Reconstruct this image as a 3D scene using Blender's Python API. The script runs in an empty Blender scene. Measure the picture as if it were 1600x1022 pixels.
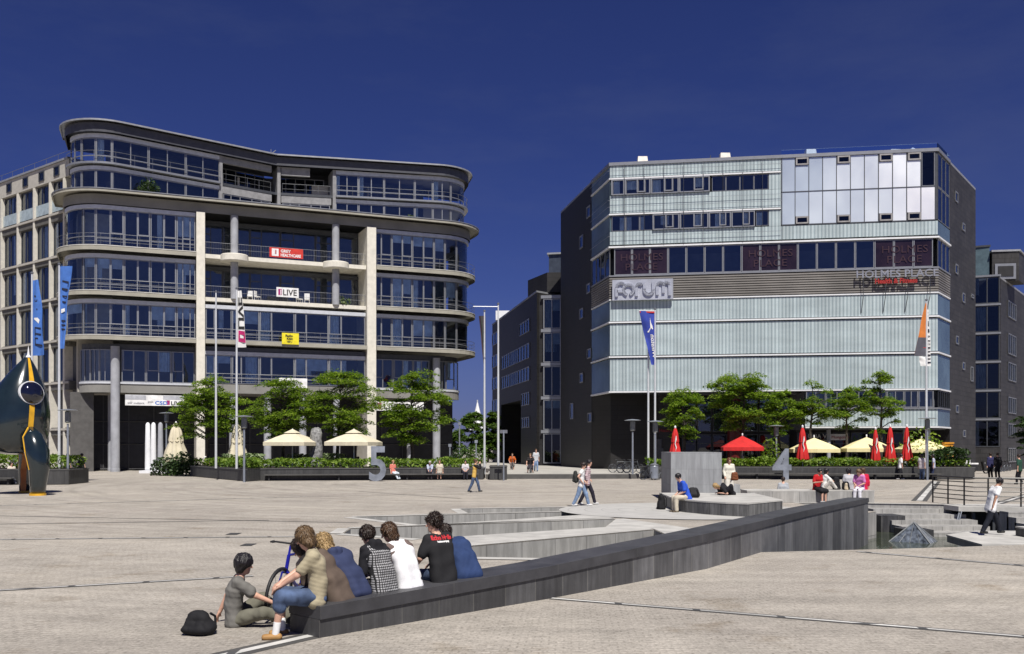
import bpy, math, random
import numpy as np
from mathutils import Vector, Matrix
from mathutils.geometry import delaunay_2d_cdt
R = math.radians
random.seed(7)
SC = bpy.context.scene
COL = SC.collection
FOC, HV, EYE = 1500.0, 700.0, 2.2          # survey of the photograph: focal length, horizon row, eye height

def G(u, v, z=0.0):
    y = FOC * (EYE - z) / (v - HV)
    return Vector(((u - 800) / FOC * y, y, z))
def PT(u, v, y):
    return Vector(((u - 800) / FOC * y, y, EYE + (HV - v) / FOC * y))

# ------------------------------------------------------------------ materials
def new_mat(name):
    m = bpy.data.materials.new(name); m.use_nodes = True
    nt = m.node_tree; b = nt.nodes['Principled BSDF']
    return m, nt, b, nt.nodes.new, nt.links.new
def c4(c): return (c[0], c[1], c[2], 1)
def mixc(nt, fac, a, b, mode='MIX'):
    n = nt.nodes.new('ShaderNodeMix'); n.data_type = 'RGBA'; n.blend_type = mode
    for sock, val in ((n.inputs[0], fac), (n.inputs[6], a), (n.inputs[7], b)):
        if hasattr(val, 'links'): nt.links.new(val, sock)
        else: sock.default_value = c4(val) if isinstance(val, tuple) else val
    return n.outputs[2]
def ramp(nt, src, stops):
    r = nt.nodes.new('ShaderNodeValToRGB'); e = r.color_ramp.elements
    while len(e) < len(stops): e.new(.5)
    for k, (p, c) in enumerate(stops):
        e[k].position = p; e[k].color = c4(c) if isinstance(c, tuple) else (c, c, c, 1)
    nt.links.new(src, r.inputs[0]); return r.outputs[0]
def noise_tex(nt, vec, scale, detail=4, rough=.55):
    n = nt.nodes.new('ShaderNodeTexNoise'); n.inputs['Scale'].default_value = scale
    n.inputs['Detail'].default_value = detail; n.inputs['Roughness'].default_value = rough
    nt.links.new(vec, n.inputs['Vector']); return n.outputs['Fac']
def coords(nt, which='Object', scale=None, rotz=0):
    t = nt.nodes.new('ShaderNodeTexCoord'); o = t.outputs[which]
    if scale or rotz:
        mp = nt.nodes.new('ShaderNodeMapping')
        if scale: mp.inputs['Scale'].default_value = scale
        mp.inputs['Rotation'].default_value = (0, 0, rotz)
        nt.links.new(o, mp.inputs[0]); o = mp.outputs[0]
    return o
def add_bump(nt, b, h, strength, dist=.02):
    n = nt.nodes.new('ShaderNodeBump'); n.inputs['Strength'].default_value = strength
    n.inputs['Distance'].default_value = dist
    nt.links.new(h, n.inputs['Height']); nt.links.new(n.outputs[0], b.inputs['Normal'])
MC = {}
def mat(name, col, rough=.6, metal=0., var=.12, scale=2.5, bump=0., bscale=30., spec=.5, coat=0.):
    if name in MC: return MC[name]
    m, nt, b, N, L = new_mat(name)
    oc = coords(nt)
    f = noise_tex(nt, oc, scale, 5)
    lo = tuple(c * (1 - var * 1.6) for c in col); hi = tuple(min(1, c * (1 + var * 1.6)) for c in col)
    L(ramp(nt, f, [(.3, lo), (.7, hi)]), b.inputs['Base Color'])
    b.inputs['Roughness'].default_value = rough; b.inputs['Metallic'].default_value = metal
    b.inputs['Specular IOR Level'].default_value = spec; b.inputs['Coat Weight'].default_value = coat
    if bump: add_bump(nt, b, noise_tex(nt, oc, bscale, 3), bump)
    MC[name] = m; return m
def brick_mat(name, c1, c2, mortar, w, h, rough=.7, ms=.012, var=.25, which='UV', rotz=0, bump=.3, nscale=.6, spec=.4, offset=.5, grime=0.):
    m, nt, b, N, L = new_mat(name)
    uv = coords(nt, which, None, rotz)
    t = N('ShaderNodeTexBrick'); L(uv, t.inputs['Vector'])
    t.inputs['Color1'].default_value = c4(c1); t.inputs['Color2'].default_value = c4(c2); t.inputs['Mortar'].default_value = c4(mortar)
    t.inputs['Scale'].default_value = 1; t.inputs['Brick Width'].default_value = w; t.inputs['Row Height'].default_value = h
    t.inputs['Mortar Size'].default_value = ms; t.inputs['Bias'].default_value = 0; t.offset = offset
    oc = coords(nt)
    f = ramp(nt, noise_tex(nt, oc, nscale, 6, .62), [(.3, 1 - var), (.7, 1 + var * .6)])
    col = mixc(nt, 1., t.outputs['Color'], f, 'MULTIPLY')
    if grime:
        g = ramp(nt, noise_tex(nt, coords(nt, 'Object', (6, 6, .7)), 1., 5, .7), [(.42, 1 - grime), (.62, 1.)])
        col = mixc(nt, 1., col, g, 'MULTIPLY')
    L(col, b.inputs['Base Color']); b.inputs['Roughness'].default_value = rough
    b.inputs['Specular IOR Level'].default_value = spec
    if bump: add_bump(nt, b, mixc(nt, .5, t.outputs['Fac'], noise_tex(nt, oc, 40, 3)), bump, -.01)
    MC[name] = m; return m

def paving_mat():
    m, nt, b, N, L = new_mat('plaza_setts')
    # world position; rows of setts run in wide arcs about a point far to the right of the plaza
    oc = coords(nt)
    s = N('ShaderNodeSeparateXYZ'); L(oc, s.inputs[0])
    def mth(op, a, c=None):
        n = N('ShaderNodeMath'); n.operation = op
        for k, x in enumerate((a, c)):
            if x is None: continue
            if hasattr(x, 'links'): L(x, n.inputs[k])
            else: n.inputs[k].default_value = x
        return n.outputs[0]
    dx = mth('ADD', s.outputs[0], -4.); dy = mth('ADD', s.outputs[1], -62.)
    rr = mth('SQRT', mth('ADD', mth('MULTIPLY', dx, dx), mth('MULTIPLY', dy, dy)))
    th = mth('MULTIPLY', mth('ARCTAN2', dx, mth('MULTIPLY', dy, -1.)), 45.)
    cb = N('ShaderNodeCombineXYZ'); L(th, cb.inputs[0]); L(rr, cb.inputs[1])
    t = N('ShaderNodeTexBrick'); L(cb.outputs[0], t.inputs['Vector'])
    t.inputs['Color1'].default_value = (.435, .404, .364, 1); t.inputs['Color2'].default_value = (.38, .352, .315, 1)
    t.inputs['Mortar'].default_value = (.29, .268, .238, 1); t.inputs['Scale'].default_value = 1
    t.inputs['Brick Width'].default_value = .15; t.inputs['Row Height'].default_value = .1
    t.inputs['Mortar Size'].default_value = .009; t.inputs['Bias'].default_value = .25
    big = ramp(nt, noise_tex(nt, oc, .16, 6, .6), [(.32, (.88, .86, .85)), (.5, (1., .99, .97)), (.7, (1.12, 1.10, 1.06))])
    med = ramp(nt, noise_tex(nt, oc, 1.4, 6, .7), [(.3, .86), (.62, 1.05)])
    streak = N('ShaderNodeMapping'); streak.inputs['Scale'].default_value = (.05, 1.3, 1); L(cb.outputs[0], streak.inputs[0])
    st = ramp(nt, noise_tex(nt, streak.outputs[0], 1., 4, .6), [(.34, .85), (.6, 1.04)])
    stain = ramp(nt, noise_tex(nt, oc, .55, 8, .75), [(.30, (.70, .65, .58)), (.44, (1, 1, 1))])
    patch = ramp(nt, noise_tex(nt, oc, .9, 5, .7), [(.38, .25), (.62, 1.)])
    c = mixc(nt, patch, (.412, .382, .343), t.outputs['Color'])
    grit = ramp(nt, noise_tex(nt, coords(nt, 'Object', (5, 16, 1)), 1., 4, .8), [(.28, .62), (.5, 1.), (.75, 1.12)])
    c = mixc(nt, 1., c, grit, 'MULTIPLY')
    vo = N('ShaderNodeTexVoronoi'); vo.inputs['Scale'].default_value = 1.7; L(oc, vo.inputs['Vector'])
    gum = ramp(nt, vo.outputs['Distance'], [(.035, .62), (.06, 1.)])
    vo2 = N('ShaderNodeTexVoronoi'); vo2.inputs['Scale'].default_value = .31; vo2.inputs['Randomness'].default_value = .8; vo2.distance = 'CHEBYCHEV'; L(oc, vo2.inputs['Vector'])
    patchy = ramp(nt, vo2.outputs['Color'], [(.0, .93), (1., 1.05)])
    for f in (gum, patchy, big, med, st, stain): c = mixc(nt, 1., c, f, 'MULTIPLY')
    fine = ramp(nt, noise_tex(nt, oc, 22, 3, .75), [(.3, .68), (.7, 1.26)])
    c = mixc(nt, 1., c, fine, 'MULTIPLY')
    L(c, b.inputs['Base Color']); b.inputs['Roughness'].default_value = .85; b.inputs['Specular IOR Level'].default_value = .25
    add_bump(nt, b, mixc(nt, .6, t.outputs['Fac'], noise_tex(nt, oc, 30, 4)), .45, -.012)
    return m

def glass_mat(name, tint, refl=.14, ior=1.6, rough=.015, gcol=(.9, .95, 1.)):
    m, nt, b, N, L = new_mat(name); nt.nodes.remove(b)
    out = nt.nodes['Material Output']
    tr = N('ShaderNodeBsdfTransparent'); tr.inputs[0].default_value = c4(tint)
    gl = N('ShaderNodeBsdfGlossy'); gl.inputs[0].default_value = c4(gcol); gl.inputs['Roughness'].default_value = rough
    fr = N('ShaderNodeFresnel'); fr.inputs[0].default_value = ior
    ad = N('ShaderNodeMath'); ad.operation = 'ADD'; ad.use_clamp = True; L(fr.outputs[0], ad.inputs[0]); ad.inputs[1].default_value = refl
    nz = noise_tex(nt, coords(nt), .35, 2); bp = N('ShaderNodeBump'); bp.inputs['Strength'].default_value = .35; bp.inputs['Distance'].default_value = .05
    L(nz, bp.inputs['Height']); L(bp.outputs[0], gl.inputs['Normal'])
    mx = N('ShaderNodeMixShader'); L(ad.outputs[0], mx.inputs[0]); L(tr.outputs[0], mx.inputs[1]); L(gl.outputs[0], mx.inputs[2])
    L(mx.outputs[0], out.inputs[0]); MC[name] = m; return m

def rib_glass_mat():
    m, nt, b, N, L = new_mat('channel_glass')
    uv = coords(nt, 'UV')
    s = N('ShaderNodeSeparateXYZ'); L(uv, s.inputs[0])
    def wave(per, sharp):
        w = N('ShaderNodeMath'); w.operation = 'MULTIPLY'; L(s.outputs[0], w.inputs[0]); w.inputs[1].default_value = 2 * math.pi / per
        q = N('ShaderNodeMath'); q.operation = 'SINE'; L(w.outputs[0], q.inputs[0])
        h = N('ShaderNodeMath'); h.operation = 'MULTIPLY_ADD'; L(q.outputs[0], h.inputs[0]); h.inputs[1].default_value = .5; h.inputs[2].default_value = .5
        return h.outputs[0]
    wv = wave(.28, 1)
    c = ramp(nt, wv, [(.05, (.30, .365, .385)), (.35, (.41, .485, .50)), (.8, (.47, .545, .56))])
    wn = N('ShaderNodeTexWhiteNoise'); wn.noise_dimensions = '1D'
    fl = N('ShaderNodeMath'); fl.operation = 'FLOOR'; dv = N('ShaderNodeMath'); dv.operation = 'DIVIDE'; L(s.outputs[0], dv.inputs[0]); dv.inputs[1].default_value = .28
    L(dv.outputs[0], fl.inputs[0]); L(fl.outputs[0], wn.inputs['W'])
    c = mixc(nt, 1., c, ramp(nt, wn.outputs['Value'], [(0, .86), (1, 1.08)]), 'MULTIPLY')
    c = mixc(nt, 1., c, ramp(nt, noise_tex(nt, coords(nt, 'UV', (.25, 1.2, 1)), 1., 4), [(.3, .86), (.7, 1.06)]), 'MULTIPLY')
    L(c, b.inputs['Base Color']); b.inputs['Roughness'].default_value = .22; b.inputs['Specular IOR Level'].default_value = .6
    add_bump(nt, b, wv, .6, .04)
    MC['channel_glass'] = m; return m

def leaf_mat(name, dark, light, nscale=.8, trans=.25):
    m, nt, b, N, L = new_mat(name)
    oc = coords(nt)
    gi = N('ShaderNodeNewGeometry')
    f = mixc(nt, .55, noise_tex(nt, oc, nscale, 3), gi.outputs['Random Per Island'])
    c = ramp(nt, f, [(.25, dark), (.75, light)])
    L(c, b.inputs['Base Color']); b.inputs['Roughness'].default_value = .5; b.inputs['Specular IOR Level'].default_value = .3
    tl = N('ShaderNodeBsdfTranslucent'); L(mixc(nt, 1., c, (1.3, 1.5, .5), 'MULTIPLY'), tl.inputs[0])
    mx = N('ShaderNodeMixShader'); mx.inputs[0].default_value = trans
    L(b.outputs[0], mx.inputs[1]); L(tl.outputs[0], mx.inputs[2]); L(mx.outputs[0], nt.nodes['Material Output'].inputs[0])
    MC[name] = m; return m

def water_mat():
    m, nt, b, N, L = new_mat('pool_water')
    oc = coords(nt)
    L(ramp(nt, noise_tex(nt, oc, .8, 3), [(.3, (.035, .045, .03)), (.7, (.06, .07, .045))]), b.inputs['Base Color'])
    b.inputs['Roughness'].default_value = .06; b.inputs['IOR'].default_value = 1.33
    add_bump(nt, b, noise_tex(nt, oc, 5, 4), .12, .03); return m

CREAM = mat('cream_concrete', (.68, .65, .57), .8, var=.06, bump=.1)
CREAM2 = mat('beige_render', (.33, .315, .265), .85, var=.08, scale=.8)
BAND = mat('grey_fascia', (.22, .215, .20), .7, var=.08, scale=.6)
SLATEROOF = mat('roof_edge_metal', (.34, .35, .37), .45, .4, var=.08)
DFASC = mat('dark_fascia', (.06, .062, .075), .5, var=.12)
ALU = mat('anodised_frame', (.29, .30, .32), .4, .5, var=.05)
ALUD = mat('dark_frame', (.07, .075, .085), .45, .3, var=.1)
PELMET = mat('pale_blind_box', (.58, .60, .64), .5, .2, var=.06)
RAIL = mat('rail_metal', (.22, .23, .25), .4, .6, var=.05)
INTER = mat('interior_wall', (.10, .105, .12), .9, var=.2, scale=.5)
CURT = mat('pale_curtain', (.75, .82, .82), .9, var=.15, scale=1.5)
COLM = mat('round_column_concrete', (.33, .34, .37), .7, var=.10, scale=1.2, bump=.1)
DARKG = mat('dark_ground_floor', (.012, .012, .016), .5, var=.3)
GLASS = glass_mat('window_glass', (.78, .88, 1.), .08, 1.62)
GLASSD = glass_mat('dark_window_glass', (.32, .38, .46), .03, 1.45)
RIB = rib_glass_mat()
WHITE = mat('white_trim', (.72, .73, .75), .4, var=.04)
STONE = brick_mat('pale_stone', (.40, .39, .37), (.34, .335, .325), (.20, .195, .19), 1.1, .8, .75, .012, .18, 'UV', bump=.15, nscale=.9, grime=.25)
STONET = mat('pale_stone_top', (.44, .43, .405), .75, var=.12, scale=1.5, bump=.15)
DSTONE = brick_mat('dark_basalt', (.075, .075, .08), (.05, .05, .056), (.16, .155, .15), .62, 2., .55, .012, .3, 'UV', bump=.2, nscale=1.2, grime=.5)
SLATE = brick_mat('slate_cladding', (.054, .052, .053), (.040, .039, .040), (.024, .023, .024), 1.2, .42, .55, .02, .25, 'UV', bump=.2, nscale=.25, spec=.3, grime=.25)
PLANTER = brick_mat('planter_stone', (.07, .07, .07), (.055, .055, .056), (.03, .03, .03), 2.4, 1.2, .6, .01, .25, 'UV', bump=.1, grime=.3)
WATER = water_mat()
PAVE = paving_mat()
BLACK = mat('matt_black', (.012, .012, .014), .6, var=.2)
STEEL = mat('painted_grey_steel', (.30, .33, .38), .4, .5, var=.12, scale=1.5)
POLE = mat('pale_pole_paint', (.62, .64, .66), .35, .2, var=.04)

# ------------------------------------------------------------------ mesh builder
def wloc(o):
    p = Vector((0, 0, 0))
    while o is not None: p += o.location; o = o.parent
    return p
class MB:
    def __init__(s): s.v = []; s.f = []; s.uv = []; s.mi = []; s.cur = 0
    def face(s, pts, uvs=None):
        i = len(s.v); s.v.extend(tuple(p) for p in pts); s.f.append(tuple(range(i, i + len(pts)))); s.mi.append(s.cur)
        if uvs is None:
            a = Vector(pts[0]); e = (Vector(pts[1]) - a); n = e.cross(Vector(pts[2]) - a)
            if n.length < 1e-9: n = Vector((0, 0, 1))
            n.normalize()
            if abs(n.z) > .8: uvs = [(p[0], p[1]) for p in pts]
            else:
                h = Vector((-n.y, n.x, 0)).normalized(); uvs = [(Vector(p).dot(h), p[2]) for p in pts]
        s.uv.append(uvs)
    def hexa(s, b, t):
        """b, t: four bottom and four top corners, counter-clockwise from above."""
        s.face([b[3], b[2], b[1], b[0]]); s.face(t)
        n = len(b)
        for k in range(n):
            j = (k + 1) % n; s.face([b[k], b[j], t[j], t[k]])
    def box(s, c, d, rz=0.):
        x, y, z = d[0] / 2, d[1] / 2, d[2] / 2; ca, sa = math.cos(rz), math.sin(rz)
        q = [(c[0] + a * ca - b * sa, c[1] + a * sa + b * ca) for a, b in ((-x, -y), (x, -y), (x, y), (-x, y))]
        s.hexa([(a, b, c[2] - z) for a, b in q], [(a, b, c[2] + z) for a, b in q])
    def prism(s, poly, z0, z1):
        s.hexa([(p[0], p[1], z0) for p in poly], [(p[0], p[1], z1) for p in poly])
    def tube(s, pts, r, n=8, cap=True):
        pts = [Vector(p) for p in pts]; m = len(pts)
        rs = r if isinstance(r, (list, tuple)) else [r] * m
        rings = []; up = None
        for k in range(m):
            t = (pts[min(k + 1, m - 1)] - pts[max(k - 1, 0)]).normalized()
            if up is None: up = Vector((0, 0, 1)) if abs(t.z) < .9 else Vector((1, 0, 0))
            a = t.cross(up).normalized(); b = a.cross(t).normalized(); up = b
            rings.append([pts[k] + (a * math.cos(2 * math.pi * j / n) + b * math.sin(2 * math.pi * j / n)) * rs[k] for j in range(n)])
        base = len(s.v)
        for rg in rings: s.v.extend(tuple(p) for p in rg)
        for k in range(m - 1):
            for j in range(n):
                a, b = base + k * n + j, base + k * n + (j + 1) % n
                s.f.append((a, b, b + n, a + n)); s.mi.append(s.cur); s.uv.append([(j / n, k), ((j + 1) / n, k), ((j + 1) / n, k + 1), (j / n, k + 1)])
        if cap:
            for k, rev in ((0, True), (m - 1, False)):
                ids = [base + k * n + j for j in range(n)]
                s.f.append(tuple(reversed(ids)) if rev else tuple(ids)); s.mi.append(s.cur); s.uv.append([(0, 0)] * n)
    def lathe(s, prof, n=24, c=(0, 0, 0), shear=None):
        base = len(s.v)
        for r, z in prof:
            ox, oy = shear(z) if shear else (0, 0)
            for j in range(n):
                a = 2 * math.pi * j / n; s.v.append((c[0] + ox + r * math.cos(a), c[1] + oy + r * math.sin(a), c[2] + z))
        for k in range(len(prof) - 1):
            for j in range(n):
                a, b = base + k * n + j, base + k * n + (j + 1) % n
                s.f.append((a, b, b + n, a + n)); s.mi.append(s.cur); s.uv.append([(j / n, prof[k][1]), ((j + 1) / n, prof[k][1]), ((j + 1) / n, prof[k + 1][1]), (j / n, prof[k + 1][1])])
        for k, rev in ((0, True), (len(prof) - 1, False)):
            if prof[k][0] > 1e-4:
                ids = [base + k * n + j for j in range(n)]
                s.f.append(tuple(reversed(ids)) if rev else tuple(ids)); s.mi.append(s.cur); s.uv.append([(0, 0)] * n)
    def ribbon(s, path, s0, s1, o0, o1, z0, z1, ends=True):
        ss = path.sub(s0, s1)
        A = [path.at(q, o1) for q in ss]; B = [path.at(q, o0) for q in ss]
        for k in range(len(ss) - 1):
            a0, a1, b0, b1, u0, u1 = A[k], A[k + 1], B[k], B[k + 1], ss[k], ss[k + 1]
            uvq = [(u0, z0), (u1, z0), (u1, z1), (u0, z1)]
            s.face([(*a0, z0), (*a1, z0), (*a1, z1), (*a0, z1)], uvq)
            s.face([(*b1, z0), (*b0, z0), (*b0, z1), (*b1, z1)], [uvq[1], uvq[0], uvq[3], uvq[2]])
            s.face([(*a0, z1), (*a1, z1), (*b1, z1), (*b0, z1)], [(u0, 0), (u1, 0), (u1, 1), (u0, 1)])
            s.face([(*b0, z0), (*b1, z0), (*a1, z0), (*a0, z0)], [(u0, 0), (u1, 0), (u1, 1), (u0, 1)])
        if ends:
            for q, a, b, rev in ((s0, A[0], B[0], False), (s1, A[-1], B[-1], True)):
                p = [(*b, z0), (*a, z0), (*a, z1), (*b, z1)]
                s.face(p[::-1] if rev else p)
    def sheet(s, path, s0, s1, o, z0, z1):
        ss = path.sub(s0, s1)
        for q, r_ in zip(ss[:-1], ss[1:]):
            a, b = path.at(q, o), path.at(r_, o)
            s.face([(*a, z0), (*b, z0), (*b, z1), (*a, z1)], [(q, z0), (r_, z0), (r_, z1), (q, z1)])
    def slab(s, poly, z0, z1):
        """Prism over any simple polygon (n-gon caps)."""
        s.prism(poly, z0, z1)
    def build(s, name, m, parent=None, smooth=False, weld=False, local=False):
        off = Vector((0, 0, 0)) if local or parent is None else wloc(parent)
        me = bpy.data.meshes.new(name)
        vv = [(x - off.x, y - off.y, z - off.z) for x, y, z in s.v]
        me.from_pydata(vv, [], s.f)
        ul = me.uv_layers.new(name='UVMap')
        flat = [c for fu in s.uv for p in fu for c in p]
        if len(flat) == 2 * len(me.loops): ul.data.foreach_set('uv', flat)
        for k in (m if isinstance(m, (list, tuple)) else [m]): me.materials.append(k)
        if isinstance(m, (list, tuple)): me.polygons.foreach_set('material_index', s.mi)
        if weld:
            import bmesh
            bm = bmesh.new(); bm.from_mesh(me); bmesh.ops.remove_doubles(bm, verts=bm.verts, dist=1e-4)
            bmesh.ops.recalc_face_normals(bm, faces=bm.faces); bm.to_mesh(me); bm.free()
        if smooth: me.polygons.foreach_set('use_smooth', [True] * len(me.polygons))
        me.update()
        o = bpy.data.objects.new(name, me); COL.objects.link(o)
        if parent is not None: o.parent = parent
        return o

def empty(name, loc, label=None, cat=None, group=None, rz=0):
    o = bpy.data.objects.new(name, None); COL.objects.link(o); o.location = loc; o.rotation_euler.z = rz
    o.empty_display_size = .3
    return tag(o, label, cat, group)
def tag(o, label=None, cat=None, group=None, kind=None):
    for k, v in (('label', label), ('category', cat), ('group', group), ('kind', kind)):
        if v: o[k] = v
    return o
def copy_tree(o, parent=None):
    c = o.copy(); COL.objects.link(c)
    if parent is not None: c.parent = parent
    for ch in [x for x in o.children]: copy_tree(ch, c)
    return c

class Path:
    """A wall line in plan, walked left to right as seen from the plaza; offset > 0 is towards the plaza."""
    def __init__(s, pts):
        s.p = [Vector((p[0], p[1])) for p in pts]; s.s = [0.]
        for a, b in zip(s.p[:-1], s.p[1:]): s.s.append(s.s[-1] + (b - a).length)
        s.len = s.s[-1]; ns = []
        for a, b in zip(s.p[:-1], s.p[1:]):
            d = (b - a).normalized(); ns.append(Vector((d.y, -d.x)))
        s.n = []
        for k in range(len(s.p)):
            n0, n1 = ns[max(k - 1, 0)], ns[min(k, len(ns) - 1)]
            m = (n0 + n1).normalized(); s.n.append(m / max(m.dot(n1), .3))
    def at(s, q, o=0.):
        q = min(max(q, 0), s.len); k = 0
        while k < len(s.s) - 2 and s.s[k + 1] < q: k += 1
        t = (q - s.s[k]) / (s.s[k + 1] - s.s[k])
        return (s.p[k] + s.n[k] * o).lerp(s.p[k + 1] + s.n[k + 1] * o, t)
    def sub(s, a, b): return [a] + [q for q in s.s if a + 1e-5 < q < b - 1e-5] + [b]
    def dirn(s, q):
        d = (s.at(q + .05) - s.at(q - .05)).normalized(); return d, Vector((d.y, -d.x))
    def u_at(s, q, o=0.):
        p = s.at(q, o); return 800 + FOC * p.x / p.y
    def s_at(s, u, o=0., a=None, b=None):
        """where the wall line crosses picture column u (searching between a and b)."""
        a = 0 if a is None else a; b = s.len if b is None else b
        for _ in range(50):
            m = (a + b) / 2
            if s.u_at(m, o) < u: a = m
            else: b = m
        return a
def fillet(cs, step=9):
    out = []
    for k, (x, y, r) in enumerate(cs):
        p = Vector((x, y))
        if k in (0, len(cs) - 1) or r <= 0: out.append(p); continue
        a = (Vector(cs[k - 1][:2]) - p).normalized(); b = (Vector(cs[k + 1][:2]) - p).normalized()
        ang = math.acos(max(-1, min(1, a.dot(b)))); t = r / math.tan(ang / 2)
        c = p + (a + b).normalized() * (r / math.sin(ang / 2))
        v0 = p + a * t - c; v1 = p + b * t - c
        th = math.pi - ang; n = max(2, int(math.degrees(th) / step)); sg = 1 if v0.x * v1.y - v0.y * v1.x > 0 else -1
        for j in range(n + 1):
            q = sg * th * j / n; out.append(c + Vector((v0.x * math.cos(q) - v0.y * math.sin(q), v0.x * math.sin(q) + v0.y * math.cos(q))))
    return out

def text_mesh(name, body, size, org, xd, ud, m, parent=None, ext=.01, align='LEFT', sx=1., bold=0.):
    """Raised lettering standing on a surface: org = baseline start, xd = reading direction, ud = up direction."""
    cu = bpy.data.curves.new(name, 'FONT'); cu.body = body; cu.size = size; cu.extrude = ext; cu.align_x = align; cu.offset = bold
    cu.resolution_u = 3
    t = bpy.data.objects.new(name + '_tmp', cu); COL.objects.link(t)
    dg = bpy.context.evaluated_depsgraph_get(); me = bpy.data.meshes.new_from_object(t.evaluated_get(dg))
    bpy.data.objects.remove(t); bpy.data.curves.remove(cu)
    xd = Vector(xd).normalized(); ud = Vector(ud).normalized(); nd = xd.cross(ud)
    off = wloc(parent) if parent is not None else Vector((0, 0, 0))
    M = Matrix(((xd.x * sx, ud.x, nd.x, org[0] - off.x), (xd.y * sx, ud.y, nd.y, org[1] - off.y), (xd.z * sx, ud.z, nd.z, org[2] - off.z), (0, 0, 0, 1)))
    me.transform(M); me.materials.clear(); me.materials.append(m); me.name = name
    o = bpy.data.objects.new(name, me); COL.objects.link(o)
    if parent is not None: o.parent = parent
    return o

# ------------------------------------------------------------------ camera, sky, sun
cam = bpy.data.objects.new('camera', bpy.data.cameras.new('camera')); COL.objects.link(cam)
cam.location = (0, 0, EYE); cam.rotation_euler = (R(90), 0, 0)
cam.data.lens = 36 * FOC / 1600; cam.data.sensor_width = 36; cam.data.shift_y = (HV - 511) / 1600
cam.data.clip_end = 6000; cam.data.clip_start = .1
SC.camera = cam
SUN_AZ, SUN_EL = R(13), R(57)               # sun behind the camera, a little to the right
w = bpy.data.worlds.new('World'); SC.world = w; w.use_nodes = True
nt = w.node_tree; bg = nt.nodes['Background']
sky = nt.nodes.new('ShaderNodeTexSky'); sky.sky_type = 'NISHITA'; sky.sun_disc = False
sky.sun_elevation = SUN_EL; sky.sun_rotation = math.pi - SUN_AZ
sky.altitude = 600; sky.air_density = 1.0; sky.dust_density = .35; sky.ozone_density = 6.0
deep = nt.nodes.new('ShaderNodeMix'); deep.data_type = 'RGBA'; deep.blend_type = 'MULTIPLY'; deep.inputs[0].default_value = 1
deep.inputs[7].default_value = (.36, .355, .72, 1)     # the polarising filter's deep blue
wc = nt.nodes.new('ShaderNodeTexCoord'); wm = nt.nodes.new('ShaderNodeMapping'); wm.inputs['Scale'].default_value = (2.2, 2.2, 7.5); wm.inputs['Rotation'].default_value = (.15, .1, 0); nt.links.new(wc.outputs['Generated'], wm.inputs[0])
cirrus = ramp(nt, noise_tex(nt, wm.outputs[0], 1.6, 7, .62), [(.45, (0., 0., 0.)), (.78, (.09, .09, .09))])
nt.links.new(sky.outputs[0], deep.inputs[6]); veil = nt.nodes.new('ShaderNodeMix'); veil.data_type = 'RGBA'; veil.inputs[7].default_value = (3.2, 3.6, 4.4, 1); nt.links.new(cirrus, veil.inputs[0]); nt.links.new(deep.outputs[2], veil.inputs[6]); nt.links.new(veil.outputs[2], bg.inputs[0])
bg.inputs[1].default_value = .052
sl = bpy.data.lights.new('sun', 'SUN'); sl.energy = 5.0; sl.angle = R(.5); sl.color = (1., .955, .88)
so = bpy.data.objects.new('sun', sl); COL.objects.link(so)
sdir = Vector((math.sin(SUN_AZ) * math.cos(SUN_EL), -math.cos(SUN_AZ) * math.cos(SUN_EL), math.sin(SUN_EL)))
so.rotation_euler = sdir.to_track_quat('Z', 'Y').to_euler(); so.location = (20, -40, 60)
vs = SC.view_settings; vs.view_transform = 'Standard'; vs.look = 'None'; vs.exposure = .25; vs.gamma = 1; vs.use_curve_mapping = False
SC.cycles.max_bounces = 6; SC.cycles.transparent_max_bounces = 12; SC.cycles.use_denoising = True
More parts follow.
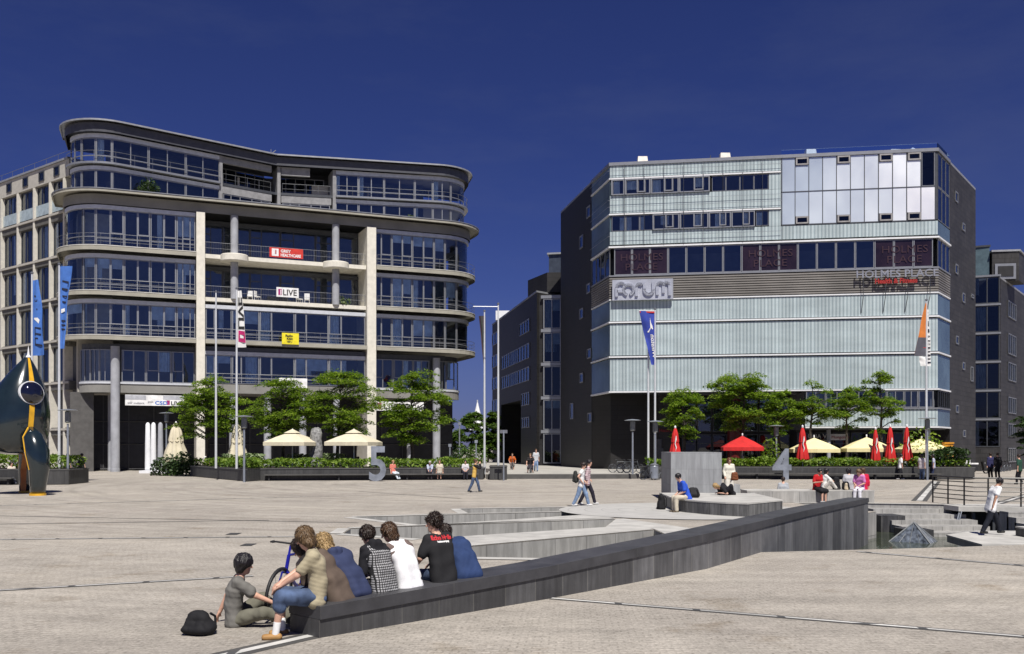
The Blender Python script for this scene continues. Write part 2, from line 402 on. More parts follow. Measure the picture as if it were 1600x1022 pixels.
# =================================================================== windows
rw = random.Random(11)
def window(path, s0, s1, z0, z1, o, parent, mull=(), trans=None, cas=None, fm=ALU, gm=None, curt=0., fw=.085, deep=.10, name='window', blind=0.):
    """One glazed unit: frame with bars (cas: list of (f0, f1, zf) opening lights, as fractions), one pane, perhaps a curtain."""
    gm = gm or GLASS
    a, b = s0 + .02, s1 - .02; w = b - a; f = MB()
    f.ribbon(path, a, b, o - .05, o + deep * .5, z0, z0 + fw); f.ribbon(path, a, b, o - .05, o + deep * .5, z1 - fw, z1)
    for m in (0., *mull, 1.):
        c = a + w * m; c = min(max(c, a + fw / 2), b - fw / 2)
        f.ribbon(path, c - fw / 2, c + fw / 2, o - .048, o + deep * .6, z0 + .004, z1 - .004)
    if trans is not None:
        zt = z0 + (z1 - z0) * trans; f.ribbon(path, a + .01, b - .01, o - .04, o + deep * .45, zt - fw * .4, zt + fw * .4)
    for f0, f1, zf in cas or ():
        zc = z0 + (z1 - z0) * zf
        f.ribbon(path, a + w * f0, a + w * f1, o - .03, o + deep * .75, zc, zc + fw)
        for e in (f0, f1): f.ribbon(path, a + w * e - fw * .45, a + w * e + fw * .45, o - .035, o + deep * .78, zc + .01, z1 - fw)
    fo = f.build(name, fm, parent)
    p = MB(); p.sheet(path, a + .01, b - .01, o, z0 + .01, z1 - .01); p.build('pane', gm, fo)
    if rw.random() < curt:
        c = MB(); q0 = a + w * rw.choice((0, 0, .25, .5)); q1 = q0 + w * rw.choice((.2, .3, .5)); n = max(3, int((q1 - q0) / .12)); top = z1 - .1; bot = z0 + (.1 if rw.random() < .6 else .35 * (z1 - z0))
        for k in range(n):
            u0, u1 = q0 + (q1 - q0) * k / n, q0 + (q1 - q0) * (k + 1) / n
            if u1 > b - .1: break
            A, B = path.at(u0, o - .12 - .07 * (k % 2)), path.at(u1, o - .12 - .07 * ((k + 1) % 2)); c.face([(*A, bot), (*B, bot), (*B, top), (*A, top)])
        if c.f: c.build('curtain', CURT, fo)
    if blind and rw.random() < blind:
        c = MB(); h = (z1 - z0) * rw.uniform(.25, .6); c.sheet(path, a + .1, b - .1, o - .08, z1 - h, z1 - .09); c.build('blind', CURT, fo)
    return fo
def railing(path, s0, s1, o, z, parent, h=1.05, step=1.6, rods=3, m=None, rod_r=.013, bars=False):
    f = MB(); n = max(1, round((s1 - s0) / step))
    ss = path.sub(s0, s1)
    for k in range(rods):
        zz = z + h * (k + 1) / rods
        f.tube([(*path.at(q, o), zz) for q in ss], rod_r * (1.5 if k == rods - 1 else 1), 5)
    for k in range(n + 1):
        q = s0 + (s1 - s0) * k / n; p = path.at(q, o)
        f.tube([(*p, z - .25), (*p, z + h)], rod_r * 1.4, 5)
    if bars:
        nb = int((s1 - s0) / .16)
        for k in range(nb):
            p = path.at(s0 + (s1 - s0) * (k + .5) / nb, o); f.tube([(*p, z + .03), (*p, z + h - .02)], .009, 3, False)
    return f.build('railing', m or RAIL, parent)

# =================================================================== left office building
D = Vector((.9254, .3790)); NB = Vector((-.3790, .9254))       # along the front, and away from the plaza
L0 = Vector((-39.9, 86.0)) + NB * .8
def corner_at_u(base, d, back, r, u, side):
    """slide a rounded corner along a wall line until its outermost point shows in column u"""
    lo, hi = -8., 60.
    for _ in range(50):
        t = (lo + hi) / 2; p = base + d * t
        pts = fillet([(*(p + (d if side < 0 else -d) * 12), 0), (*p, r), (*(p + back * 12), 0)])
        us = [800 + FOC * q.x / q.y for q in pts]
        e = min(us) if side < 0 else max(us)
        if e < u: lo = t
        else: hi = t
    return base + d * t
BL = Vector((-.34, .94)).normalized()
A1 = corner_at_u(L0, D, BL, 3.6, 104, -1); A2 = corner_at_u(L0, D, NB, 3.6, 730, 1)
W0 = Path(fillet([(*(A1 + BL * 7), 0), (*A1, 3.6), (*A2, 3.6), (*(A2 + NB * 14), 0)]))
LB = empty('office_building', (A1.x, A1.y, 0), 'pale concrete office block with rounded glass corners, curved slabs and a set-back penthouse', 'building')
sA = 7 - 3.6 * 1.0 + .2
for q in W0.s:
    if W0.u_at(q) > 330: break
SF0 = next(q for k, q in enumerate(W0.s) if k > 3 and (W0.p[min(k + 1, len(W0.p) - 1)] - W0.p[k]).length > 5 and q > 2)   # start of the straight front
SF1 = W0.s[W0.s.index(SF0) + 1]
def SU(u): return W0.s_at(u, 0, SF0 - 2.2, SF1 + 3)
SE0, SE1 = .5, W0.len - .5
p0, p1, p2, p3 = SU(306), SU(320), SU(571), SU(585.5)
def body_poly(o, back=11.):
    pts = [W0.at(q, o) for q in W0.sub(0.3, W0.len - .3)]
    return pts
# storeys
F_A, F_B, F_C, F_D = (20.75, 24.45), (16.6, 20.0), (12.55, 15.85), (8.35, 11.45)
slabs = [(24.5, 25.45, .35), (20.2, 20.6, .85), (16.12, 16.5, .85), (12.06, 12.45, .85)]
m = MB(); m.slab(body_poly(.30), 24.5, 25.40); m.build('fascia', BAND, LB)
m = MB()
cpts = [W0.at(q, 1.25) for q in W0.sub(0.3, W0.len - .3)]
m.slab(cpts, 25.42, 25.62); m.build('cornice', CREAM2, LB)
m = MB()
m.ribbon(W0, .3, W0.len - .3, 1.22, 1.30, 25.66, 25.74); m.ribbon(W0, .3, W0.len - .3, 1.1, 1.2, 25.625, 25.655); m.build('gutter', ALU, LB)
for z0, z1, o in slabs[1:]:
    m = MB()
    # three pieces: left corner wing, centre, right corner wing; the centre of the upper storeys is an open balcony
    pl = [W0.at(q, o) for q in W0.sub(.3, p0 - .01)] + [W0.at(p0 - .01, -9), W0.at(.3, -4)]
    m.slab(pl, z0, z1); m.build('balcony_slab', CREAM2, LB); m = MB()
    pl = [W0.at(q, o) for q in W0.sub(p3 + .01, W0.len - .3)] + [W0.at(W0.len - .3, -6), W0.at(p3 + .01, -9)]
    m.slab(pl, z0, z1); m.build('balcony_slab', CREAM2, LB)
    m = MB(); oc = .25 if z0 > 15 else .85
    m.slab([W0.at(p1 + .01, oc), W0.at(p2 - .01, oc), W0.at(p2 - .01, -9), W0.at(p1 + .01, -9)], z0 + .03, z1 + .02); m.build('balcony_slab', CREAM if z0 > 15 else CREAM2, LB)
TRIM = mat('pale_slab_trim', (.60, .59, .55), .6, var=.08)
for z0, z1, o in slabs[1:]:
    for a, b in ((.35, p0 - .02), (p3 + .02, W0.len - .35)):
        m = MB(); m.ribbon(W0, a, b, o - .05, o + .03, z1 + .002, z1 + .06); m.build('slab_trim', TRIM, LB)
# storeys C/D, centre floor between
m = MB(); m.slab([W0.at(p1 + .01, .05), W0.at(p2 - .01, .05), W0.at(p2 - .01, -9), W0.at(p1 + .01, -9)], 7.45, 8.3); m.build('balcony_slab', BAND, LB)
# piers
for a, b in ((p0, p1), (p2, p3)):
    m = MB(); m.ribbon(W0, a + .02, b - .02, -3.6, .62, 0, 24.48); m.build('pier', CREAM, LB)
# interior core
m = MB()
f = lambda t, b: L0 + D * t + NB * b
tA = (A1 - L0).dot(D); tB = (A2 - L0).dot(D)
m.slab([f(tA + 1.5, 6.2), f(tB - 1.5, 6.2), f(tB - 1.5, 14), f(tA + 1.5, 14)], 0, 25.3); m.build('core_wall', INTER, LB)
def zone(a, b, fl, cuts, o=0., **k):
    z0, z1 = fl; e = [a] + [SU(c) if c > 0 else -c for c in cuts] + [b]
    for x, y in zip(e[:-1], e[1:]): yield x, y, z0, z1
# left and right corner storeys
for fl, cu in ((F_A, .15), (F_B, .9), (F_C, .7)):
    z0, z1 = fl; pel = .36
    m = MB(); m.ribbon(W0, SE0, p0 - .03, -.1, .16, z1 - pel, z1 - .01); m.build('blind_box', PELMET, LB)
    m = MB(); m.ribbon(W0, p3 + .03, SE1, -.1, .16, z1 - pel, z1 - .01); m.build('blind_box', PELMET, LB)
    for x, y, a, b in zone(SE0, p0 - .04, (z0, z1 - pel), (118, 128, 150, 194, 235, 276)):
        u = W0.u_at((x + y) / 2)
        if y - x < 1.4 or u < 150: window(W0, x, y, a, b, 0, LB, curt=cu, trans=.24, blind=.25)
        elif u < 270: window(W0, x, y, a, b, 0, LB, mull=(.5,), cas=((.54, .96, .34),), curt=cu, trans=.2, blind=.3)
        else: window(W0, x, y, a, b, 0, LB, mull=(.32, .72), cas=((.32, .72, .34),), curt=cu, trans=.2, blind=.3)
    for x, y, a, b in zone(p3 + .04, SE1, (z0, z1 - pel), (612, 644, 678, 695, 713)):
        u = W0.u_at((x + y) / 2)
        if u > 676: window(W0, x, y, a, b, 0, LB, curt=cu * .7, trans=.2, blind=.3)
        else: window(W0, x, y, a, b, 0, LB, mull=(.5,) if u > 613 else (.35,), cas=((.53, .97, .34),) if u > 613 else ((.38, .97, .34),), curt=cu * .6, trans=.2, blind=.3)
    railing(W0, SE0, p0 - .1, .78, z0 - .1, LB, rods=3); railing(W0, p3 + .1, SE1, .78, z0 - .1, LB, rods=3)
# storey D, set in, with its bay soffit
z0, z1 = F_D
pl = [W0.at(q, -.9) for q in W0.sub(SF0 - 4.2, p0 - .02)] + [W0.at(p0 - .02, -7), W0.at(SF0 - 4.2, -6)]
m = MB(); m.slab(pl, 7.35, 8.15); m.build('bay_soffit', BAND, LB)
pr = [W0.at(q, -.9) for q in W0.sub(p3 + .02, SF1 + 4.2)] + [W0.at(SF1 + 4.2, -6), W0.at(p3 + .02, -7)]
m = MB(); m.slab(pr, 7.35, 8.15); m.build('bay_soffit', BAND, LB)
for a, b in ((SF0 - 4, p0 - .03), (p3 + .03, SF1 + 4)):
    m = MB(); m.ribbon(W0, a, b, -1.02, -.82, 8.16, 8.34); m.build('window_sill', PELMET, LB)
for e in ([SF0 - 4, SU(122), SU(150), SU(174)], [SU(189), SU(228), SU(268), p0 - .05], [p3 + .05, SU(618), SU(650), SU(676)], [SU(688), SU(704), SF1 + 4]):
    for x, y in zip(e[:-1], e[1:]): window(W0, x, y, 8.35, 11.35, -1., LB, mull=(.5,), cas=((.08, .48, .36),) if y - x > 2 else None, gm=GLASS, curt=.2)
for a, b, c, d in ((SF0 - 4, p0 - .03, 11.4, 11.88), (p3 + .03, SF1 + 4, 11.4, 11.88), (SU(175), SU(188), 8.35, 11.39), (SU(677), SU(687), 8.35, 11.39)):
    m = MB(); m.ribbon(W0, a, b, -1.25, -1.08, c, d); m.build('dark_lintel', ALUD, LB)
# centre: two loggias above, two flush storeys below
for fl in (F_A, F_B):
    z0, z1 = fl
    for x, y, a, b in zone(p1 + .02, p2 - .02, (z0 - .1, z1 - .35), (352, 396, 445, 502)):
        window(W0, x, y, a, b, -2.9, LB, mull=(.38,), cas=((.02, .37, .72),), fm=ALUD, gm=GLASS)
    m = MB(); m.ribbon(W0, p1 + .02, p2 - .02, -3.05, -2.82, z1 - .34, z1); m.build('dark_lintel', ALUD, LB)
    railing(W0, p1 + .05, p2 - .05, .12, z0 - .08, LB, h=1.1, rods=2, bars=True, step=2.6, rod_r=.014)
    for u in (366, 524):
        q = SU(u); c = W0.at(q, .15); m = MB()
        m.lathe([(.36, z0 - .12), (.36, z1 + .02)], 20, (c.x, c.y, 0)); m.build('round_column', COLM, LB, smooth=False)
for u in (366, 524):
    q = SU(u); c = W0.at(q, .18); m = MB(); m.lathe([(1.25, 20.02), (1.3, 20.08), (1.3, 20.62), (1.25, 20.68)], 28, (c.x, c.y, 0)); m.build('balcony_drum', CREAM, LB)
for fl, cu in ((F_C, .75), (F_D, .5)):
    z0, z1 = fl; pel = .36
    m = MB(); m.ribbon(W0, p1 + .03, p2 - .03, -.1, .16, z1 - pel, z1 - .01); m.build('blind_box', PELMET, LB)
    for x, y, a, b in zone(p1 + .04, p2 - .04, (z0, z1 - pel), (362, 405, 460, 513)):
        window(W0, x, y, a, b, 0, LB, mull=(.35,), cas=((.03, .33, .33),), curt=cu, trans=.2, blind=.2)
    railing(W0, p1 + .1, p2 - .1, .78 if z0 > 10 else .2, z0 - .1, LB, rods=3)
m = MB(); m.ribbon(W0, p1 + .03, p2 - .03, -.2, .1, 11.47, 11.88); m.build('dark_lintel', ALUD, LB)
# double-height ground floor
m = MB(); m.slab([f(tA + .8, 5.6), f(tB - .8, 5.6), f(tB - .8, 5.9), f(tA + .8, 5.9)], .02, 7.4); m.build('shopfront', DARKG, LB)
m = MB()
for k in range(15):
    c = f(tA + 1 + k * 2.3, 5.54); m.box((c.x, c.y, 3.7), (.09, .09, 7.3), R(22))
c0, c1 = f(tA + .9, 5.52), f(tB - .9, 5.52)
for z in (.15, 2.6, 4.8):
    m.tube([(*c0, z), (*c1, z)], .06, 4)
m.build('shopfront_frame', mat('dim_frame', (.05, .05, .055), .5), LB)
for u, o, r in ((180, -.55, .40), (147, -4.2, .36), (364, -.5, .36), (418, -.5, .36), (473, -.5, .36), (526, -.5, .36), (682, -.5, .40), (640, -4., .3)):
    q = W0.s_at(u, o, SF0 - 2, SF1 + 3); c = W0.at(q, o); m = MB()
    top = 11.6 if u in (180, 682) else 7.4
    m.lathe([(r + .02, 0), (r + .02, .25), (r, .3), (r, top)], 20, (c.x, c.y, 0)); m.build('round_column', COLM, LB)
# wall return at the far left, closing the ground floor
m = MB(); c = W0.at(SF0 - 4.4, -1.5); m.box((c.x - .3, c.y, 3.7), (2.0, 1.2, 7.4), R(22)); m.build('corner_wall', mat('grey_render', (.085, .082, .08), .8), LB)

# ---- penthouse: concave glass front under a thin flying roof
pb = Vector((-38.6, 86.4)); vx = Vector((-24.2, 98.1)); pe = Vector((-5.0, 102.3))
d1 = (vx - pb).normalized(); d2 = (pe - vx).normalized(); n1 = Vector((-d1.y, d1.x)); n2 = Vector((-d2.y, d2.x))
def slide(base, d, back, r, u, left):
    lo, hi = 0., 40.
    for _ in range(50):
        t = (lo + hi) / 2; p = base + d * t
        pts = fillet([(*base, 0), (*p, r), (*(p + back * 12), 0)]); us = [800 + FOC * q.x / q.y for q in pts]
        if (min(us) > u) if left else (max(us) < u): lo = t
        else: hi = t
    return base + d * t
B1 = slide(vx, -d1, BL, 3.2, 111, True); B2 = slide(vx, d2, n2, 3.2, 724, False)
PH = Path(fillet([(*(B1 + BL * 8), 0), (*B1, 3.2), (*vx, 0), (*B2, 3.2), (*(B2 + n2 * 10), 0)]))
sv = min(PH.s, key=lambda q: (PH.at(q) - vx).length)
SP0, SP1 = 4.2, PH.len - 5.
def PU(u): return PH.s_at(u, 0, 5.8, PH.len - 8.)
m = MB(); m.slab([PH.at(q, 1.0) for q in PH.sub(.2, PH.len - .2)], 31.85, 32.0); m.build('roof', SLATEROOF, LB)
m = MB(); m.slab([PH.at(q, .55) for q in PH.sub(.2, PH.len - .2)], 30.95, 31.8); m.build('roof_fascia', DFASC, LB)
m = MB(); m.slab([PH.at(q, .1) for q in PH.sub(.2, PH.len - .2)], 28.05, 28.3); m.build('floor_slab', ALUD, LB)
for a, b in ((SP0, PU(343)), (PU(524), SP1)):
    m = MB(); m.ribbon(PH, a, b, .0, .5, 28.1, 28.28); m.build('balcony_slab', ALU, LB)
m = MB()
ci = [PH.at(q, -4.4) for q in (7., sv, PH.len - 8)]
m.slab([ci[0], ci[1], ci[2], ci[2] + n2 * 3, ci[1] + n2 * 4.5, ci[0] + n1 * 3], 25.6, 30.9); m.build('core_wall', INTER, LB)
pa, pbq, pc, pd = PU(343), PU(347), PU(519), PU(524)
for a, b, cuts in ((SP0, pa, (128, 150, 175, 232, 290)), (pd, SP1, (560, 600, 648, 676, 704))):
    e = [a] + [PU(c) for c in cuts] + [b]
    m = MB(); m.ribbon(PH, a, b, -.05, .12, 30.55, 30.92); m.ribbon(PH, a, b, -.05, .12, 27.62, 27.96); m.build('blind_box', PELMET, LB)
    for x, y in zip(e[:-1], e[1:]):
        mu = (.5,) if y - x > 1.9 else ()
        window(PH, x, y, 28.3, 30.53, 0, LB, mull=mu, trans=.28, curt=.6 if a > 20 else .25); window(PH, x, y, 25.64, 27.6, 0, LB, mull=mu, curt=.4 if a > 20 else .1)
    railing(PH, a + .1, b, .46, 28.2, LB, rods=2)
for q in (pa + .12, pc + .2, sv + .35):
    m = MB(); m.ribbon(PH, q - .16, q + .16, -2.2, .14, 25.64, 30.94); m.build('pier', mat('grey_concrete', (.24, .24, .25), .8), LB)
m = MB()
m.ribbon(PH, pbq, sv - .4, -.1, .05, 27.3, 28.04); m.ribbon(PH, sv + .6, pc - .1, -.1, .05, 27.3, 28.04)
m.ribbon(PH, pbq, sv - .4, -.3, .05, 30.3, 30.94); m.ribbon(PH, sv + .6, sv + .6 + (pc - sv) * .5, -.3, .05, 30.1, 30.94)
m.build('parapet', mat('grey_concrete', (.24, .24, .25), .8), LB)
m = MB(); m.ribbon(PH, pbq + 2.2, sv - 3.2, -2.9, -2.6, 28.3, 29.9); m.ribbon(PH, sv + 4.2, sv + 6.2, -2.9, -2.6, 28.3, 29.9); m.build('terrace_wall', CREAM, LB)
for a, b in ((pbq + .1, sv - .5), (sv + .7, pc - .2)):
    window(PH, a, b, 28.3, 30.7, -3.1, LB, mull=(.2, .4, .6, .8), fm=ALU, gm=GLASSD); window(PH, a, b, 25.64, 27.28, -.05, LB, mull=(.16, .35, .6, .8), gm=GLASSD)
    railing(PH, a, b, .02, 28.2, LB, rods=2, step=1.2)
m = MB(); c = PH.at(sv, -2); m.tube([(c.x, c.y, 31.7), (c.x, c.y, 33.3)], .04, 6); m.tube([(c.x - .4, c.y, 33.0), (c.x, c.y, 32.8), (c.x + .5, c.y, 33.2)], .05, 5); m.build('roof_antenna', ALU, LB)
def plant_tuft(name, loc, r, h, n, m, parent, seed, leaf=.2):
    rr = random.Random(seed); b = MB()
    for _ in range(n):
        a = rr.uniform(0, 6.28); q = r * math.sqrt(rr.random()); z = h * rr.random() * (1 - .5 * (q / r) ** 2)
        c = Vector((loc[0] + q * math.cos(a), loc[1] + q * math.sin(a), loc[2] + z)); leafq(b, c, leaf * rr.uniform(.6, 1.3), rr, .9)
    return b.build(name, m, parent)
def leafq(b, c, s, rr, tilt=.5):
    n = Vector((rr.gauss(0, tilt), rr.gauss(0, tilt), 1)).normalized(); t = n.orthogonal().normalized()
    t = Matrix.Rotation(rr.uniform(0, 6.28), 3, n) @ t; k = n.cross(t)
    b.face([c - t * s, c - k * s * .42 + n * s * .06, c + t * s, c + k * s * .42 + n * s * .06], [(0, 0)] * 4)
LEAF = leaf_mat('locust_leaves', (.055, .115, .013), (.25, .335, .042), .45, .45)
HEDGE = leaf_mat('hedge_leaves', (.055, .115, .012), (.22, .31, .045), .7, .35)
SHRUB = leaf_mat('dark_shrub_leaves', (.012, .03, .010), (.045, .08, .02), 1., .15)
PALE = leaf_mat('pale_tuft_leaves', (.05, .09, .03), (.16, .2, .08), 1., .2)
for u, q, s, mm in ((229, .75, 4, SHRUB), (640, .6, 5, PALE)):
    c = PH.at(PU(u), q + .1); t = plant_tuft('potted_shrub', (c.x, c.y, 25.66), .95, 1.7 if u < 300 else .9, 420, mm, None, s, .16)
    tag(t, 'dark bushy shrub growing on the penthouse terrace edge' if u < 300 else 'low pale tuft growing on the right end of the penthouse terrace', 'shrub')
c = W0.at(SU(536), -.5); t = plant_tuft('potted_shrub', (c.x, c.y, 16.5), .9, 1.1, 260, PALE, None, 8, .17); tag(t, 'pale potted plant behind the lower loggia railing at its right column', 'plant')

# ---- side wing receding to the left: fins, deep bays, glass balustrades
g0 = Vector((-42.4, 92.0)); gd = Vector((-.79, .613)).normalized()
WG = Path([g0 + gd * 26, g0])
def GU(u): return WG.s_at(u)
FIN = mat('pale_fin_concrete', (.62, .59, .52), .8, var=.06)
WR = mat('wing_render', (.42, .40, .36), .85, var=.06)
m = MB(); m.ribbon(WG, 0, WG.len, -12, -.75, 0, 28.3); m.build('wing_wall', INTER, LB)
fins = [GU(u) for u in (-46, -22, 3, 28.5, 54, 79, 101)]
rowz = [(25.2, 28.2), (21.0, 24.3), (16.9, 20.2), (12.8, 16.1), (8.7, 12.0), (4.2, 7.8)]
for q in fins:
    m = MB(); m.ribbon(WG, q - .15, q + .15, -.74, .1, 0, 28.25); m.build('fin', FIN, LB)
for k, (a, b) in enumerate(rowz):
    lo = rowz[k + 1][1] if k + 1 < len(rowz) else 3.4
    m = MB(); m.ribbon(WG, 0, WG.len, -.73, .03, lo + .02, a - .02); m.build('spandrel', mat('wing_spandrel', (.10, .097, .09), .8), LB)
    m = MB(); m.ribbon(WG, 0, WG.len, .035, .16, a - .30, a - .1); m.build('ledge', WR, LB)
for x, y in zip(fins[1:-1], fins[2:]):
    for k, (a, b) in enumerate(rowz):
        if k == 5: continue
        window(WG, x + .17, y - .17, a, b, -.28, LB, mull=(.4, .75), fm=ALUD, gm=GLASS, curt=.9 if k else .2)
    m = MB(); m.ribbon(WG, x + .17, y - .17, -.1, -.07, 25.3, 26.4); m.build('glass_balustrade', mat('frosted_balustrade', (.35, .42, .45), .25), LB)
m = MB(); m.ribbon(WG, 0, WG.len, -12, .06, 28.3, 29.9); m.build('attic_wall', WR, LB)
m = MB(); m.ribbon(WG, 0, WG.len, -12, .2, 29.92, 30.1); m.build('wing_roof', SLATEROOF, LB)
for x, y in zip(fins[1:-1], fins[2:]):
    c = (x + y) / 2; window(WG, c - .55, c + .55, 28.65, 29.6, .09, LB, fm=ALUD, gm=GLASSD, name='attic_window')
railing(WG, 0, WG.len, -.1, 30.0, LB, h=.8, rods=1, step=2.4)
m = MB(); c = W0.at(SF0 - 6, -2.); m.slab([W0.at(.4, -.6), W0.at(SF0 - 5., -.9), W0.at(SF0 - 5., -4), W0.at(.4, -4)], 7.3, 24.4); m.build('return_wall', WR, LB)
# =================================================================== glass forum building on the right
C0, C1, C2, C3 = Vector((4.9, 96.5)), Vector((8.16, 80.)), Vector((33.7, 76.)), Vector((42.4, 87.8))
FB = Path([C0, C1, C2, C3]); sC1, sC2 = FB.s[1], FB.s[2]
FO = empty('forum_building', (C1.x, C1.y, 0), 'ribbed pale green glass block with dark slate side walls, behind the number 4', 'building')
ga = sC1 - 5.5; gb = sC2 + 4.2
def FU(u): return FB.s_at(u, 0, sC1, sC2)
SIDEG = mat('shaded_side_glass', (.10, .145, .18), .18, var=.15, scale=.4, spec=.5)  # channel glass again on the side faces, its shade put into the colour
def rib(a, b, z0, z1, name='glass_band', o0=-.25, o1=0., mt=None):
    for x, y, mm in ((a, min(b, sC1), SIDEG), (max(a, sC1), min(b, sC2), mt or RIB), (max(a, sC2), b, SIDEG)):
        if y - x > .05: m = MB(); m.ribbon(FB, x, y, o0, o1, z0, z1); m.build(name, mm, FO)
def trim(a, b, z, h=.12, o=.1, mt=None, name='ledge'):
    m = MB(); m.ribbon(FB, a, b, -.2, o, z, z + h); return m.build(name, mt or WHITE, FO)
uM = FU(1221); uE = FU(1461)
SHADE_SLATE = brick_mat('shaded_slate', (.020, .019, .020), (.016, .0155, .016), (.010, .0095, .010), 1.2, .42, .55, .02, .2, 'UV', bump=.15)  # same slate, with the shade on flank and recess put into its colour
# slate body and core
m = MB(); m.slab([C0 + Vector((.0, 0)), FB.at(ga - .02, 0), FB.at(ga - .02, -6), C0 + Vector((8, 4))], 0, 25.75); m.build('slate_wall', SHADE_SLATE, FO)
m = MB(); m.slab([FB.at(gb + .02, -8), FB.at(gb + .02, 0), C3, C3 + Vector((-7, 6))], 0, 25.75); m.build('slate_wall', SLATE, FO)
m = MB(); m.slab([FB.at(ga, -.8), FB.at(sC1, -4.5), FB.at(sC2, -4.5), FB.at(gb, -.8), FB.at(gb, -9), FB.at(ga, -7)], 6.9, 25.6); m.build('core_wall', INTER, FO)
m = MB(); m.slab([C0, C1, C2, C3, C3 + Vector((-9, 12)), C0 + Vector((9, 8))], 25.76, 25.95); m.build('roof', SLATEROOF, FO)
m = MB(); m.slab([FB.at(ga, -.3), FB.at(sC1, -.3), FB.at(sC2, -.3), FB.at(gb, -.3), FB.at(gb, -8), FB.at(ga, -7)], 6.86, 7.05); m.build('floor_slab', ALUD, FO)
for z in (16.25, 19.05, 22.6):
    m = MB(); m.slab([FB.at(ga, -.4), FB.at(sC1, -.4), FB.at(sC2, -.4), FB.at(gb, -.4), FB.at(gb, -8), FB.at(ga, -6)], z, z + .2); m.build('floor_slab', ALUD, FO)
# lower ribbed bands
for z0, z1 in ((6.95, 9.62), (9.9, 12.5), (12.76, 14.45)): rib(ga, gb, z0, z1)
for z in (6.78, 9.68, 12.56): trim(ga - .02, gb + .02, z + .02, .12, .12)
trim(ga, gb, 14.47, .1, .08)
# louvre band
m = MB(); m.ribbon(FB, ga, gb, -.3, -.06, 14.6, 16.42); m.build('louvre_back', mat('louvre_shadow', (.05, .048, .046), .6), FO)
m = MB()
for k in range(9): m.ribbon(FB, ga, gb, -.05, .05, 14.66 + k * .195, 14.78 + k * .195, False)
m.build('louvre_panel', mat('louvre_metal', (.24, .225, .205), .45, .3, var=.14, scale=.35), FO)
# dark window band with faint lettering behind the panes
trim(ga, gb, 16.44, .12, .1, ALU); trim(ga - .02, gb + .02, 18.84, .13, .13)
wine = mat('wine_window_film', (.022, .013, .019), .08, var=.3, scale=.6, spec=.6)
e = [sC1 + .35 + (sC2 - sC1 - .7) * k / 17 for k in range(18)]
for k in range(17):
    w_ = window(FB, e[k], e[k + 1], 16.58, 18.8, -.02, FO, gm=wine if k in (0, 1, 2, 7, 8, 9, 14, 15, 16) else GLASS, fw=.06, deep=.06)
dimlet = mat('dim_window_lettering', (.05, .03, .042), .9, spec=.1)
for k, (i, t1, t2) in enumerate(((0, 'HOLMES', 'PLACE'), (7, 'HOLMES', 'PLACE'), (14, 'HOLMES', 'PLACE'))):
    p = FB.at(e[i] + .5, .03); d, n = FB.dirn(e[i] + 1)
    text_mesh('window_lettering', t1, .82, (p.x, p.y, 17.75), (d.x, d.y, 0), (0, 0, 1), dimlet, FO, .004, sx=1.15)
    p = FB.at(e[i] + .9, .03); text_mesh('window_lettering', t2, .82, (p.x, p.y, 16.95), (d.x, d.y, 0), (0, 0, 1), dimlet, FO, .004, sx=1.15)
for a, b, n in ((ga, sC1, 4), (sC2, gb, 3)):
    for k in range(n): window(FB, a + .05 + (b - a - .1) * k / n, a + .05 + (b - a - .1) * (k + 1) / n, 16.58, 18.8, -.02, FO, fw=.06, deep=.06)
# upper left: ribbed bands and two strips of windows
rib(ga, gb if False else FU(1470), 19.12, 20.2)
rib(ga, uM - .05, 21.75, 23.2); rib(ga, uM - .05, 24.72, 25.68)
trim(ga - .02, uM - .05, 21.57, .11, .1); trim(ga - .02, uM - .05, 24.54, .11, .1)
trim(ga, gb, 25.69, .26, .1, ALU, 'roof_edge')
bg_ = mat('pale_blue_film', (.18, .27, .36), .12)
s1 = [FU(u) for u in (957, 978, 1018, 1062, 1110)]
for k, (x, y) in enumerate(zip(s1[:-1], s1[1:])): window(FB, x, y, 23.22, 24.5, .05, FO, mull=(.5,) if k else (), cas=((.5, .78, .12),) if k else None, fm=ALU, gm=GLASS, curt=.7, deep=.2)
rib(ga, sC1, 23.22, 24.5); rib(ga, sC1, 20.22, 21.53)
for x, y in ((1112, 1134), (1134, 1156), (1156, 1178), (1178, 1201)): window(FB, FU(x), FU(y), 23.24, 24.48, -.06, FO, fw=.03, deep=.05, gm=GLASS)
rib(FU(1201.5), uM - .05, 23.22, 24.5)
for x, y in ((955, 977), (977, 999), (999, 1020)): window(FB, FU(x), FU(y), 20.25, 21.5, -.06, FO, fw=.03, deep=.05, gm=GLASS, curt=.9)
s2 = [FU(u) for u in (1021, 1063, 1108, 1143, 1180)]
for x, y in zip(s2[:-1], s2[1:]): window(FB, x, y, 20.22, 21.5, .05, FO, mull=(.5,), cas=((.5, .76, .12),), fm=ALU, gm=GLASS, curt=.7, deep=.2)
window(FB, FU(1181), FU(1201), 20.3, 21.5, -.06, FO, fw=.03, deep=.05, gm=GLASS, curt=1)
rib(FU(1201.5), uM - .05, 20.22, 21.53)
m = MB()
for k in range(9):
    q = FU(978 + k * 30.5); m.ribbon(FB, q - .011, q + .011, .17, .2, 19.0, 25.7)
m.build('facade_rod', ALUD, FO)
m = MB()
for z in (19.75, 22.2, 22.75, 25.2): m.ribbon(FB, ga, uM, .2, .22, z, z + .022, False)
m.build('facade_cable', ALU, FO)
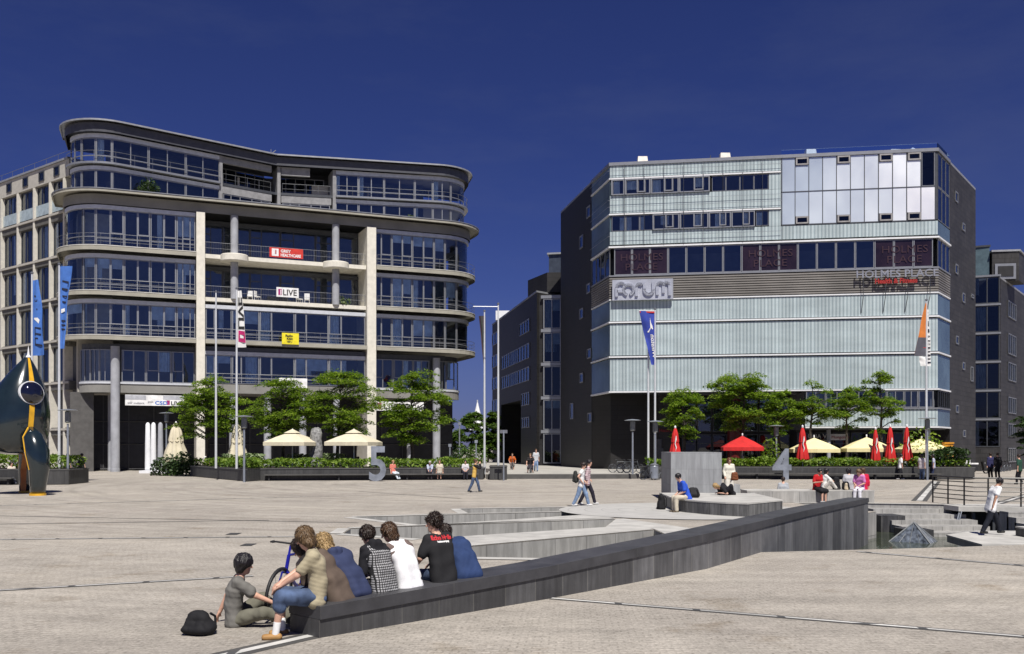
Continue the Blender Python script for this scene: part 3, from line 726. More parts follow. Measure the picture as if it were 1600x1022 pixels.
# side faces of the glazed corner
rib(sC2 + .01, gb, 19.12, 20.2)
for k in range(3):
    for z0, z1 in ((20.3, 22.9), (22.95, 25.6)):
        w0 = sC2 + .05 + (gb - sC2 - .1) * k / 3; window(FB, w0, w0 + (gb - sC2 - .1) / 3, z0, z1, -.02, FO, fw=.05, deep=.05)
for a, z0, z1 in ((0, 20.3, 21.5), (0, 23.25, 24.5)):
    for k in range(4): w0 = ga + .05 + (sC1 - ga - .1) * k / 4
# panels with a reflection, brighter rightward, put into their base colours, two rows of eleven, with small opening lights
MIR = []
for k in range(5):
    mm, nt_, b_, N_, L_ = new_mat('mirror_panel_glass')
    b_.inputs['Base Color'].default_value = c4([(.50, .57, .66), (.62, .68, .75), (.74, .79, .84), (.87, .90, .93), (.97, .97, .98)][k])
    b_.inputs['Metallic'].default_value = .55; b_.inputs['Roughness'].default_value = .42 - .02 * k
    nz = noise_tex(nt_, coords(nt_, 'Object', (.5, .5, .35)), .5, 3); L_(ramp(nt_, nz, [(.3, .32), (.7, .5)]), b_.inputs['Roughness'])
    MIR.append(mm)
n = 11; dx = (uE - uM) / n
for k in range(n):
    a, b = uM + k * dx + .03, uM + (k + 1) * dx - .03
    for r, (z0, z1) in enumerate(((20.32, 22.9), (22.98, 25.66))):
        if r == 1 and k == 10:
            window(FB, a, b, z0, z1, 0, FO, fw=.04, deep=.06, gm=GLASSD); continue
        vent = k in (1, 4, 7, 9 if r else 10)
        vent = k in (1, 4, 7, 10) if r == 0 else k in (1, 4, 7, 10)
        vent = (k % 3 == 1 and k < 9) or (k == 9 and False)
        if k == 10: vent = False
        if k in (1, 4, 7, 9): vent = True if k != 9 else True
        lo, hi = z0, z1
        if vent and r == 0: lo = z0 + .62
        if vent and r == 1: hi = z1 - .62
        m = MB(); m.ribbon(FB, a, b, -.06, .0, lo, hi); m.build('mirror_panel', MIR[min(4, max(0, int(k * .42 + rw.uniform(-.3, .6))))], FO)
        if vent:
            zz = (z0, lo - .03) if r == 0 else (hi + .03, z1)
            window(FB, a, b, zz[0], zz[1], .04, FO, fw=.11, deep=.1, gm=GLASSD, fm=mat('vent_frame', (.28, .27, .27), .5), name='vent_window')
m = MB()
for k in range(n + 1): q = uM + k * dx; m.ribbon(FB, q - .025, q + .025, -.08, .03, 20.3, 25.9, True)
m.ribbon(FB, uM, uE, -.08, .028, 22.9, 22.97); m.ribbon(FB, uM, uE, -.08, .03, 20.22, 20.3)
m.build('panel_frame', ALUD, FO)
m = MB(); m.ribbon(FB, uM, gb, -.05, .0, 25.95, 26.35); m.build('glass_parapet', GLASS, FO)
m = MB(); m.ribbon(FB, uE + .03, sC2, -.2, -.01, 20.3, 25.66); m.build('corner_post', ALUD, FO)
# roof vents and dome
for u, y in ((1004, 84), (1133, 83), (1267, 82), (1399, 82)):
    p = PT(u, 250, y); m = MB()
    m.hexa([(p.x - .55, y - .5, 25.9), (p.x + .55, y - .5, 25.9), (p.x + .55, y + .5, 25.9), (p.x - .55, y + .5, 25.9)], [(p.x - .4, y - .1, 27.7), (p.x + .4, y - .1, 27.7), (p.x + .4, y + .5, 27.7), (p.x - .4, y + .5, 27.7)])
    m.build('roof_vent', mat('vent_cowl', (.62, .58, .52), .6), FO)
p = PT(1426, 230, 82); m = MB(); m.tube([(p.x, 82, 25.9), (p.x, 82, 27.3)], .06, 6); m.lathe([(0.02, 27.1), (.22, 27.25), (.27, 27.5), (.2, 27.75), (.02, 27.85)], 12, (p.x, 82, 0)); m.build('roof_dome', WHITE, FO)
for u in (1110, 1300, 1345): 
    p = PT(u, 240, 81); m = MB(); m.tube([(p.x, 81, 25.9), (p.x, 81, 26.9)], .035, 5); m.build('roof_rod', ALUD, FO)
# ground storeys: dark recess on the left, ribbed glass box on the right
uL = FU(1258); uD = FU(1012)
m = MB(); m.slab([FB.at(ga, -.02), FB.at(ga, -1.6) if False else FB.at(sC1 - 2.2, -.9), FB.at(sC1 + 1.2, -4.4), FB.at(uD, -4.4), FB.at(uD, -9), FB.at(ga, -6.5)], 0, 6.84); m.build('slate_wall', SHADE_SLATE, FO)
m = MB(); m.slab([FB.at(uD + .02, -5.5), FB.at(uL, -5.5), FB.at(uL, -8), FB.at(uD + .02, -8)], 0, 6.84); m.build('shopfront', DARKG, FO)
for k in range(7):
    a = uD + (uL - uD) * k / 7; window(FB, a + .05, a + (uL - uD) / 7 - .05, .1, 3.4, -5.3, FO, gm=GLASSD, fm=ALUD, trans=.75); window(FB, a + .05, a + (uL - uD) / 7 - .05, 3.6, 6.6, -5.3, FO, gm=GLASS, fm=ALUD)
m = MB(); q = FU(1138); p = FB.at(q, -3.6); m.lathe([(.6, 0), (.6, 6.8)], 20, (p.x, p.y, 0)); m.build('red_column', mat('red_column_paint', (.10, .008, .008), .4), FO)
m = MB(); m.ribbon(FB, uL, gb, -7, -.3, 3.7, 6.75); m.build('core_wall', INTER, FO)
rib(uL, gb, 3.95, 5.28); trim(uL, gb, 3.8, .12, .12); trim(uL, gb, 5.3, .1, .1, ALU)
e2 = [uL + .05, FU(1290), FU(1325), FU(1358), FU(1385), FU(1412), FU(1434), FU(1458)]
for x, y in zip(e2[:-1], e2[1:]): window(FB, x, y, 5.42, 6.74, 0, FO, mull=(.5,), fm=ALU, gm=GLASS, curt=.5, fw=.06)
for k in range(2): window(FB, sC2 + .05 + k * 2.05, sC2 + 2.05 + k * 2.05, 5.42, 6.74, 0, FO, fm=ALUD, gm=GLASSD, mull=(.33, .66), fw=.06)
m = MB(); m.ribbon(FB, uL, gb, -7, -3.2, 0, 3.72); m.build('shopfront', DARKG, FO)
for k in range(6):
    a = uL + (sC2 - uL) * k / 6; window(FB, a + .05, a + (sC2 - uL) / 6 - .05, .1, 3.5, -3.0, FO, gm=GLASSD, fm=ALUD, trans=.72)
for u in (1300, 1378, 1425, 1463):
    p = FB.at(FU(u), -.7); m = MB(); m.lathe([(.16, 0), (.16, 3.8)], 12, (p.x, p.y, 0)); m.build('round_column', COLM, FO)
# small windows in the slate flanks
def flank(u, v0, v1, a, b, wid=1.0):
    q = FB.s_at(u, 0, a, b); p = FB.at(q); z1, z0 = PT(u, v0, p.y).z, PT(u, v1, p.y).z
    window(FB, q - wid / 2, q + wid / 2, z0, z1, .03, FO, fm=ALU, gm=GLASS, fw=.1, deep=.08, name='flank_window')
for u, v0, v1 in ((920, 322, 340), (909, 368, 388), (920, 443, 458), (909, 482, 498), (921, 545, 560), (909, 583, 598), (894, 630, 655), (922, 645, 660)): flank(u, v0, v1, 0, ga - .1, 1.3)
for u, v0, v1 in ((1494, 300, 316), (1505, 349, 361), (1494, 413, 428), (1505, 458, 473), (1495, 525, 538), (1505, 566, 578), (1518, 573, 596), (1495, 633, 645), (1506, 672, 683), (1519, 460, 466)): flank(u, v0, v1, gb, FB.len, 1.1)
# lower door and notices in the dark recess
q = FU(968); 
def recess_panel(u, v0, v1, w, mt, name):
    a = FB.s_at(u, -4.38, sC1 + 1.2, sC2); p = FB.at(a, -4.38); z1, z0 = PT(u, v0, p.y).z, max(.02, PT(u, v1, p.y).z)
    m = MB(); m.ribbon(FB, a - w / 2, a + w / 2, -4.39, -4.3, z0, z1); return m.build(name, mt, FO)
recess_panel(963, 700, 734, 1.15, mat('grey_door', (.05, .05, .06), .4), 'door')
recess_panel(1001, 686, 734, .75, mat('grey_door', (.05, .05, .06), .4), 'door')
for u in (937, 982): recess_panel(u, 692, 714, .62, mat('notice_board', (.16, .165, .18), .5), 'notice_board')

# ---- lettering signs on this building (each hangs from it)
d, n = FB.dirn(FU(1010)); dv = (d.x, d.y, 0); nv = Vector((n.x, n.y, 0))
pA = FB.at(FU(962.5), .35); pB = FB.at(FU(1054.5), .35)
FS = empty('forum_sign', (pA.x, pA.y, 14.45), 'silver board with wavy raised forum lettering on the louvre band', 'sign')
m = MB(); m.ribbon(FB, FU(962.5), FU(1054.5), .3, .42, 14.42, 16.12); m.build('sign_board', mat('silver_board', (.50, .52, .58), .35, .35, var=.12, scale=.8), FS)
LETM = mat('silver_letter', (.52, .54, .60), .3, .4, var=.08)
def stroke(pts, r=.115):
    o = FB.at(FU(966), .50); mm = MB(); P3 = []
    for x, z in pts: P3.append(Vector((o.x + d.x * x, o.y + d.y * x, 14.5 + z)))
    off = Vector((d.x, d.y, 0)) * r; up = Vector((0, 0, 1)); N_ = nv * .07
    for k in range(len(P3) - 1):
        a, b = P3[k], P3[k + 1]; t = (b - a).normalized(); s_ = Vector((d.x, d.y, 0)) * t.z * r - up * (t.dot(Vector((d.x, d.y, 0)))) * r
        a = a - t * .03; b = b + t * .03
        mm.hexa([a + s_ - N_, b + s_ - N_, b - s_ - N_, a - s_ - N_], [a + s_ + N_, b + s_ + N_, b - s_ + N_, a - s_ + N_])
    return mm.build('letter', LETM, FS)
def arc(cx, cz, r, a0, a1, n=14): return [(cx + r * math.cos(R(a0 + (a1 - a0) * k / n)), cz + r * math.sin(R(a0 + (a1 - a0) * k / n))) for k in range(n + 1)]
stroke([(.22, .25), (.22, .95)] + arc(.56, 1.0, .34, 180, 25)); stroke([(.26, .66), (.72, .66)])
stroke(arc(1.2, .78, .42, 250, -70, 22)); stroke([(1.86, .25), (1.86, .95)] + arc(2.1, 1.0, .24, 180, 40))
stroke([(2.5, 1.36)] + [(2.5, .78)] + arc(2.86, .72, .36, 180, 360) + [(3.22, 1.36)])
stroke([(3.55, .3), (3.55, 1.0)] + arc(3.8, 1.05, .25, 180, 0) + [(4.05, .45)]); stroke([(4.06, 1.0)] + arc(4.3, 1.05, .25, 180, 0) + [(4.55, .25)])
def letters_on(u0, u1, z, body, size, mt, name, label, o=.5, bold=.0):
    a = FU(u0); p = FB.at(a, o); t = text_mesh(name, body, size, (p.x, p.y, z), dv, (0, 0, 1), mt, None, .05, bold=bold)
    wd = (FB.at(FU(u1), o) - p).length; xs = [((v.co - Vector((p.x, p.y, z))).dot(Vector(dv))) for v in t.data.vertices]; k = wd / max(xs)
    for v in t.data.vertices:
        r = v.co - Vector((p.x, p.y, z)); x = r.dot(Vector(dv)); v.co = v.co + Vector(dv) * (x * (k - 1))
    return tag(t, label, 'sign')
HP = letters_on(1333, 1459, 15.75, 'HOLMES PLACE', .82, mat('pale_letter', (.22, .23, .28), .5, .1), 'lettering_sign', 'pale HOLMES PLACE letters standing above a red line of lettering', .42, .012)
letters_on(1362, 1427, 15.28, 'Health & Fitness', .52, mat('red_letter', (.30, .015, .012), .5), 'lettering_sign', 'small red italic lettering line under the pale HOLMES PLACE letters', .40, .02)
for u in (1345, 1379, 1413, 1447):
    p = FB.at(FU(u), .36); q = FB.at(FU(u), .05); m = MB(); m.tube([(p.x, p.y, 15.9), (p.x, p.y, 14.2), (q.x, q.y, 13.0)], .03, 5)
    m.build('sign_bracket', ALUD, HP)
pz = FB.at(FB.s_at(930, -4.3, sC1 + 1.2, sC2), -4.3)
a0 = FB.s_at(931, -4.3, sC1 + .2, sC2); p = FB.at(a0, -4.3)
t = text_mesh('lettering_sign', 'HOLMES PLACE', .62, (p.x, p.y, 4.15), dv, (0, 0, 1), mat('dull_letter', (.14, .14, .14), .5), None, .04, sx=1.0); tag(t, 'dull grey HOLMES PLACE letters on the dark slate recess', 'sign')
p = FB.at(a0 + 1.1, -4.3); t = text_mesh('lettering_sign', 'Health & Fitness', .42, (p.x, p.y, 3.6), dv, (0, 0, 1), mat('dull_red_letter', (.22, .01, .01), .5), None, .03); tag(t, 'dull red italic lettering low on the dark slate recess', 'sign')
p = FB.at(FU(1277), -2.6); t = text_mesh('lettering_sign', 'DEJA VU', .5, (p.x, p.y, 3.0), dv, (0, 0, 1), mat('cafe_letter', (.6, .6, .6), .5), None, .03); tag(t, 'small pale DEJA VU letters above the cream parasols', 'sign')
m = MB(); m.lathe([(.25, -.03), (.25, .03)], 14); t = m.build('round_emblem', mat('red_letter', (.5, .02, .015), .4), None); t.rotation_euler = (R(90), 0, 0); p = FB.at(FU(1269), -2.6); t.location = (p.x, p.y, 3.2); tag(t, 'round red emblem beside the DEJA VU letters', 'sign')
p = FB.at(FU(1321), -2.6); CS = empty('cafe_sign', (p.x, p.y, 2.9), 'white cafe name board above the middle cream parasol', 'sign')
m = MB(); m.ribbon(FB, FU(1314), FU(1350), -2.62, -2.5, 2.85, 3.35); m.build('sign_board', WHITE, CS)
p = FB.at(FU(1320), -2.48); text_mesh('lettering', 'Mongolian', .34, (p.x, p.y, 2.98), dv, (0, 0, 1), mat('red_letter', (.5, .02, .015), .4), CS, .01)

# =================================================================== slate block farther right
S0 = Vector((44.0, 91.5)); S1 = Vector((46.1, 90.6)); S2 = Vector((58., 106.5))
SP = Path([S0, S1, S2]); q1 = SP.s[1]
SB = empty('slate_office_building', (S1.x, S1.y, 0), 'dark slate office block with a tall glazed stair shaft at the right edge', 'building')
m = MB(); m.slab([S1 + Vector((.02, .04)), S2, S2 + Vector((-8, 8)), S0 + Vector((-1, 9)), S0 + Vector((.1, 1.2))], 0, 18.2); m.build('slate_wall', SLATE, SB)
m = MB(); m.slab([S1 + Vector((.02, .04)), S2, S2 + Vector((-8, 8)), S0 + Vector((-1, 9)), S0 + Vector((.1, 1.2))], 18.22, 18.4); m.build('roof', SLATEROOF, SB)
for k in range(6):
    z = 2.3 + k * 2.72; window(SP, .06, q1 - .04, z, z + 2.5, -.05, SB, mull=(.5,), fm=ALUD, gm=GLASSD, curt=.5, name='stair_window')
    m = MB(); m.ribbon(SP, .02, q1, -.3, .06, z + 2.52, z + 2.7); m.build('floor_band', ALU, SB)
m = MB(); m.ribbon(SP, .02, q1, -.5, .0, 0, 2.25); m.build('base_wall', SLATE, SB)
c = PT(1563, 420, 94); m = MB(); m.prism([(c.x - 1.2, 93.2), (c.x + 1.2, 92.8), (c.x + 3.0, 95.2), (c.x - .4, 97)], 18.4, 21.2); m.build('roof_house', SLATE, SB)
m = MB(); m.prism([(c.x - 1.3, 93.1), (c.x + 1.3, 92.7), (c.x + 3.1, 95.2), (c.x - .5, 97.1)], 21.22, 21.4); m.build('roof', SLATEROOF, SB)
m = MB(); m.box((c.x - .05, 92.95, 19.3), (1.9, .12, 1.5), -.16); m.build('window', ALU, SB); m = MB(); m.box((c.x - .05, 92.87, 19.3), (1.4, .06, 1.0), -.16); m.build('pane', BLACK, SB)
m = MB(); m.prism([(c.x - 3.2, 94.5), (c.x - 1.25, 93.6), (c.x - .5, 96.5), (c.x - 2.6, 97.5)], 18.4, 21.8); m.build('glass_stairhouse', mat('pale_green_glass', (.09, .13, .15), .08), SB)
m = MB(); m.prism([(c.x - 3.3, 94.4), (c.x - 1.2, 93.5), (c.x - .4, 96.6), (c.x - 2.7, 97.6)], 21.82, 22.0); m.build('roof', ALUD, SB)
for z0, z1 in ((15., 16.6), (11.4, 13.4), (8.8, 10.6), (5.6, 7.2), (3.3, 4.6), (.8, 2.2)):
    for k in range(2): window(SP, q1 + 3.6 + k * 2.2, q1 + 5.7 + k * 2.2, z0, z1, .04, SB, mull=(.5,), fm=ALU, gm=GLASS, curt=.3)

# =================================================================== dark block between the two, down the side street
M0 = Vector((-2.6, 127.)); M1 = Vector((2.6, 100.)); M2 = Vector((6.0, 99.5)); M3 = Vector((9, 104))
MP = Path([M0, M1, M2]); s1_ = MP.s[1]
MD = empty('street_office_building', (M1.x, M1.y, 0), 'dark slate block down the side street with long window strips', 'building')
def MU(u): return MP.s_at(u, 0, 0, s1_)
gate0, gate1 = MU(783), MU(814)
MS = brick_mat('street_slate', (.022, .021, .022), (.018, .0175, .018), (.011, .0105, .011), 1.2, .42, .55, .02, .25, 'UV', bump=.15)
def mblock(a, b, z0, z1, name='slate_wall', mt=None):
    m = MB(); m.ribbon(MP, a, b, -7, 0, z0, z1); return m.build(name, mt or MS, MD)
mblock(0, gate0, 0, 18.4); mblock(gate1, s1_, 0, 18.4); mblock(gate0, gate1, 7.6, 18.4)
m = MB(); m.ribbon(MP, gate0, gate1, -7.2, -5.5, 4., 7.58); m.build('passage_wall', CREAM2, MD)
m = MB(); m.ribbon(MP, gate0, gate1, -7.2, -3.5, 1.9, 2.4); m.build('passage_bridge', CREAM2, MD)
m = MB(); m.slab([M1 + Vector((.02, .3)), M2, M3, M1 + Vector((1, 8))], 0, 18.2); m.build('slate_wall', MS, MD)
m = MB(); m.ribbon(MP, 0, s1_, -7, .06, 18.42, 18.6); m.build('roof', SLATEROOF, MD)
for v0, v1, cols in ((497, 517, (812, 828)), (540, 565, (784, 797, 810, 828)), (577, 600, (784, 797, 810, 828)), (612, 632, (815, 828)), (651, 668, (815, 828))):
    for x, y in zip(cols[:-1], cols[1:]):
        a, b = MU(x), MU(y); zt = PT(x, v0 + (8 if x < 800 else 0), MP.at(a).y).z; p = MP.at(MU(828)); z1 = PT(828, v0 if len(cols) < 3 else v0 - 5, p.y).z; z0 = PT(828, v1 if len(cols) < 3 else v1 - 6, p.y).z
        window(MP, a + .05, b - .05, z0, z1, .03, MD, mull=(.25, .5, .75), fm=ALU, gm=GLASS, curt=.4)
for k in range(5):
    z = 3.0 + k * 2.9; window(MP, .2, MU(778), z + 1, z + 2.6, .03, MD, mull=(.5,), fm=ALU, gm=GLASS)
for k in range(5):
    z = .6 + k * 3.5; window(MP, s1_ + .7, MP.len - .2, z, z + 3.1, .02, MD, mull=(.35, .7), fm=ALU, gm=GLASSD, curt=.3, blind=.2, name='stair_window')
    m = MB(); m.ribbon(MP, s1_ + .5, MP.len - .02, -.1, .12, z + 3.14, z + 3.46); m.build('floor_band', ALU, MD)
m = MB(); m.prism([(1.75, 106), (3.7, 101.2), (6.5, 101.), (6.5, 106)], 18.6, 20.7); m.build('roof_house', MS, MD)
m = MB(); m.prism([(3.9, 101.5), (7, 100.8), (8, 104), (4.5, 105)], 20.72, 22.6); m.build('glass_stairhouse', mat('dim_glass', (.05, .06, .08), .1), MD)
m = MB(); m.prism([(3.7, 101.3), (7.2, 100.6), (8.2, 104.2), (4.3, 105.2)], 22.62, 22.8); m.build('roof', SLATEROOF, MD)
m = MB(); c = PT(782, 490, 124); m.box((c.x + 1.2, 124, 19.2), (3.6, 2., 1.2)); m.build('roof_house', WHITE, MD)
# =================================================================== the plaza: paving, channels, pool
WZ = -.9
holes = []
def zone_px(*q): return [(G(*p).x, G(*p).y) for p in q]
ch = [zone_px((732, 802), (923, 797.5), (897, 792.5), (719, 795)),
      zone_px((552, 808), (662, 821), (925, 803.5), (923, 799)),
      zone_px((536, 834), (659, 842.5), (945, 824), (962, 811), (548, 826)),
      zone_px((690, 868), (743, 871), (862, 873), (1052, 841), (1022, 828), (736, 854))]
pool = [(4.95, 20.5), (5.3, 20.27), (9.0, 21.1), (13.0, 22.2), (21.5, 24.0), (21.5, 37.2), (17.2, 37.2), (13.9, 38.2), (11.4, 38.2), (11.3, 35.4), (12.6, 33.2), (11.1, 31.35), (6.88, 23.6)]
def ground_sheet(name, outer, hs, z, mt):
    vs, es, fs = [], [], []
    for poly in [outer] + hs:
        b = len(vs); vs += [Vector(p) for p in poly]; es += [(b + k, b + (k + 1) % len(poly)) for k in range(len(poly))]
    r_ = delaunay_2d_cdt(vs, es, [], 0, 1e-5)
    def inside(p, poly):
        c = False; j = len(poly) - 1
        for k in range(len(poly)):
            (x0, y0), (x1, y1) = poly[k], poly[j]
            if (y0 > p[1]) != (y1 > p[1]) and p[0] < (x1 - x0) * (p[1] - y0) / (y1 - y0) + x0: c = not c
            j = k
        return c
    m = MB()
    for fc in r_[2]:
        pts = [r_[0][k] for k in fc]; c = sum(pts, Vector((0, 0))) / len(pts)
        if any(inside(c, h) for h in hs): continue
        a = (pts[1] - pts[0]).cross(pts[2] - pts[0])
        if a < 0: pts = pts[::-1]
        m.face([(p.x, p.y, z) for p in pts])
    return m.build(name, mt)
tag(ground_sheet('plaza_ground', [(-900, -300), (900, -300), (900, 2500), (-900, 2500)], ch + [pool], 0, PAVE), kind='structure')
def strip(a, b, w, z, mt, name, kind='structure'):
    a, b = Vector(a[:2]), Vector(b[:2]); t = (b - a).normalized(); s_ = Vector((-t.y, t.x)) * w / 2; m = MB()
    q = [a - s_, b - s_, b + s_, a + s_]; m.face([(p.x, p.y, z) for p in q])
    return tag(m.build(name, mt), kind=kind)
def side_walls(poly, z0, z1, name, mt, th=.25):
    """walls that line a sunken basin: each side a slab outside the opening, just under the paving"""
    n = len(poly); area = sum(poly[k][0] * poly[(k + 1) % n][1] - poly[(k + 1) % n][0] * poly[k][1] for k in range(n)); sg = 1 if area > 0 else -1
    for k in range(n):
        a, b = Vector(poly[k]), Vector(poly[(k + 1) % n]); t = (b - a).normalized(); o = Vector((t.y, -t.x)) * sg * th; m = MB()
        q = [(a.x, a.y), (b.x, b.y), (b.x + o.x, b.y + o.y), (a.x + o.x, a.y + o.y)]
        if sg > 0: q = q[::-1]
        m.prism([(x, y) for x, y in q][::-1] if sg > 0 else q, z0, z1); tag(m.build(name, mt), kind='structure')
for k, c in enumerate(ch):
    side_walls(c, -.75, -.006 + .001 * k, 'basin_wall', STONE)
    m = MB(); area = sum(c[i][0] * c[(i + 1) % len(c)][1] - c[(i + 1) % len(c)][0] * c[i][1] for i in range(len(c)))
    p = c if area > 0 else c[::-1]; m.face([(x, y, -.42) for x, y in p]); tag(m.build('channel_water', WATER), kind='structure')
    n = len(c)
    for i in range(n):
        a, b = Vector(c[i]), Vector(c[(i + 1) % n]); t = (b - a).normalized(); sg = 1 if area > 0 else -1; o = Vector((t.y, -t.x)) * sg
        if (b - a).length > 1.2: strip(a + o * .19, b + o * .19, .34, .004 + .0006 * i + .003 * k, STONET, 'channel_coping')
# pale stone walks between the channels
def area_px(name, pts, z, mt):
    q = [G(*p) for p in pts]; m = MB(); ar = sum(q[i].x * q[(i + 1) % len(q)].y - q[(i + 1) % len(q)].x * q[i].y for i in range(len(q)))
    q = q if ar > 0 else q[::-1]; m.face([(p.x, p.y, z) for p in q]); return tag(m.build(name, mt), kind='structure')
area_px('stone_walk', [(740, 853), (1020, 827), (1060, 838), (1105, 830), (975, 811), (962, 812), (946, 825), (662, 843.5)][::1], .017, STONET)
area_px('stone_walk', [(552, 825), (960, 809.5), (926, 804.2), (664, 821.8)], .019, STONET)
area_px('stone_walk', [(560, 806), (730, 803), (923, 798.6)], .021, STONET)
side_walls(pool, -1.5, -.012, 'basin_wall', STONE)
m = MB(); m.face([(x, y, WZ) for x, y in pool]); tag(m.build('pool_water', WATER), kind='structure')
m = MB(); m.face([(x, y, -1.48) for x, y in pool]); tag(m.build('pool_bed', mat('pool_bed_stone', (.12, .12, .09), .9)), kind='structure')
def edge_coping(a, b, w=.4, z=.005): strip(a, b, w, z, STONET, 'pool_coping')
edge_coping((13.9, 38.42), (17.2, 37.42), .5); edge_coping((17.2, 37.42), (21.5, 37.42), .5, .0065); edge_coping((11.3, 38.4), (13.9, 38.42), .4, .008)
# round stone floor with rings
m = MB(); c = (6.1, 33.6); ring_m, nt_, b_, N_, L_ = new_mat('ringed_stone'); g_ = N_('ShaderNodeTexCoord'); ln = N_('ShaderNodeVectorMath'); ln.operation = 'LENGTH'; L_(g_.outputs['Object'], ln.inputs[0])
sn = N_('ShaderNodeMath'); sn.operation = 'MULTIPLY'; L_(ln.outputs['Value'], sn.inputs[0]); sn.inputs[1].default_value = 1.7; fr = N_('ShaderNodeMath'); fr.operation = 'FRACT'; L_(sn.outputs[0], fr.inputs[0])
cc = mixc(nt_, 1., ramp(nt_, fr.outputs[0], [(0., .62), (.07, 1.)]), ramp(nt_, noise_tex(nt_, g_.outputs['Object'], 1.2, 5), [(.3, (.36, .355, .34)), (.7, (.46, .45, .43))]), 'MULTIPLY'); L_(cc, b_.inputs['Base Color']); b_.inputs['Roughness'].default_value = .8
m.face([(4.45 * math.cos(6.2832 * k / 64), 4.45 * math.sin(6.2832 * k / 64), 0) for k in range(64)]); o = tag(m.build('round_stone_floor', ring_m), kind='structure'); o.location = (c[0], c[1], .026)
# drainage lines: dark slot with a bright steel cover, in short lengths
DRD = mat('drain_slot', (.07, .068, .065), .7); DRW = brick_mat('drain_cover', (.70, .69, .66), (.48, .47, .45), (.10, .1, .1), 1.0, 3., .45, .05, .3, 'Object', bump=0)
def drain(a, b, w=.1, cover=True):
    a, b = Vector((a.x, a.y)), Vector((b.x, b.y)); strip(a, b, w * 2.2, .003, DRD, 'drain_line')
    if cover: strip(a, b, w * .8, .007, DRW, 'drain_line')
drain(G(-60, 926), G(395, 900)); drain(G(862, 935), G(1660, 1000), .09); drain(G(497, 991), G(280, 1040), .16)
drain(G(1340, 862), G(1660, 889), .11); drain(G(-60, 843.5), G(470, 838.5), .13); drain(G(-60, 792), G(480, 776), .1); drain(G(1436, 783), G(1462, 752), .28); drain(G(1545, 791), G(1660, 757), .2)
drain(G(-60, 820), G(420, 813), .07, False); drain(G(-60, 805), G(560, 817), .06, False); drain(G(480, 776), G(940, 768), .05, False); drain(G(560, 768), G(720, 779), .06, False)
for (u, v) in ((365, 834.5), (388, 851.5)): strip(G(u - 9, v), G(u + 9, v), .5, .009, mat('iron_grate', (.05, .05, .05), .6), 'drain_grate')
# terrace up one deep step at the street mouth
m = MB(); m.prism([(-1.8, 68.1), (9.0, 68.7), (9.0, 79.6), (12, 79.4), (12, 128), (-12, 128), (-1.8, 84)], .001, .37); tag(m.build('terrace', mat('terrace_paving', (.40, .385, .35), .8, var=.1, scale=.5)), kind='structure')
m = MB(); m.prism([(-1.85, 68.0), (9.05, 68.6), (9.05, 68.69), (-1.85, 68.09)], .001, .33); tag(m.build('step_riser', mat('dark_riser', (.075, .073, .07), .7)), kind='structure')

# =================================================================== the long rising wall, the seats and the pool's edge
wl = [Vector(p) for p in ((-2.23, 11.11), (.51, 13.98), (3.54, 17.46), (7.2, 23.4), (11.5, 31.0))]
wh = [.365, .476, .65, .69, .59]; wb = [0., 0., 0., -1.3, -1.3]
LW = Path(wl[::1]); RW = empty('rising_stone_wall', (wl[0].x, wl[0].y, 0), 'long dark stone wall that rises out of the paving and runs into the pool', 'wall')
def hz(q):
    for k in range(len(wl) - 1):
        if q <= LW.s[k + 1] or k == len(wl) - 2:
            t = (q - LW.s[k]) / (LW.s[k + 1] - LW.s[k]); return wh[k] + (wh[k + 1] - wh[k]) * t
ss = sorted(set([LW.len * k / 26 for k in range(27)] + LW.s))
TH = .62
body = MB(); cap = MB()
for k in range(len(ss) - 1):
    a, b = ss[k], ss[k + 1]; za, zb = hz(a), hz(b); lo = 0 if LW.at(b).y < 20 else -1.4
    if lo < 0 and LW.at(a).y < 20: pass
    for mb, o0, o1, t0, t1, q0, q1 in ((body, -TH + .02, -.0, lo, lo, za - .155, zb - .155), (cap, -TH, .025, za - .15, zb - .15, za, zb)):
        A0, A1_, B0, B1_ = LW.at(a, o1), LW.at(b, o1), LW.at(a, o0), LW.at(b, o0)
        uv = [(a, t0), (b, t1), (b, q1), (a, q0)]
        mb.face([(*A0, t0), (*A1_, t1), (*A1_, q1), (*A0, q0)], uv); mb.face([(*B1_, t1), (*B0, t0), (*B0, q0), (*B1_, q1)], [uv[1], uv[0], uv[3], uv[2]])
        mb.face([(*A0, q0), (*A1_, q1), (*B1_, q1), (*B0, q0)], [(a, 0), (b, 0), (b, .6), (a, .6)])
        if mb is cap: mb.face([(*B0, t0), (*B1_, t1), (*A1_, t1), (*A0, t0)])
        for q, A, B, t, w_, rev, on in ((a, A0, B0, t0, q0, False, k == 0), (b, A1_, B1_, t1, q1, True, k == len(ss) - 2)):
            if on: p = [(*B, t), (*A, t), (*A, w_), (*B, w_)]; mb.face(p[::-1] if rev else p, [(0.05, t), (.6, t), (.6, w_), (.05, w_)])
WALLM, ntw, bw, Nw, Lw = new_mat('basalt_slabs')
uvw = coords(ntw, 'UV'); mpw = Nw('ShaderNodeMapping'); mpw.inputs['Location'].default_value = (0, 4, 0); Lw(uvw, mpw.inputs[0]); uvw = mpw.outputs[0]; tb = Nw('ShaderNodeTexBrick'); Lw(uvw, tb.inputs['Vector']); tb.offset = 0
for nm, v in (('Color1', (.15, .15, .155, 1)), ('Color2', (.058, .058, .062, 1)), ('Mortar', (.22, .215, .20, 1))): tb.inputs[nm].default_value = v
tb.inputs['Scale'].default_value = 1; tb.inputs['Brick Width'].default_value = .62; tb.inputs['Row Height'].default_value = 9; tb.inputs['Mortar Size'].default_value = .007; tb.inputs['Bias'].default_value = 0
sx = Nw('ShaderNodeSeparateXYZ'); Lw(uvw, sx.inputs[0])
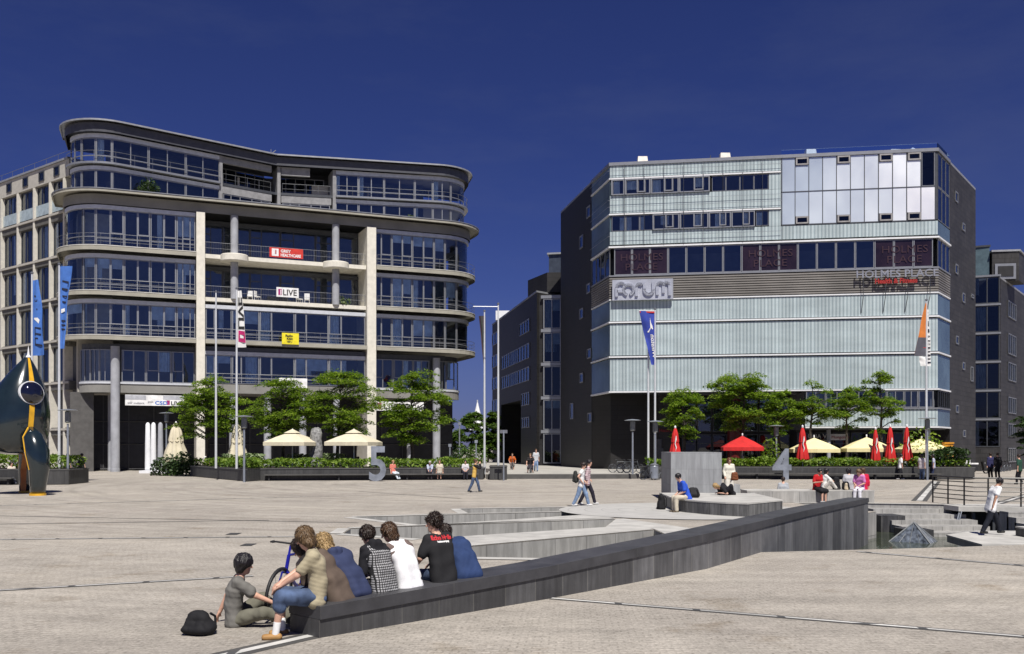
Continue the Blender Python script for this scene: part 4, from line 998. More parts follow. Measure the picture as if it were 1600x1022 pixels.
along = ramp(ntw, sx.outputs[0], [(0., .5), (1., 1.)])
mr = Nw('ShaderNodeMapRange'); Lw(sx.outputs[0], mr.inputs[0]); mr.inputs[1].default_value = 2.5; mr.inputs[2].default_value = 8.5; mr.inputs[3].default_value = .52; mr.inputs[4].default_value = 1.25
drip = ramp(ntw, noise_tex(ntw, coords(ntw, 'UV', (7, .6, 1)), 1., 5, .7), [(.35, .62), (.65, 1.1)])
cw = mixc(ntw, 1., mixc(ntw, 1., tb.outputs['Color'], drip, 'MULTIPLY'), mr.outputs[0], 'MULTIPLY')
cw = mixc(ntw, 1., cw, ramp(ntw, noise_tex(ntw, coords(ntw), 2.2, 6, .65), [(.3, .78), (.7, 1.15)]), 'MULTIPLY')
Lw(cw, bw.inputs['Base Color']); bw.inputs['Roughness'].default_value = .5; bw.inputs['Specular IOR Level'].default_value = .45
add_bump(ntw, bw, mixc(ntw, .6, tb.outputs['Fac'], noise_tex(ntw, coords(ntw), 25, 4)), .25, -.01)
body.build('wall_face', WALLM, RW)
CAPM = brick_mat('basalt_cap', (.058, .058, .064), (.046, .046, .05), (.09, .09, .09), 2.1, 4., .5, .006, .35, 'UV', bump=.25, nscale=2.5, offset=0)
cap.build('coping', CAPM, RW)

def thing_prism(name, poly, z0, z1, mt, label, cat, top=None):
    ar = sum(poly[i][0] * poly[(i + 1) % len(poly)][1] - poly[(i + 1) % len(poly)][0] * poly[i][1] for i in range(len(poly)))
    p = poly if ar > 0 else poly[::-1]
    root = empty(name, (p[0][0], p[0][1], z0), label, cat); m = MB(); m.prism(p, z0, z1 - (.05 if top else 0)); m.build('base', mt, root)
    if top: m = MB(); c = sum((Vector(x) for x in p), Vector((0, 0))) / len(p); m.prism([tuple(c + (Vector(x) - c) * 1.006) for x in p], z1 - .046, z1); m.build('coping', top, root)
    return root
CONC = brick_mat('grey_block_stone', (.33, .345, .36), (.29, .30, .315), (.24, .25, .26), 1.05, .66, .7, .008, .1, 'UV', bump=.1, grime=.2)
DST = brick_mat('grey_seat_stone', (.17, .17, .17), (.135, .135, .138), (.08, .08, .08), .48, 4, .6, .014, .25, 'UV', bump=.1, grime=.45)
thing_prism('curved_stone_seat', [(5.62, 33.4), (5.85, 32.4), (6.35, 31.4), (6.85, 30.75), (7.42, 30.3), (9.1, 32.3), (9.3, 36.9), (5.75, 37.4)], 0, .46, DST, 'low curved stone seat in front of the tall grey block', 'seat', STONET)
thing_prism('stone_block', [(6.62, 40.0), (8.74, 40.0), (8.9, 43.9), (6.86, 44.1)], 0, 2.02, CONC, 'tall plain grey stone block standing behind the curved seat', 'block')
thing_prism('stone_seat_wall', [(9.45, 38.55), (14.55, 38.55), (14.55, 39.7), (9.45, 39.7)], 0, .5, STONE, 'long pale low stone seat wall behind the end of the dark wall', 'wall', STONET)
thing_prism('stone_seat_wall', [(7.3, 44.6), (10.6, 44.6), (10.6, 45.6), (7.3, 45.6)], 0, .5, CONC, 'short grey low wall beside the white coat woman', 'wall')
m = MB()
for k in range(6):
    y0 = 37.95 - k * .9; z = -.01 - k * .15
    m.prism([(13.95, y0 - .9), (17.1, y0 - .9), (17.1, y0 + (.0 if k else .2)), (13.95, y0 + (.0 if k else .2))], -1.45, z - .15)
st = m.build('stone_steps', STONE); tag(st, 'broad pale stone steps going down to the pool', 'steps')
for k in range(2):
    o = thing_prism('step_block', [(13.6, 35.4 - k * 2.4), (14.5, 35.4 - k * 2.4), (14.5, 36.6 - k * 2.4), (13.6, 36.6 - k * 2.4)], -1.4, -.3 - k * .32, DSTONE, ['upper', 'lower'][k] + ' dark stone block beside the broad pool steps', 'block')
# glass pyramid
PY = empty('glass_pyramid', (13.5, 31.6, WZ), 'small steel and glass pyramid standing in the pool', 'pyramid')
ap = Vector((13.35, 31.9, -.27)); bb = [Vector((12.42, 31.9, WZ - .1)), Vector((13.55, 30.9, WZ - .1)), Vector((14.25, 31.9, WZ - .1)), Vector((13.2, 32.8, WZ - .1))]
m = MB()
for k in range(4): m.face([bb[k], bb[(k + 1) % 4], ap])
m.build('glass_face', mat('pyramid_glass', (.13, .15, .18), .15, .3, var=.6, scale=6, spec=.8), PY)
m = MB()
for k in range(4): m.tube([bb[k], ap], .03, 5); m.tube([bb[k], bb[(k + 1) % 4]], .03, 5)
for k in range(4):
    a, b = bb[k], bb[(k + 1) % 4]
    for t in (.25, .5, .75): m.tube([a.lerp(b, t), a.lerp(b, t).lerp(ap, .98 if t == .5 else .5)], .012, 4)
m.build('pyramid_frame', mat('dull_pyramid_bar', (.16, .17, .18), .6), PY)
# undercroft wall, deck and railing
thing_prism('pool_retaining_wall', [(17.22, 36.9), (18.45, 36.9), (18.45, 37.18), (17.22, 37.18)], -1.4, -.2, DSTONE, 'dark wall face in the shade below the railing', 'wall')
UC = empty('undercroft_deck', (17.0, 36.4, 0), 'stone deck with a shaded opening under the black railing', 'deck')
m = MB(); m.prism([(16.7, 35.9), (19.3, 35.3), (21.4, 35.3), (21.4, 37.15), (16.7, 37.15)], -.17, .012); m.build('deck_slab', STONET, UC)
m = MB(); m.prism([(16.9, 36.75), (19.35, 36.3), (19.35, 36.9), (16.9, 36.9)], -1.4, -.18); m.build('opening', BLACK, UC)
m = MB(); m.prism([(19.4, 35.5), (21.3, 35.5), (21.3, 36.4), (19.4, 36.4)], -1.4, -.175); m.build('side_wall', STONE, UC)
for k in range(3):
    m = MB(); x = 17.3 + k * .7; m.box((x, 36.0 - k * .1, -.8), (.1, .1, 1.22)); m.build('post', ALUD, UC)
m = MB(); m.tube([(16.85, 36.1, -.1), (16.1, 35.0, -1.0)], .03, 6); m.tube([(16.95, 36.1, .0), (16.2, 35.0, -.9)], .02, 6); m.build('stair_rail', STEEL, UC)
RLG = empty('black_railing', (17.0, 37.0, 0), 'black steel railing with five horizontal bars at the pool edge', 'railing')
rp = [(17.05, 38.9), (17.35, 36.1), (19.0, 35.6), (21.1, 35.55)]
RM = mat('black_rail_paint', (.02, .018, .018), .4)
m = MB()
for k in range(6): m.tube([(x, y, .22 + k * .17) for x, y in rp], .02 if k < 5 else .034, 6)
m.build('bars', RM, RLG)
RPth = Path(rp)
for k in range(7):
    p = RPth.at(RPth.len * k / 6); m = MB(); m.tube([(p.x, p.y, .0), (p.x, p.y, 1.08)], .03, 6); m.build('post', RM, RLG)
# platform by the man in the white shirt
thing_prism('stone_platform', [(12.7, 25.9), (21, 26.4), (21, 30.0), (14.6, 30.2), (13.05, 28.8)], -.62, -.40, STONE, 'pale flat stone platform under the walking man in white', 'platform', STONET)
thing_prism('stone_block', [(14.95, 27.2), (17.6, 27.0), (17.6, 28.3), (14.95, 28.5)], -.4, -.12, DSTONE, 'low dark stone block on the pale platform at the right edge', 'block', STONET)
m = MB()
for k in range(4): m.prism([(16.6, 30.6 + k * .5), (17.9, 30.6 + k * .5), (17.9, 31.2 + k * .5), (16.6, 31.2 + k * .5)], -1.3, -.42 + k * .16)
tag(m.build('stone_steps', STONE), 'small stone stair behind the low dark block', 'steps')
thing_prism('stone_pier', [(18.0, 30.2), (20.4, 30.2), (20.4, 31.5), (18.0, 31.5)], -1.3, .32, DSTONE, 'dark square stone pier at the right edge beside the stair', 'pier')

# =================================================================== planters, hedges, benches
def hedge(name, path, width, z0, h, n, mt, label, seed, leaf=.14, bumps=.3):
    rr = random.Random(seed); b = MB(); P_ = Path(path)
    for _ in range(n):
        q = rr.uniform(0, P_.len); o = rr.uniform(-width, 0); p = P_.at(q, o)
        hh = h * (1 - bumps + bumps * (.5 + .5 * math.sin(q * 2.1 + seed) * math.sin(q * .83 + 1)) ) * (1 - .25 * (abs(o + width / 2) / (width / 2)) ** 3)
        z = z0 + hh * (1 - rr.random() ** 2.2 * .9); leafq(b, Vector((p.x + rr.gauss(0, .05), p.y + rr.gauss(0, .05), z)), leaf * rr.uniform(.6, 1.4), rr, .8)
    o = b.build(name, mt); return tag(o, label, 'hedge')
def planter(poly, h, label, name='stone_planter'):
    ar = sum(poly[i][0] * poly[(i + 1) % len(poly)][1] - poly[(i + 1) % len(poly)][0] * poly[i][1] for i in range(len(poly)))
    p = poly if ar > 0 else poly[::-1]; root = empty(name, (p[0][0], p[0][1], 0), label, 'planter'); m = MB(); m.prism(p, .03, h - .06); m.build('planter_wall', PLANTER, root)
    m = MB(); c = sum((Vector(x) for x in p), Vector((0, 0))) / len(p); m.prism([tuple(Vector(x) + (Vector(x) - c).normalized() * .05) for x in p], h - .055, h); m.build('rim', mat('planter_rim', (.10, .10, .10), .5), root)
    m = MB(); m.prism([tuple(c + (Vector(x) - c) * .985) for x in p], h + .002, h + .03); m.build('soil', mat('dark_soil', (.03, .025, .02), .95), root)
    return root
def bench(a, b, label):
    P_ = Path([a, b]); root = empty('plank_bench', (*P_.at(0, .3), 0), label, 'bench'); m = MB(); m.ribbon(P_, 0, P_.len, .02, .55, .36, .44); m.build('seat', mat('dark_seat', (.07, .068, .065), .6), root)
    n = max(2, int(P_.len / 3))
    for k in range(n): q = .3 + (P_.len - .6) * k / (n - 1); m = MB(); m.ribbon(P_, q - .06, q + .06, .02, .42, 0, .358); m.build('leg', BLACK, root)
PL = [(-25.0, 74.6), (-17.3, 62.6), (-16.9, 64.5), (-2.0, 66.9), (-1.95, 70.3), (-16, 70.5), (-24, 77)]
planter(PL, .82, 'long dark stone planter in front of the office block')
hedge('hedge', [(-24.6, 74.3), (-17.3, 63.1), (-16.7, 64.9), (-2.2, 67.2)], 2.6, .8, .75, 5200, HEDGE, 'long bright green hedge in the planter in front of the office block', 3)
bench((-16.6, 64.5), (-2.4, 66.8), 'dark bench along the planter in front of the office block, behind the number 5')
planter([(-1.55, 66.2), (-.35, 66.2), (-.35, 68), (-1.55, 68)], .95, 'small square dark planter at the foot of the white pole')
PR_ = [(9.5, 68.9), (30.0, 66.7), (32.1, 66.6), (32.3, 69.8), (9.6, 72.0)]
planter(PR_, .86, 'long dark stone planter in front of the glass block')
hedge('hedge', [(9.7, 69.2), (32.0, 66.9)], 2.4, .84, .72, 5200, HEDGE, 'long bright green hedge in the planter in front of the glass block', 9)
hedge('hedge', [(29.3, 67.2), (32.0, 66.9)], 2.0, .84, 1.5, 1100, SHRUB, 'taller dark shrubs at the right end of the planter by the orange flag', 4, .16)
bench((13., 68.45), (29.6, 66.6), 'dark bench along the planter behind the number 4')
planter([(-38, 58.5), (-27.9, 57.3), (-26.6, 57.6), (-26.9, 61), (-38, 62)], .92, 'dark stone planter behind the striped sculpture')
hedge('hedge', [(-38, 58.9), (-27, 57.9)], 2.6, .9, 1.0, 2600, HEDGE, 'bright green hedge in the planter behind the striped sculpture', 5)
bench((-38, 58.4), (-29.6, 57.4), 'dark bench in front of the planter behind the striped sculpture')
for k, (u, y, r, h, n) in enumerate(((262, 76.5, 1.3, 1.75, 700), (287, 76.2, 1.3, 1.9, 800))):
    p = PT(u, 740, y); t = plant_tuft('round_shrub', (p.x, p.y, .05), r, h, n, SHRUB, None, 40 + k, .17); tag(t, ['dark shrub left of the folded cream parasol', 'dark shrub right under the folded cream parasol'][k], 'shrub')
for k, (u, y, z, r, h, n) in enumerate(((1440, 70, 1.2, 1.6, 3.0, 500), (1204, 71, 1.0, .7, 2.6, 260), (610, 72, .8, 1.6, 1.0, 500), (720, 72.5, .8, .9, 1.9, 300))):
    p = PT(u, 740, y); t = plant_tuft('loose_shrub', (p.x, p.y, z - .3), r, h, n, [LEAF, LEAF, PALE, SHRUB][k], None, 60 + k, .15)
    tag(t, ['tall loose shrub behind the pole with the orange flag', 'slim upright shrub behind the number 4', 'low pale shrub right behind the number 5', 'dark upright shrub near the right end of the office planter'][k], 'shrub')
for k, (u, wd) in enumerate(((495, 4.2), (380, 3.0))):
    p = PT(u, 728, 72.2); b = MB(); rr = random.Random(k)
    for _ in range(420): leafq(b, Vector((p.x + rr.uniform(-wd / 2, wd / 2), p.y + rr.uniform(-.6, .6), .9 + rr.random() ** .5 * .85)), .2, rr, .7)
    tag(b.build('pale_bush', leaf_mat('sage_leaves', (.12, .17, .08), (.26, .32, .18), .8, .2) if k == 0 else MC['sage_leaves']), ['broad pale sage bush beside the mottled standing stone', 'pale sage bush behind the black and white flag pole'][k], 'bush')
# =================================================================== trees
BARK = mat('grey_bark', (.055, .045, .036), .9, var=.3, scale=6, bump=.4)
def tree(u, y, box, label, seed, group, pads=44, lv=120, leafm=None, leaf=.125, z0=0., lean=0., flat=.3):
    """box = (u0, u1, v_top, v_bottom) the crown fills in the photograph; flat layered foliage pads on forking limbs"""
    rr = random.Random(seed); b = PT(u, HV, y); s = y / FOC
    x0, x1 = (box[0] - 800) * s, (box[1] - 800) * s; zt, zb = EYE + (HV - box[2]) * s, EYE + (HV - box[3]) * s
    root = empty('tree', (b.x, y, z0), label, 'tree', group); tr = MB(); cr = MB()
    cx, rx, rz, cz = (x0 + x1) / 2, (x1 - x0) / 2, (zt - zb) / 2, (zt + zb) / 2; ry = rx * .85
    top = Vector((cx * .6 + b.x * .4, y, zb + (zt - zb) * .8)); base = Vector((b.x, y, z0)); H_ = top.z - z0
    stem = [base, base.lerp(top, .25) + Vector((rr.gauss(0, .06), 0, 0)), base.lerp(top, .5) + Vector((rr.gauss(0, .12), rr.gauss(0, .1), 0)), base.lerp(top, .78) + Vector((rr.gauss(0, .15), 0, 0)), top]
    r0 = .045 + .017 * H_; tr.tube(stem, [r0, r0 * .8, r0 * .6, r0 * .35, r0 * .15], 8)
    def on_stem(t):
        k = min(int(t * 4), 3); return stem[k].lerp(stem[k + 1], t * 4 - k)
    for k in range(pads):
        while True:
            px, py, pz = rr.uniform(-1, 1), rr.uniform(-1, 1), rr.uniform(-1, 1)
            q = px * px + py * py + (pz * (1. if pz > 0 else 1.)) ** 2
            if .12 < q < 1: break
        w = 1 - .45 * max(0, pz) ** 2
        c = Vector((cx + px * rx * .86 * w, y + py * ry * .86 * w, cz + pz * rz * .9)); h = Vector((c.x - b.x, c.y - y, 0)).length
        t = min(.97, max(.28, (c.z - .45 * h - z0) / H_)); a = on_stem(t); mid = a.lerp(c, .55) + Vector((0, 0, .12 * h))
        tr.tube([a, mid, c], [r0 * .32 * (1 - t * .5), r0 * .2, .015], 5, False)
        pr = rx * rr.uniform(.15, .36); n = int(lv * rr.uniform(.7, 1.3))
        for _ in range(n):
            an = rr.uniform(0, 6.283); q = pr * math.sqrt(rr.random()) * (1 + .25 * math.sin(3 * an + k)); l = c + Vector((q * math.cos(an), q * math.sin(an), rr.gauss(0, .12 + .05 * flat) * (1.3 - q / pr) - .22 * (q / pr) ** 2 * pr))
            leafq(cr, l, leaf * rr.uniform(.6, 1.35), rr, .45)
        for _ in range(3):
            an = rr.uniform(0, 6.28); e = c + Vector((math.cos(an), math.sin(an), rr.uniform(-.1, .1))) * pr * .8; tr.tube([c, e], [.018, .006], 3, False)
    tr.build('trunk', BARK, root); cr.build('crown', leafm or LEAF, root); return root
GL_, GR_ = 'layered trees in front of the office block', 'layered trees in front of the glass block'
for k, (u, y, bx, lb, pads, ft) in enumerate((
    (322, 73.0, (268, 398, 582, 694), 'leafy tree with a wide crown behind the bare flag pole', 52, .3),
    (441, 73.6, (378, 505, 582, 690), 'leafy tree with a rounded crown above the left open cream parasol', 52, .3),
    (525, 74., (468, 604, 568, 694), 'tallest tree before the office block, above the right open cream parasol', 60, .3),
    (641, 73.8, (588, 708, 566, 712), 'leafy tree before the right corner of the office block, right of the number 5', 60, .4))):
    tree(u, y, bx, lb, 20 + k, GL_, pads + 16, 220, leaf=.11, z0=0)
for k, (u, y, bx, lb, pads, lf) in enumerate((
    (1070, 73.6, (1026, 1112, 596, 692), 'dark leafy tree behind the tall grey stone block', 34, .12),
    (1160, 73.8, (1098, 1214, 566, 682), 'broad pointed tree above the open red parasol', 62, .125),
    (1214, 73.9, (1182, 1266, 602, 686), 'rounded tree between the red parasol and the number 4', 34, .12),
    (1268, 73.2, (1236, 1304, 588, 668), 'slim sparse tree with a bare forked trunk right of the number 4', 20, .10),
    (1322, 73.0, (1284, 1366, 600, 674), 'small flat-crowned tree above the middle cream parasol', 28, .11),
    (1374, 72.6, (1334, 1414, 574, 680), 'taller airy tree between the three folded red parasols', 30, .105))):
    tree(u, y, bx, lb, 50 + k, GR_, pads + 8, 200, z0=0, leaf=lf * .92)
FAR = leaf_mat('far_tree_leaves', (.04, .085, .02), (.14, .21, .05), .5, .35)
for k, (u, y, bx, lb) in enumerate(((700, 124, (676, 728, 652, 712), 'small far tree seen at the right of the office block'), (735, 130, (712, 770, 640, 715), 'rounded far tree below the white tent peak'), (762, 120, (744, 790, 640, 722), 'far tree behind the two white poles at the street mouth'))):
    tree(u, y, bx, lb, 80 + k, None, 46, 170, FAR, .24, flat=1.)
b = MB(); rr = random.Random(4)
for _ in range(1500): leafq(b, Vector((rr.uniform(-16, -3), rr.uniform(112, 116), .3 + rr.random() * 2.2)), .28, rr, .8)
tag(b.build('hedge', FAR), 'far low hedge under the trees at the street mouth', 'hedge')
tree(1646, 66., (1588, 1705, 600, 742), 'dark tree at the right edge of the plaza', 91, None, 50, 110, SHRUB, .17)
b = PT(741, 628, 150); TN = empty('tent_roof', (b.x, 150, 0), 'white pointed tent peak rising behind the far trees', 'tent')
m = MB(); m.lathe([(1.7, 5.0), (1.0, 6.0), (.55, 7.4), (.2, 8.8), (.03, 9.6)], 16, (b.x + .5, 150, 0)); m.build('canopy', WHITE, TN); m = MB(); m.tube([(b.x + .5, 150, 0), (b.x + .5, 150, 9.7)], .1, 6); m.build('mast', POLE, TN)

# =================================================================== poles and flags
def pole(u, y, vtop, label, z0=0., r=.085, grp=None):
    p = PT(u, vtop, y); root = empty('flag_pole', (p.x, y, z0), label, 'flag pole', grp); m = MB()
    m.tube([(p.x, y, z0), (p.x, y, p.z * .5), (p.x, y, p.z)], [r, r * .85, r * .6], 10); m.build('pole', POLE, root)
    m = MB(); m.lathe([(r * .5, 0), (r * 1.1, .03), (r * 1.1, .09), (.01, .15)], 10, (p.x, y, p.z)); m.build('pole_cap', RAIL, root)
    return root, p
def cloth(p, w0, w1, z0, z1, az, wave, seed, skew=0.):
    """a hanging flag: s across from the pole, t down; returns a mapping"""
    dx, dy = math.cos(az), math.sin(az)
    def f(s, t, o=0.):
        w = (w0 + (w1 - w0) * t) * s; z = z1 + (z0 - z1) * t - skew * s * t
        wv = wave * (s ** .6) * (math.sin(5.5 * s + 4.2 * t + seed) + .5 * math.sin(11 * t + 3 * s + seed))
        return Vector((p.x + dx * (w + .07) - dy * (wv + o) * 1., p.y + dy * (w + .07) + dx * (wv + o) * 1., z))
    return f
def flag(name, f, mt, label, side, marks=(), ns=10, ntt=40, cat='flag'):
    root_p = f(0, 0); m = MB()
    for i in range(ns):
        for j in range(ntt):
            a, b, c, d_ = f(i / ns, j / ntt), f((i + 1) / ns, j / ntt), f((i + 1) / ns, (j + 1) / ntt), f(i / ns, (j + 1) / ntt); m.face([a, d_, c, b], [(i / ns, j / ntt)] * 4)
    root = empty(name, root_p, label, cat); o = m.build('cloth', mt, root, smooth=True, weld=True)
    for nm, mm, polys in marks:
        k = MB()
        for poly in polys: k.face([f(s, t, side * .018) for s, t in poly])
        k.build(nm, mm, root)
    return root
def flag_text(root, f, body, mt, side, s0, s1, t0, t1, up=True, nm='lettering', bold=.02):
    """lettering that runs along the flag's length, bent with the cloth"""
    t = text_mesh(nm, body, 1., (0, 0, 0), (1, 0, 0), (0, 1, 0), mt, None, 0, bold=bold)
    xs = [v.co.x for v in t.data.vertices]; ys = [v.co.y for v in t.data.vertices]; off = wloc(root)
    import bmesh
    bm = bmesh.new(); bm.from_mesh(t.data); bmesh.ops.subdivide_edges(bm, edges=[e for e in bm.edges if e.calc_length() > .12], cuts=2, use_grid_fill=True); bm.to_mesh(t.data); bm.free()
    for v in t.data.vertices:
        a = (v.co.x - min(xs)) / (max(xs) - min(xs)); b = (v.co.y - min(ys)) / (max(ys) - min(ys))
        tt = t1 + (t0 - t1) * a if up else t0 + (t1 - t0) * a; s = s0 + (s1 - s0) * b if up else s1 + (s0 - s1) * b
        v.co = f(s, tt, side * .025) - off
    t.parent = root
FBLUE = mat('sky_blue_cloth', (.055, .16, .50), .8, var=.1); FINK = mat('flag_ink', (.01, .012, .03), .8); FWHT = mat('white_cloth', (.70, .70, .69), .8, var=.05)
r1, p = pole(50, 59, 428, 'white pole of the left blue flag, behind the sculpture'); 
f = cloth(p, .50, 1.05, PT(0, 556, 59).z, p.z - .4, R(-25), .07, 1.)
def bars(t0, n, rows):
    out = []
    for k in range(n): out.append([(.35, t0 + k * .05), (.85, t0 + k * .05 + .012), (.85, t0 + k * .05 + .03), (.35, t0 + k * .05 + .018)])
    return out
F1 = flag('blue_flag', f, FBLUE, 'long pale blue flag nearest the striped sculpture, with dark strokes of lettering', -1, [('lettering', FINK, [[(.3, .2), (.6, .21), (.6, .235), (.3, .225)], [(.35, .26), (.7, .26), (.65, .29), (.4, .29)], [(.5, .38), (.6, .38), (.6, .4), (.5, .4)], [(.25, .62), (.8, .635), (.8, .655), (.25, .64)], [(.25, .64), (.32, .64), (.32, .74), (.25, .74)], [(.25, .70), (.8, .715), (.8, .735), (.25, .72)], [(.25, .76), (.5, .765), (.5, .785), (.25, .78)], [(.25, .84), (.85, .86), (.85, .885), (.25, .865)], [(.25, .78), (.31, .78), (.31, .86), (.25, .86)]]), ('emblem', FWHT, [[(.2, .5), (.55, .5), (.7, .53), (.6, .58), (.45, .55), (.2, .52)]])])
r2, p = pole(92.5, 58.6, 414, 'white pole of the right blue flag, left of the lamp post'); f = cloth(p, .85, .30, PT(0, 545, 58.6).z, p.z - .1, R(-15), .07, 3.4)
F2 = flag('blue_flag', f, FBLUE, 'long blue flag narrowing to its foot, on the pole left of the office entrance', -1, [('lettering', FINK, [[(.25, .17), (.75, .185), (.75, .205), (.25, .19)], [(.68, .19), (.76, .19), (.76, .25), (.68, .25)], [(.2, .26), (.75, .275), (.75, .30), (.2, .285)], [(.25, .35), (.8, .36), (.8, .38), (.25, .37)], [(.25, .42), (.7, .43), (.7, .45), (.25, .44)], [(.2, .65), (.9, .66), (.9, .68), (.2, .67)], [(.2, .70), (.9, .71), (.9, .73), (.2, .72)], [(.2, .75), (.9, .76), (.9, .78), (.2, .77)]]), ('emblem', FWHT, [[(.15, .52), (.6, .51), (.7, .55), (.15, .57)]])])
pole(337.5, 66.2, 457, 'bare white flag pole left of the black and white flag', .8)
r4, p = pole(369.8, 64.4, 452, 'white pole carrying the black and white flag', .8); f = cloth(p, .28, .62, PT(0, 543, 64.4).z, p.z - .1, R(-10), .05, .5)
F3 = flag('black_white_flag', f, FWHT, 'white flag with black LIVE lettering and a pink figure one', -1, [('pink_panel', mat('magenta_cloth', (.42, .01, .12), .8), [[(.12, .70), (.98, .72), (.98, .79), (.12, .77)], [(.12, .83), (.98, .85), (.98, .92), (.12, .90)], [(.12, .77), (.35, .77), (.35, .83), (.12, .83)], [(.75, .785), (.98, .79), (.98, .85), (.75, .845)]])])
flag_text(F3, f, 'LIVE', mat('black_cloth_ink', (.012, .012, .014), .8), -1, .1, .98, .12, .68, bold=.03)
r5, p = pole(757, 69.3, 487, 'left white pole at the street mouth, with a furled dark flag', .3); f = cloth(p, -.5, -.08, PT(0, 580, 69.3).z, p.z - .3, R(-12), .05, 2.)
flag('furled_flag', f, mat('dull_plum_cloth', (.045, .026, .035), .8), 'narrow dull plum flag hanging on the left pole at the street mouth', -1, [('stripe', mat('dull_green_cloth', (.04, .055, .048), .8), [[(.45, 0), (.62, 0), (.62, 1), (.45, 1)]])], 8, 24)
r6, p = pole(778.5, 67.1, 476, 'taller white pole with a cross arm, standing in the small square planter', .9); m = MB(); m.tube([(p.x, p.y, p.z - .15), (p.x - 1.75, p.y, p.z - .13)], .03, 6); m.build('cross_arm', POLE, r6)
pole(1013, 69.8, 487, 'left of the two white poles at the deep blue flag', .8)
r8, p = pole(1023.5, 69.4, 484, 'right of the two white poles, carrying the deep blue flag', .8); f = cloth(p, -1.25, -.35, PT(0, 570, 69.4).z, p.z - .1, R(6), .07, .8)
F4 = flag('blue_flag', f, mat('deep_blue_cloth', (.022, .045, .30), .75, var=.12), 'deep blue flag with a white bird and Winston lettering', -1, [
    ('hem', mat('red_cloth', (.45, .02, .02), .8), [[(.02, .006), (.98, .006), (.98, .035), (.02, .035)]]), ('top_hem', FWHT, [[(0, -.012), (1, -.012), (1, .004), (0, .004)]]),
    ('bird', FWHT, [[(.40, .12), (.36, .22), (.26, .29), (.36, .32)], [(.40, .12), (.36, .32), (.44, .33), (.44, .24)], [(.36, .32), (.26, .295), (.24, .335), (.30, .345)], [(.44, .31), (.36, .30), (.60, .40), (.72, .395)]])])
flag_text(F4, f, 'Winston', FWHT, -1, .50, .12, .44, .88, bold=.02)
r9, p = pole(1447.5, 66.3, 470, 'white pole carrying the orange and grey flag', .8); f = cloth(p, -.12, -1.0, PT(0, 556, 66.3).z, p.z - .1, R(8), .05, 1.6)
flag('orange_flag', f, mat('orange_cloth', (.55, .17, .03), .8, var=.1), 'orange and grey flag widening downward beside its pole', -1, [('grey_half', mat('grey_cloth', (.075, .075, .095), .8), [[(0, .66), (1, .66), (1, .86), (0, .86)], [(0, .86), (1, .86), (1, 1.0), (0, 1.)]]), ('thin_line', mat('red_cloth', (.45, .02, .02), .8), [[(.1, .845), (.85, .845), (.85, .855), (.1, .855)]])])
f = cloth(p, -.62, -.50, PT(0, 572, 66.3).z, PT(0, 557, 66.3).z, R(8), .04, .3); flag('flag_tail', f, FWHT, 'white tail of cloth hanging below the orange and grey flag', -1, (), 6, 8, 'flag')
f = cloth(p, .16, .30, PT(0, 572, 66.3).z, p.z - .6, R(20), .05, 2.6); flag('white_flag', f, FWHT, 'narrow white flag with dark marks behind the orange flag pole', -1, [('lettering', FINK, [[(.2, t), (.9, t + .004), (.9, t + w), (.2, t + w)] for t, w in ((.04, .03), (.10, .02), (.2, .09), (.34, .06), (.46, .02), (.54, .02), (.60, .015), (.66, .03), (.73, .02), (.79, .03), (.86, .02), (.92, .03))])], 5, 20)

# =================================================================== lamp posts
def lamp(u, vf, vt, label, z0=0.):
    y = FOC * (EYE - z0) / (vf - HV) if vf > 0 else -vf
    p = PT(u, vt, y); root = empty('street_lamp', (p.x, y, z0), label, 'street lamp', 'lantern lamps round the plaza'); m = MB(); h = p.z
    m.tube([(p.x, y, z0), (p.x, y, h - .9)], [.075, .06], 10); m.build('post', STEEL, root)
    m = MB(); m.lathe([(.09, h - .85), (.16, h - .8), (.16, h - .2), (.1, h - .12)], 12, (p.x, y, 0)); m.build('lantern', mat('lantern_glass', (.20, .21, .20), .2, .2, var=.2), root)
    m = MB()
    for k in range(6): a = k * 1.047; m.tube([(p.x + .17 * math.cos(a), y + .17 * math.sin(a), h - .82), (p.x + .17 * math.cos(a), y + .17 * math.sin(a), h - .15)], .015, 4)
    m.build('lantern_cage', RAIL, root)
    m = MB(); m.lathe([(.58, h - .1), (.59, h - .08), (.4, h - .04), (.05, h)], 20, (p.x, y, 0)); m.build('lamp_shade', STEEL, root)
lamp(106, 757, 639, 'lamp post in front of the planter right of the striped sculpture'); lamp(381.5, 753.5, 649, 'lamp post at the corner of the long office planter')
lamp(260, -80, 644, 'lamp post beside the folded cream parasol at the entrance'); lamp(988.5, -68.0, 655, 'lamp post beside the parked bicycles at the dark wall', .34)
lamp(1024, -66.5, 657, 'lamp post just right of the two white poles'); lamp(1449, -65.4, 652, 'lamp post in front of the orange flag pole'); lamp(1213, -72, 664, 'lamp post among the trees behind the number 4', .8)
p = PT(787, 673, 64.5); root = empty('sign_post', (p.x, 64.5, 0), 'thin grey post with a small plate at the street mouth', 'post'); m = MB(); m.tube([(p.x, 64.5, 0), (p.x, 64.5, 3.4)], .05, 8); m.build('post', STEEL, root); m = MB(); m.box((p.x - .0, 64.5, 3.3), (.5, .05, .22)); m.build('plate', RAIL, root)
for k, (u, vt, y) in enumerate(((718, 662, 100), (744, 690, 96), (703, 696, 96))):
    p = PT(u, vt, y); m = MB(); m.tube([(p.x, y, 0), (p.x, y, p.z)], .07, 6); m.box((p.x, y, p.z), (.3, .2, .3)); tag(m.build('thin_post', STEEL), ['tall thin grey post', 'short thin post near the white poles', 'short thin post by the office corner'][k] + ' before the far trees', 'post')

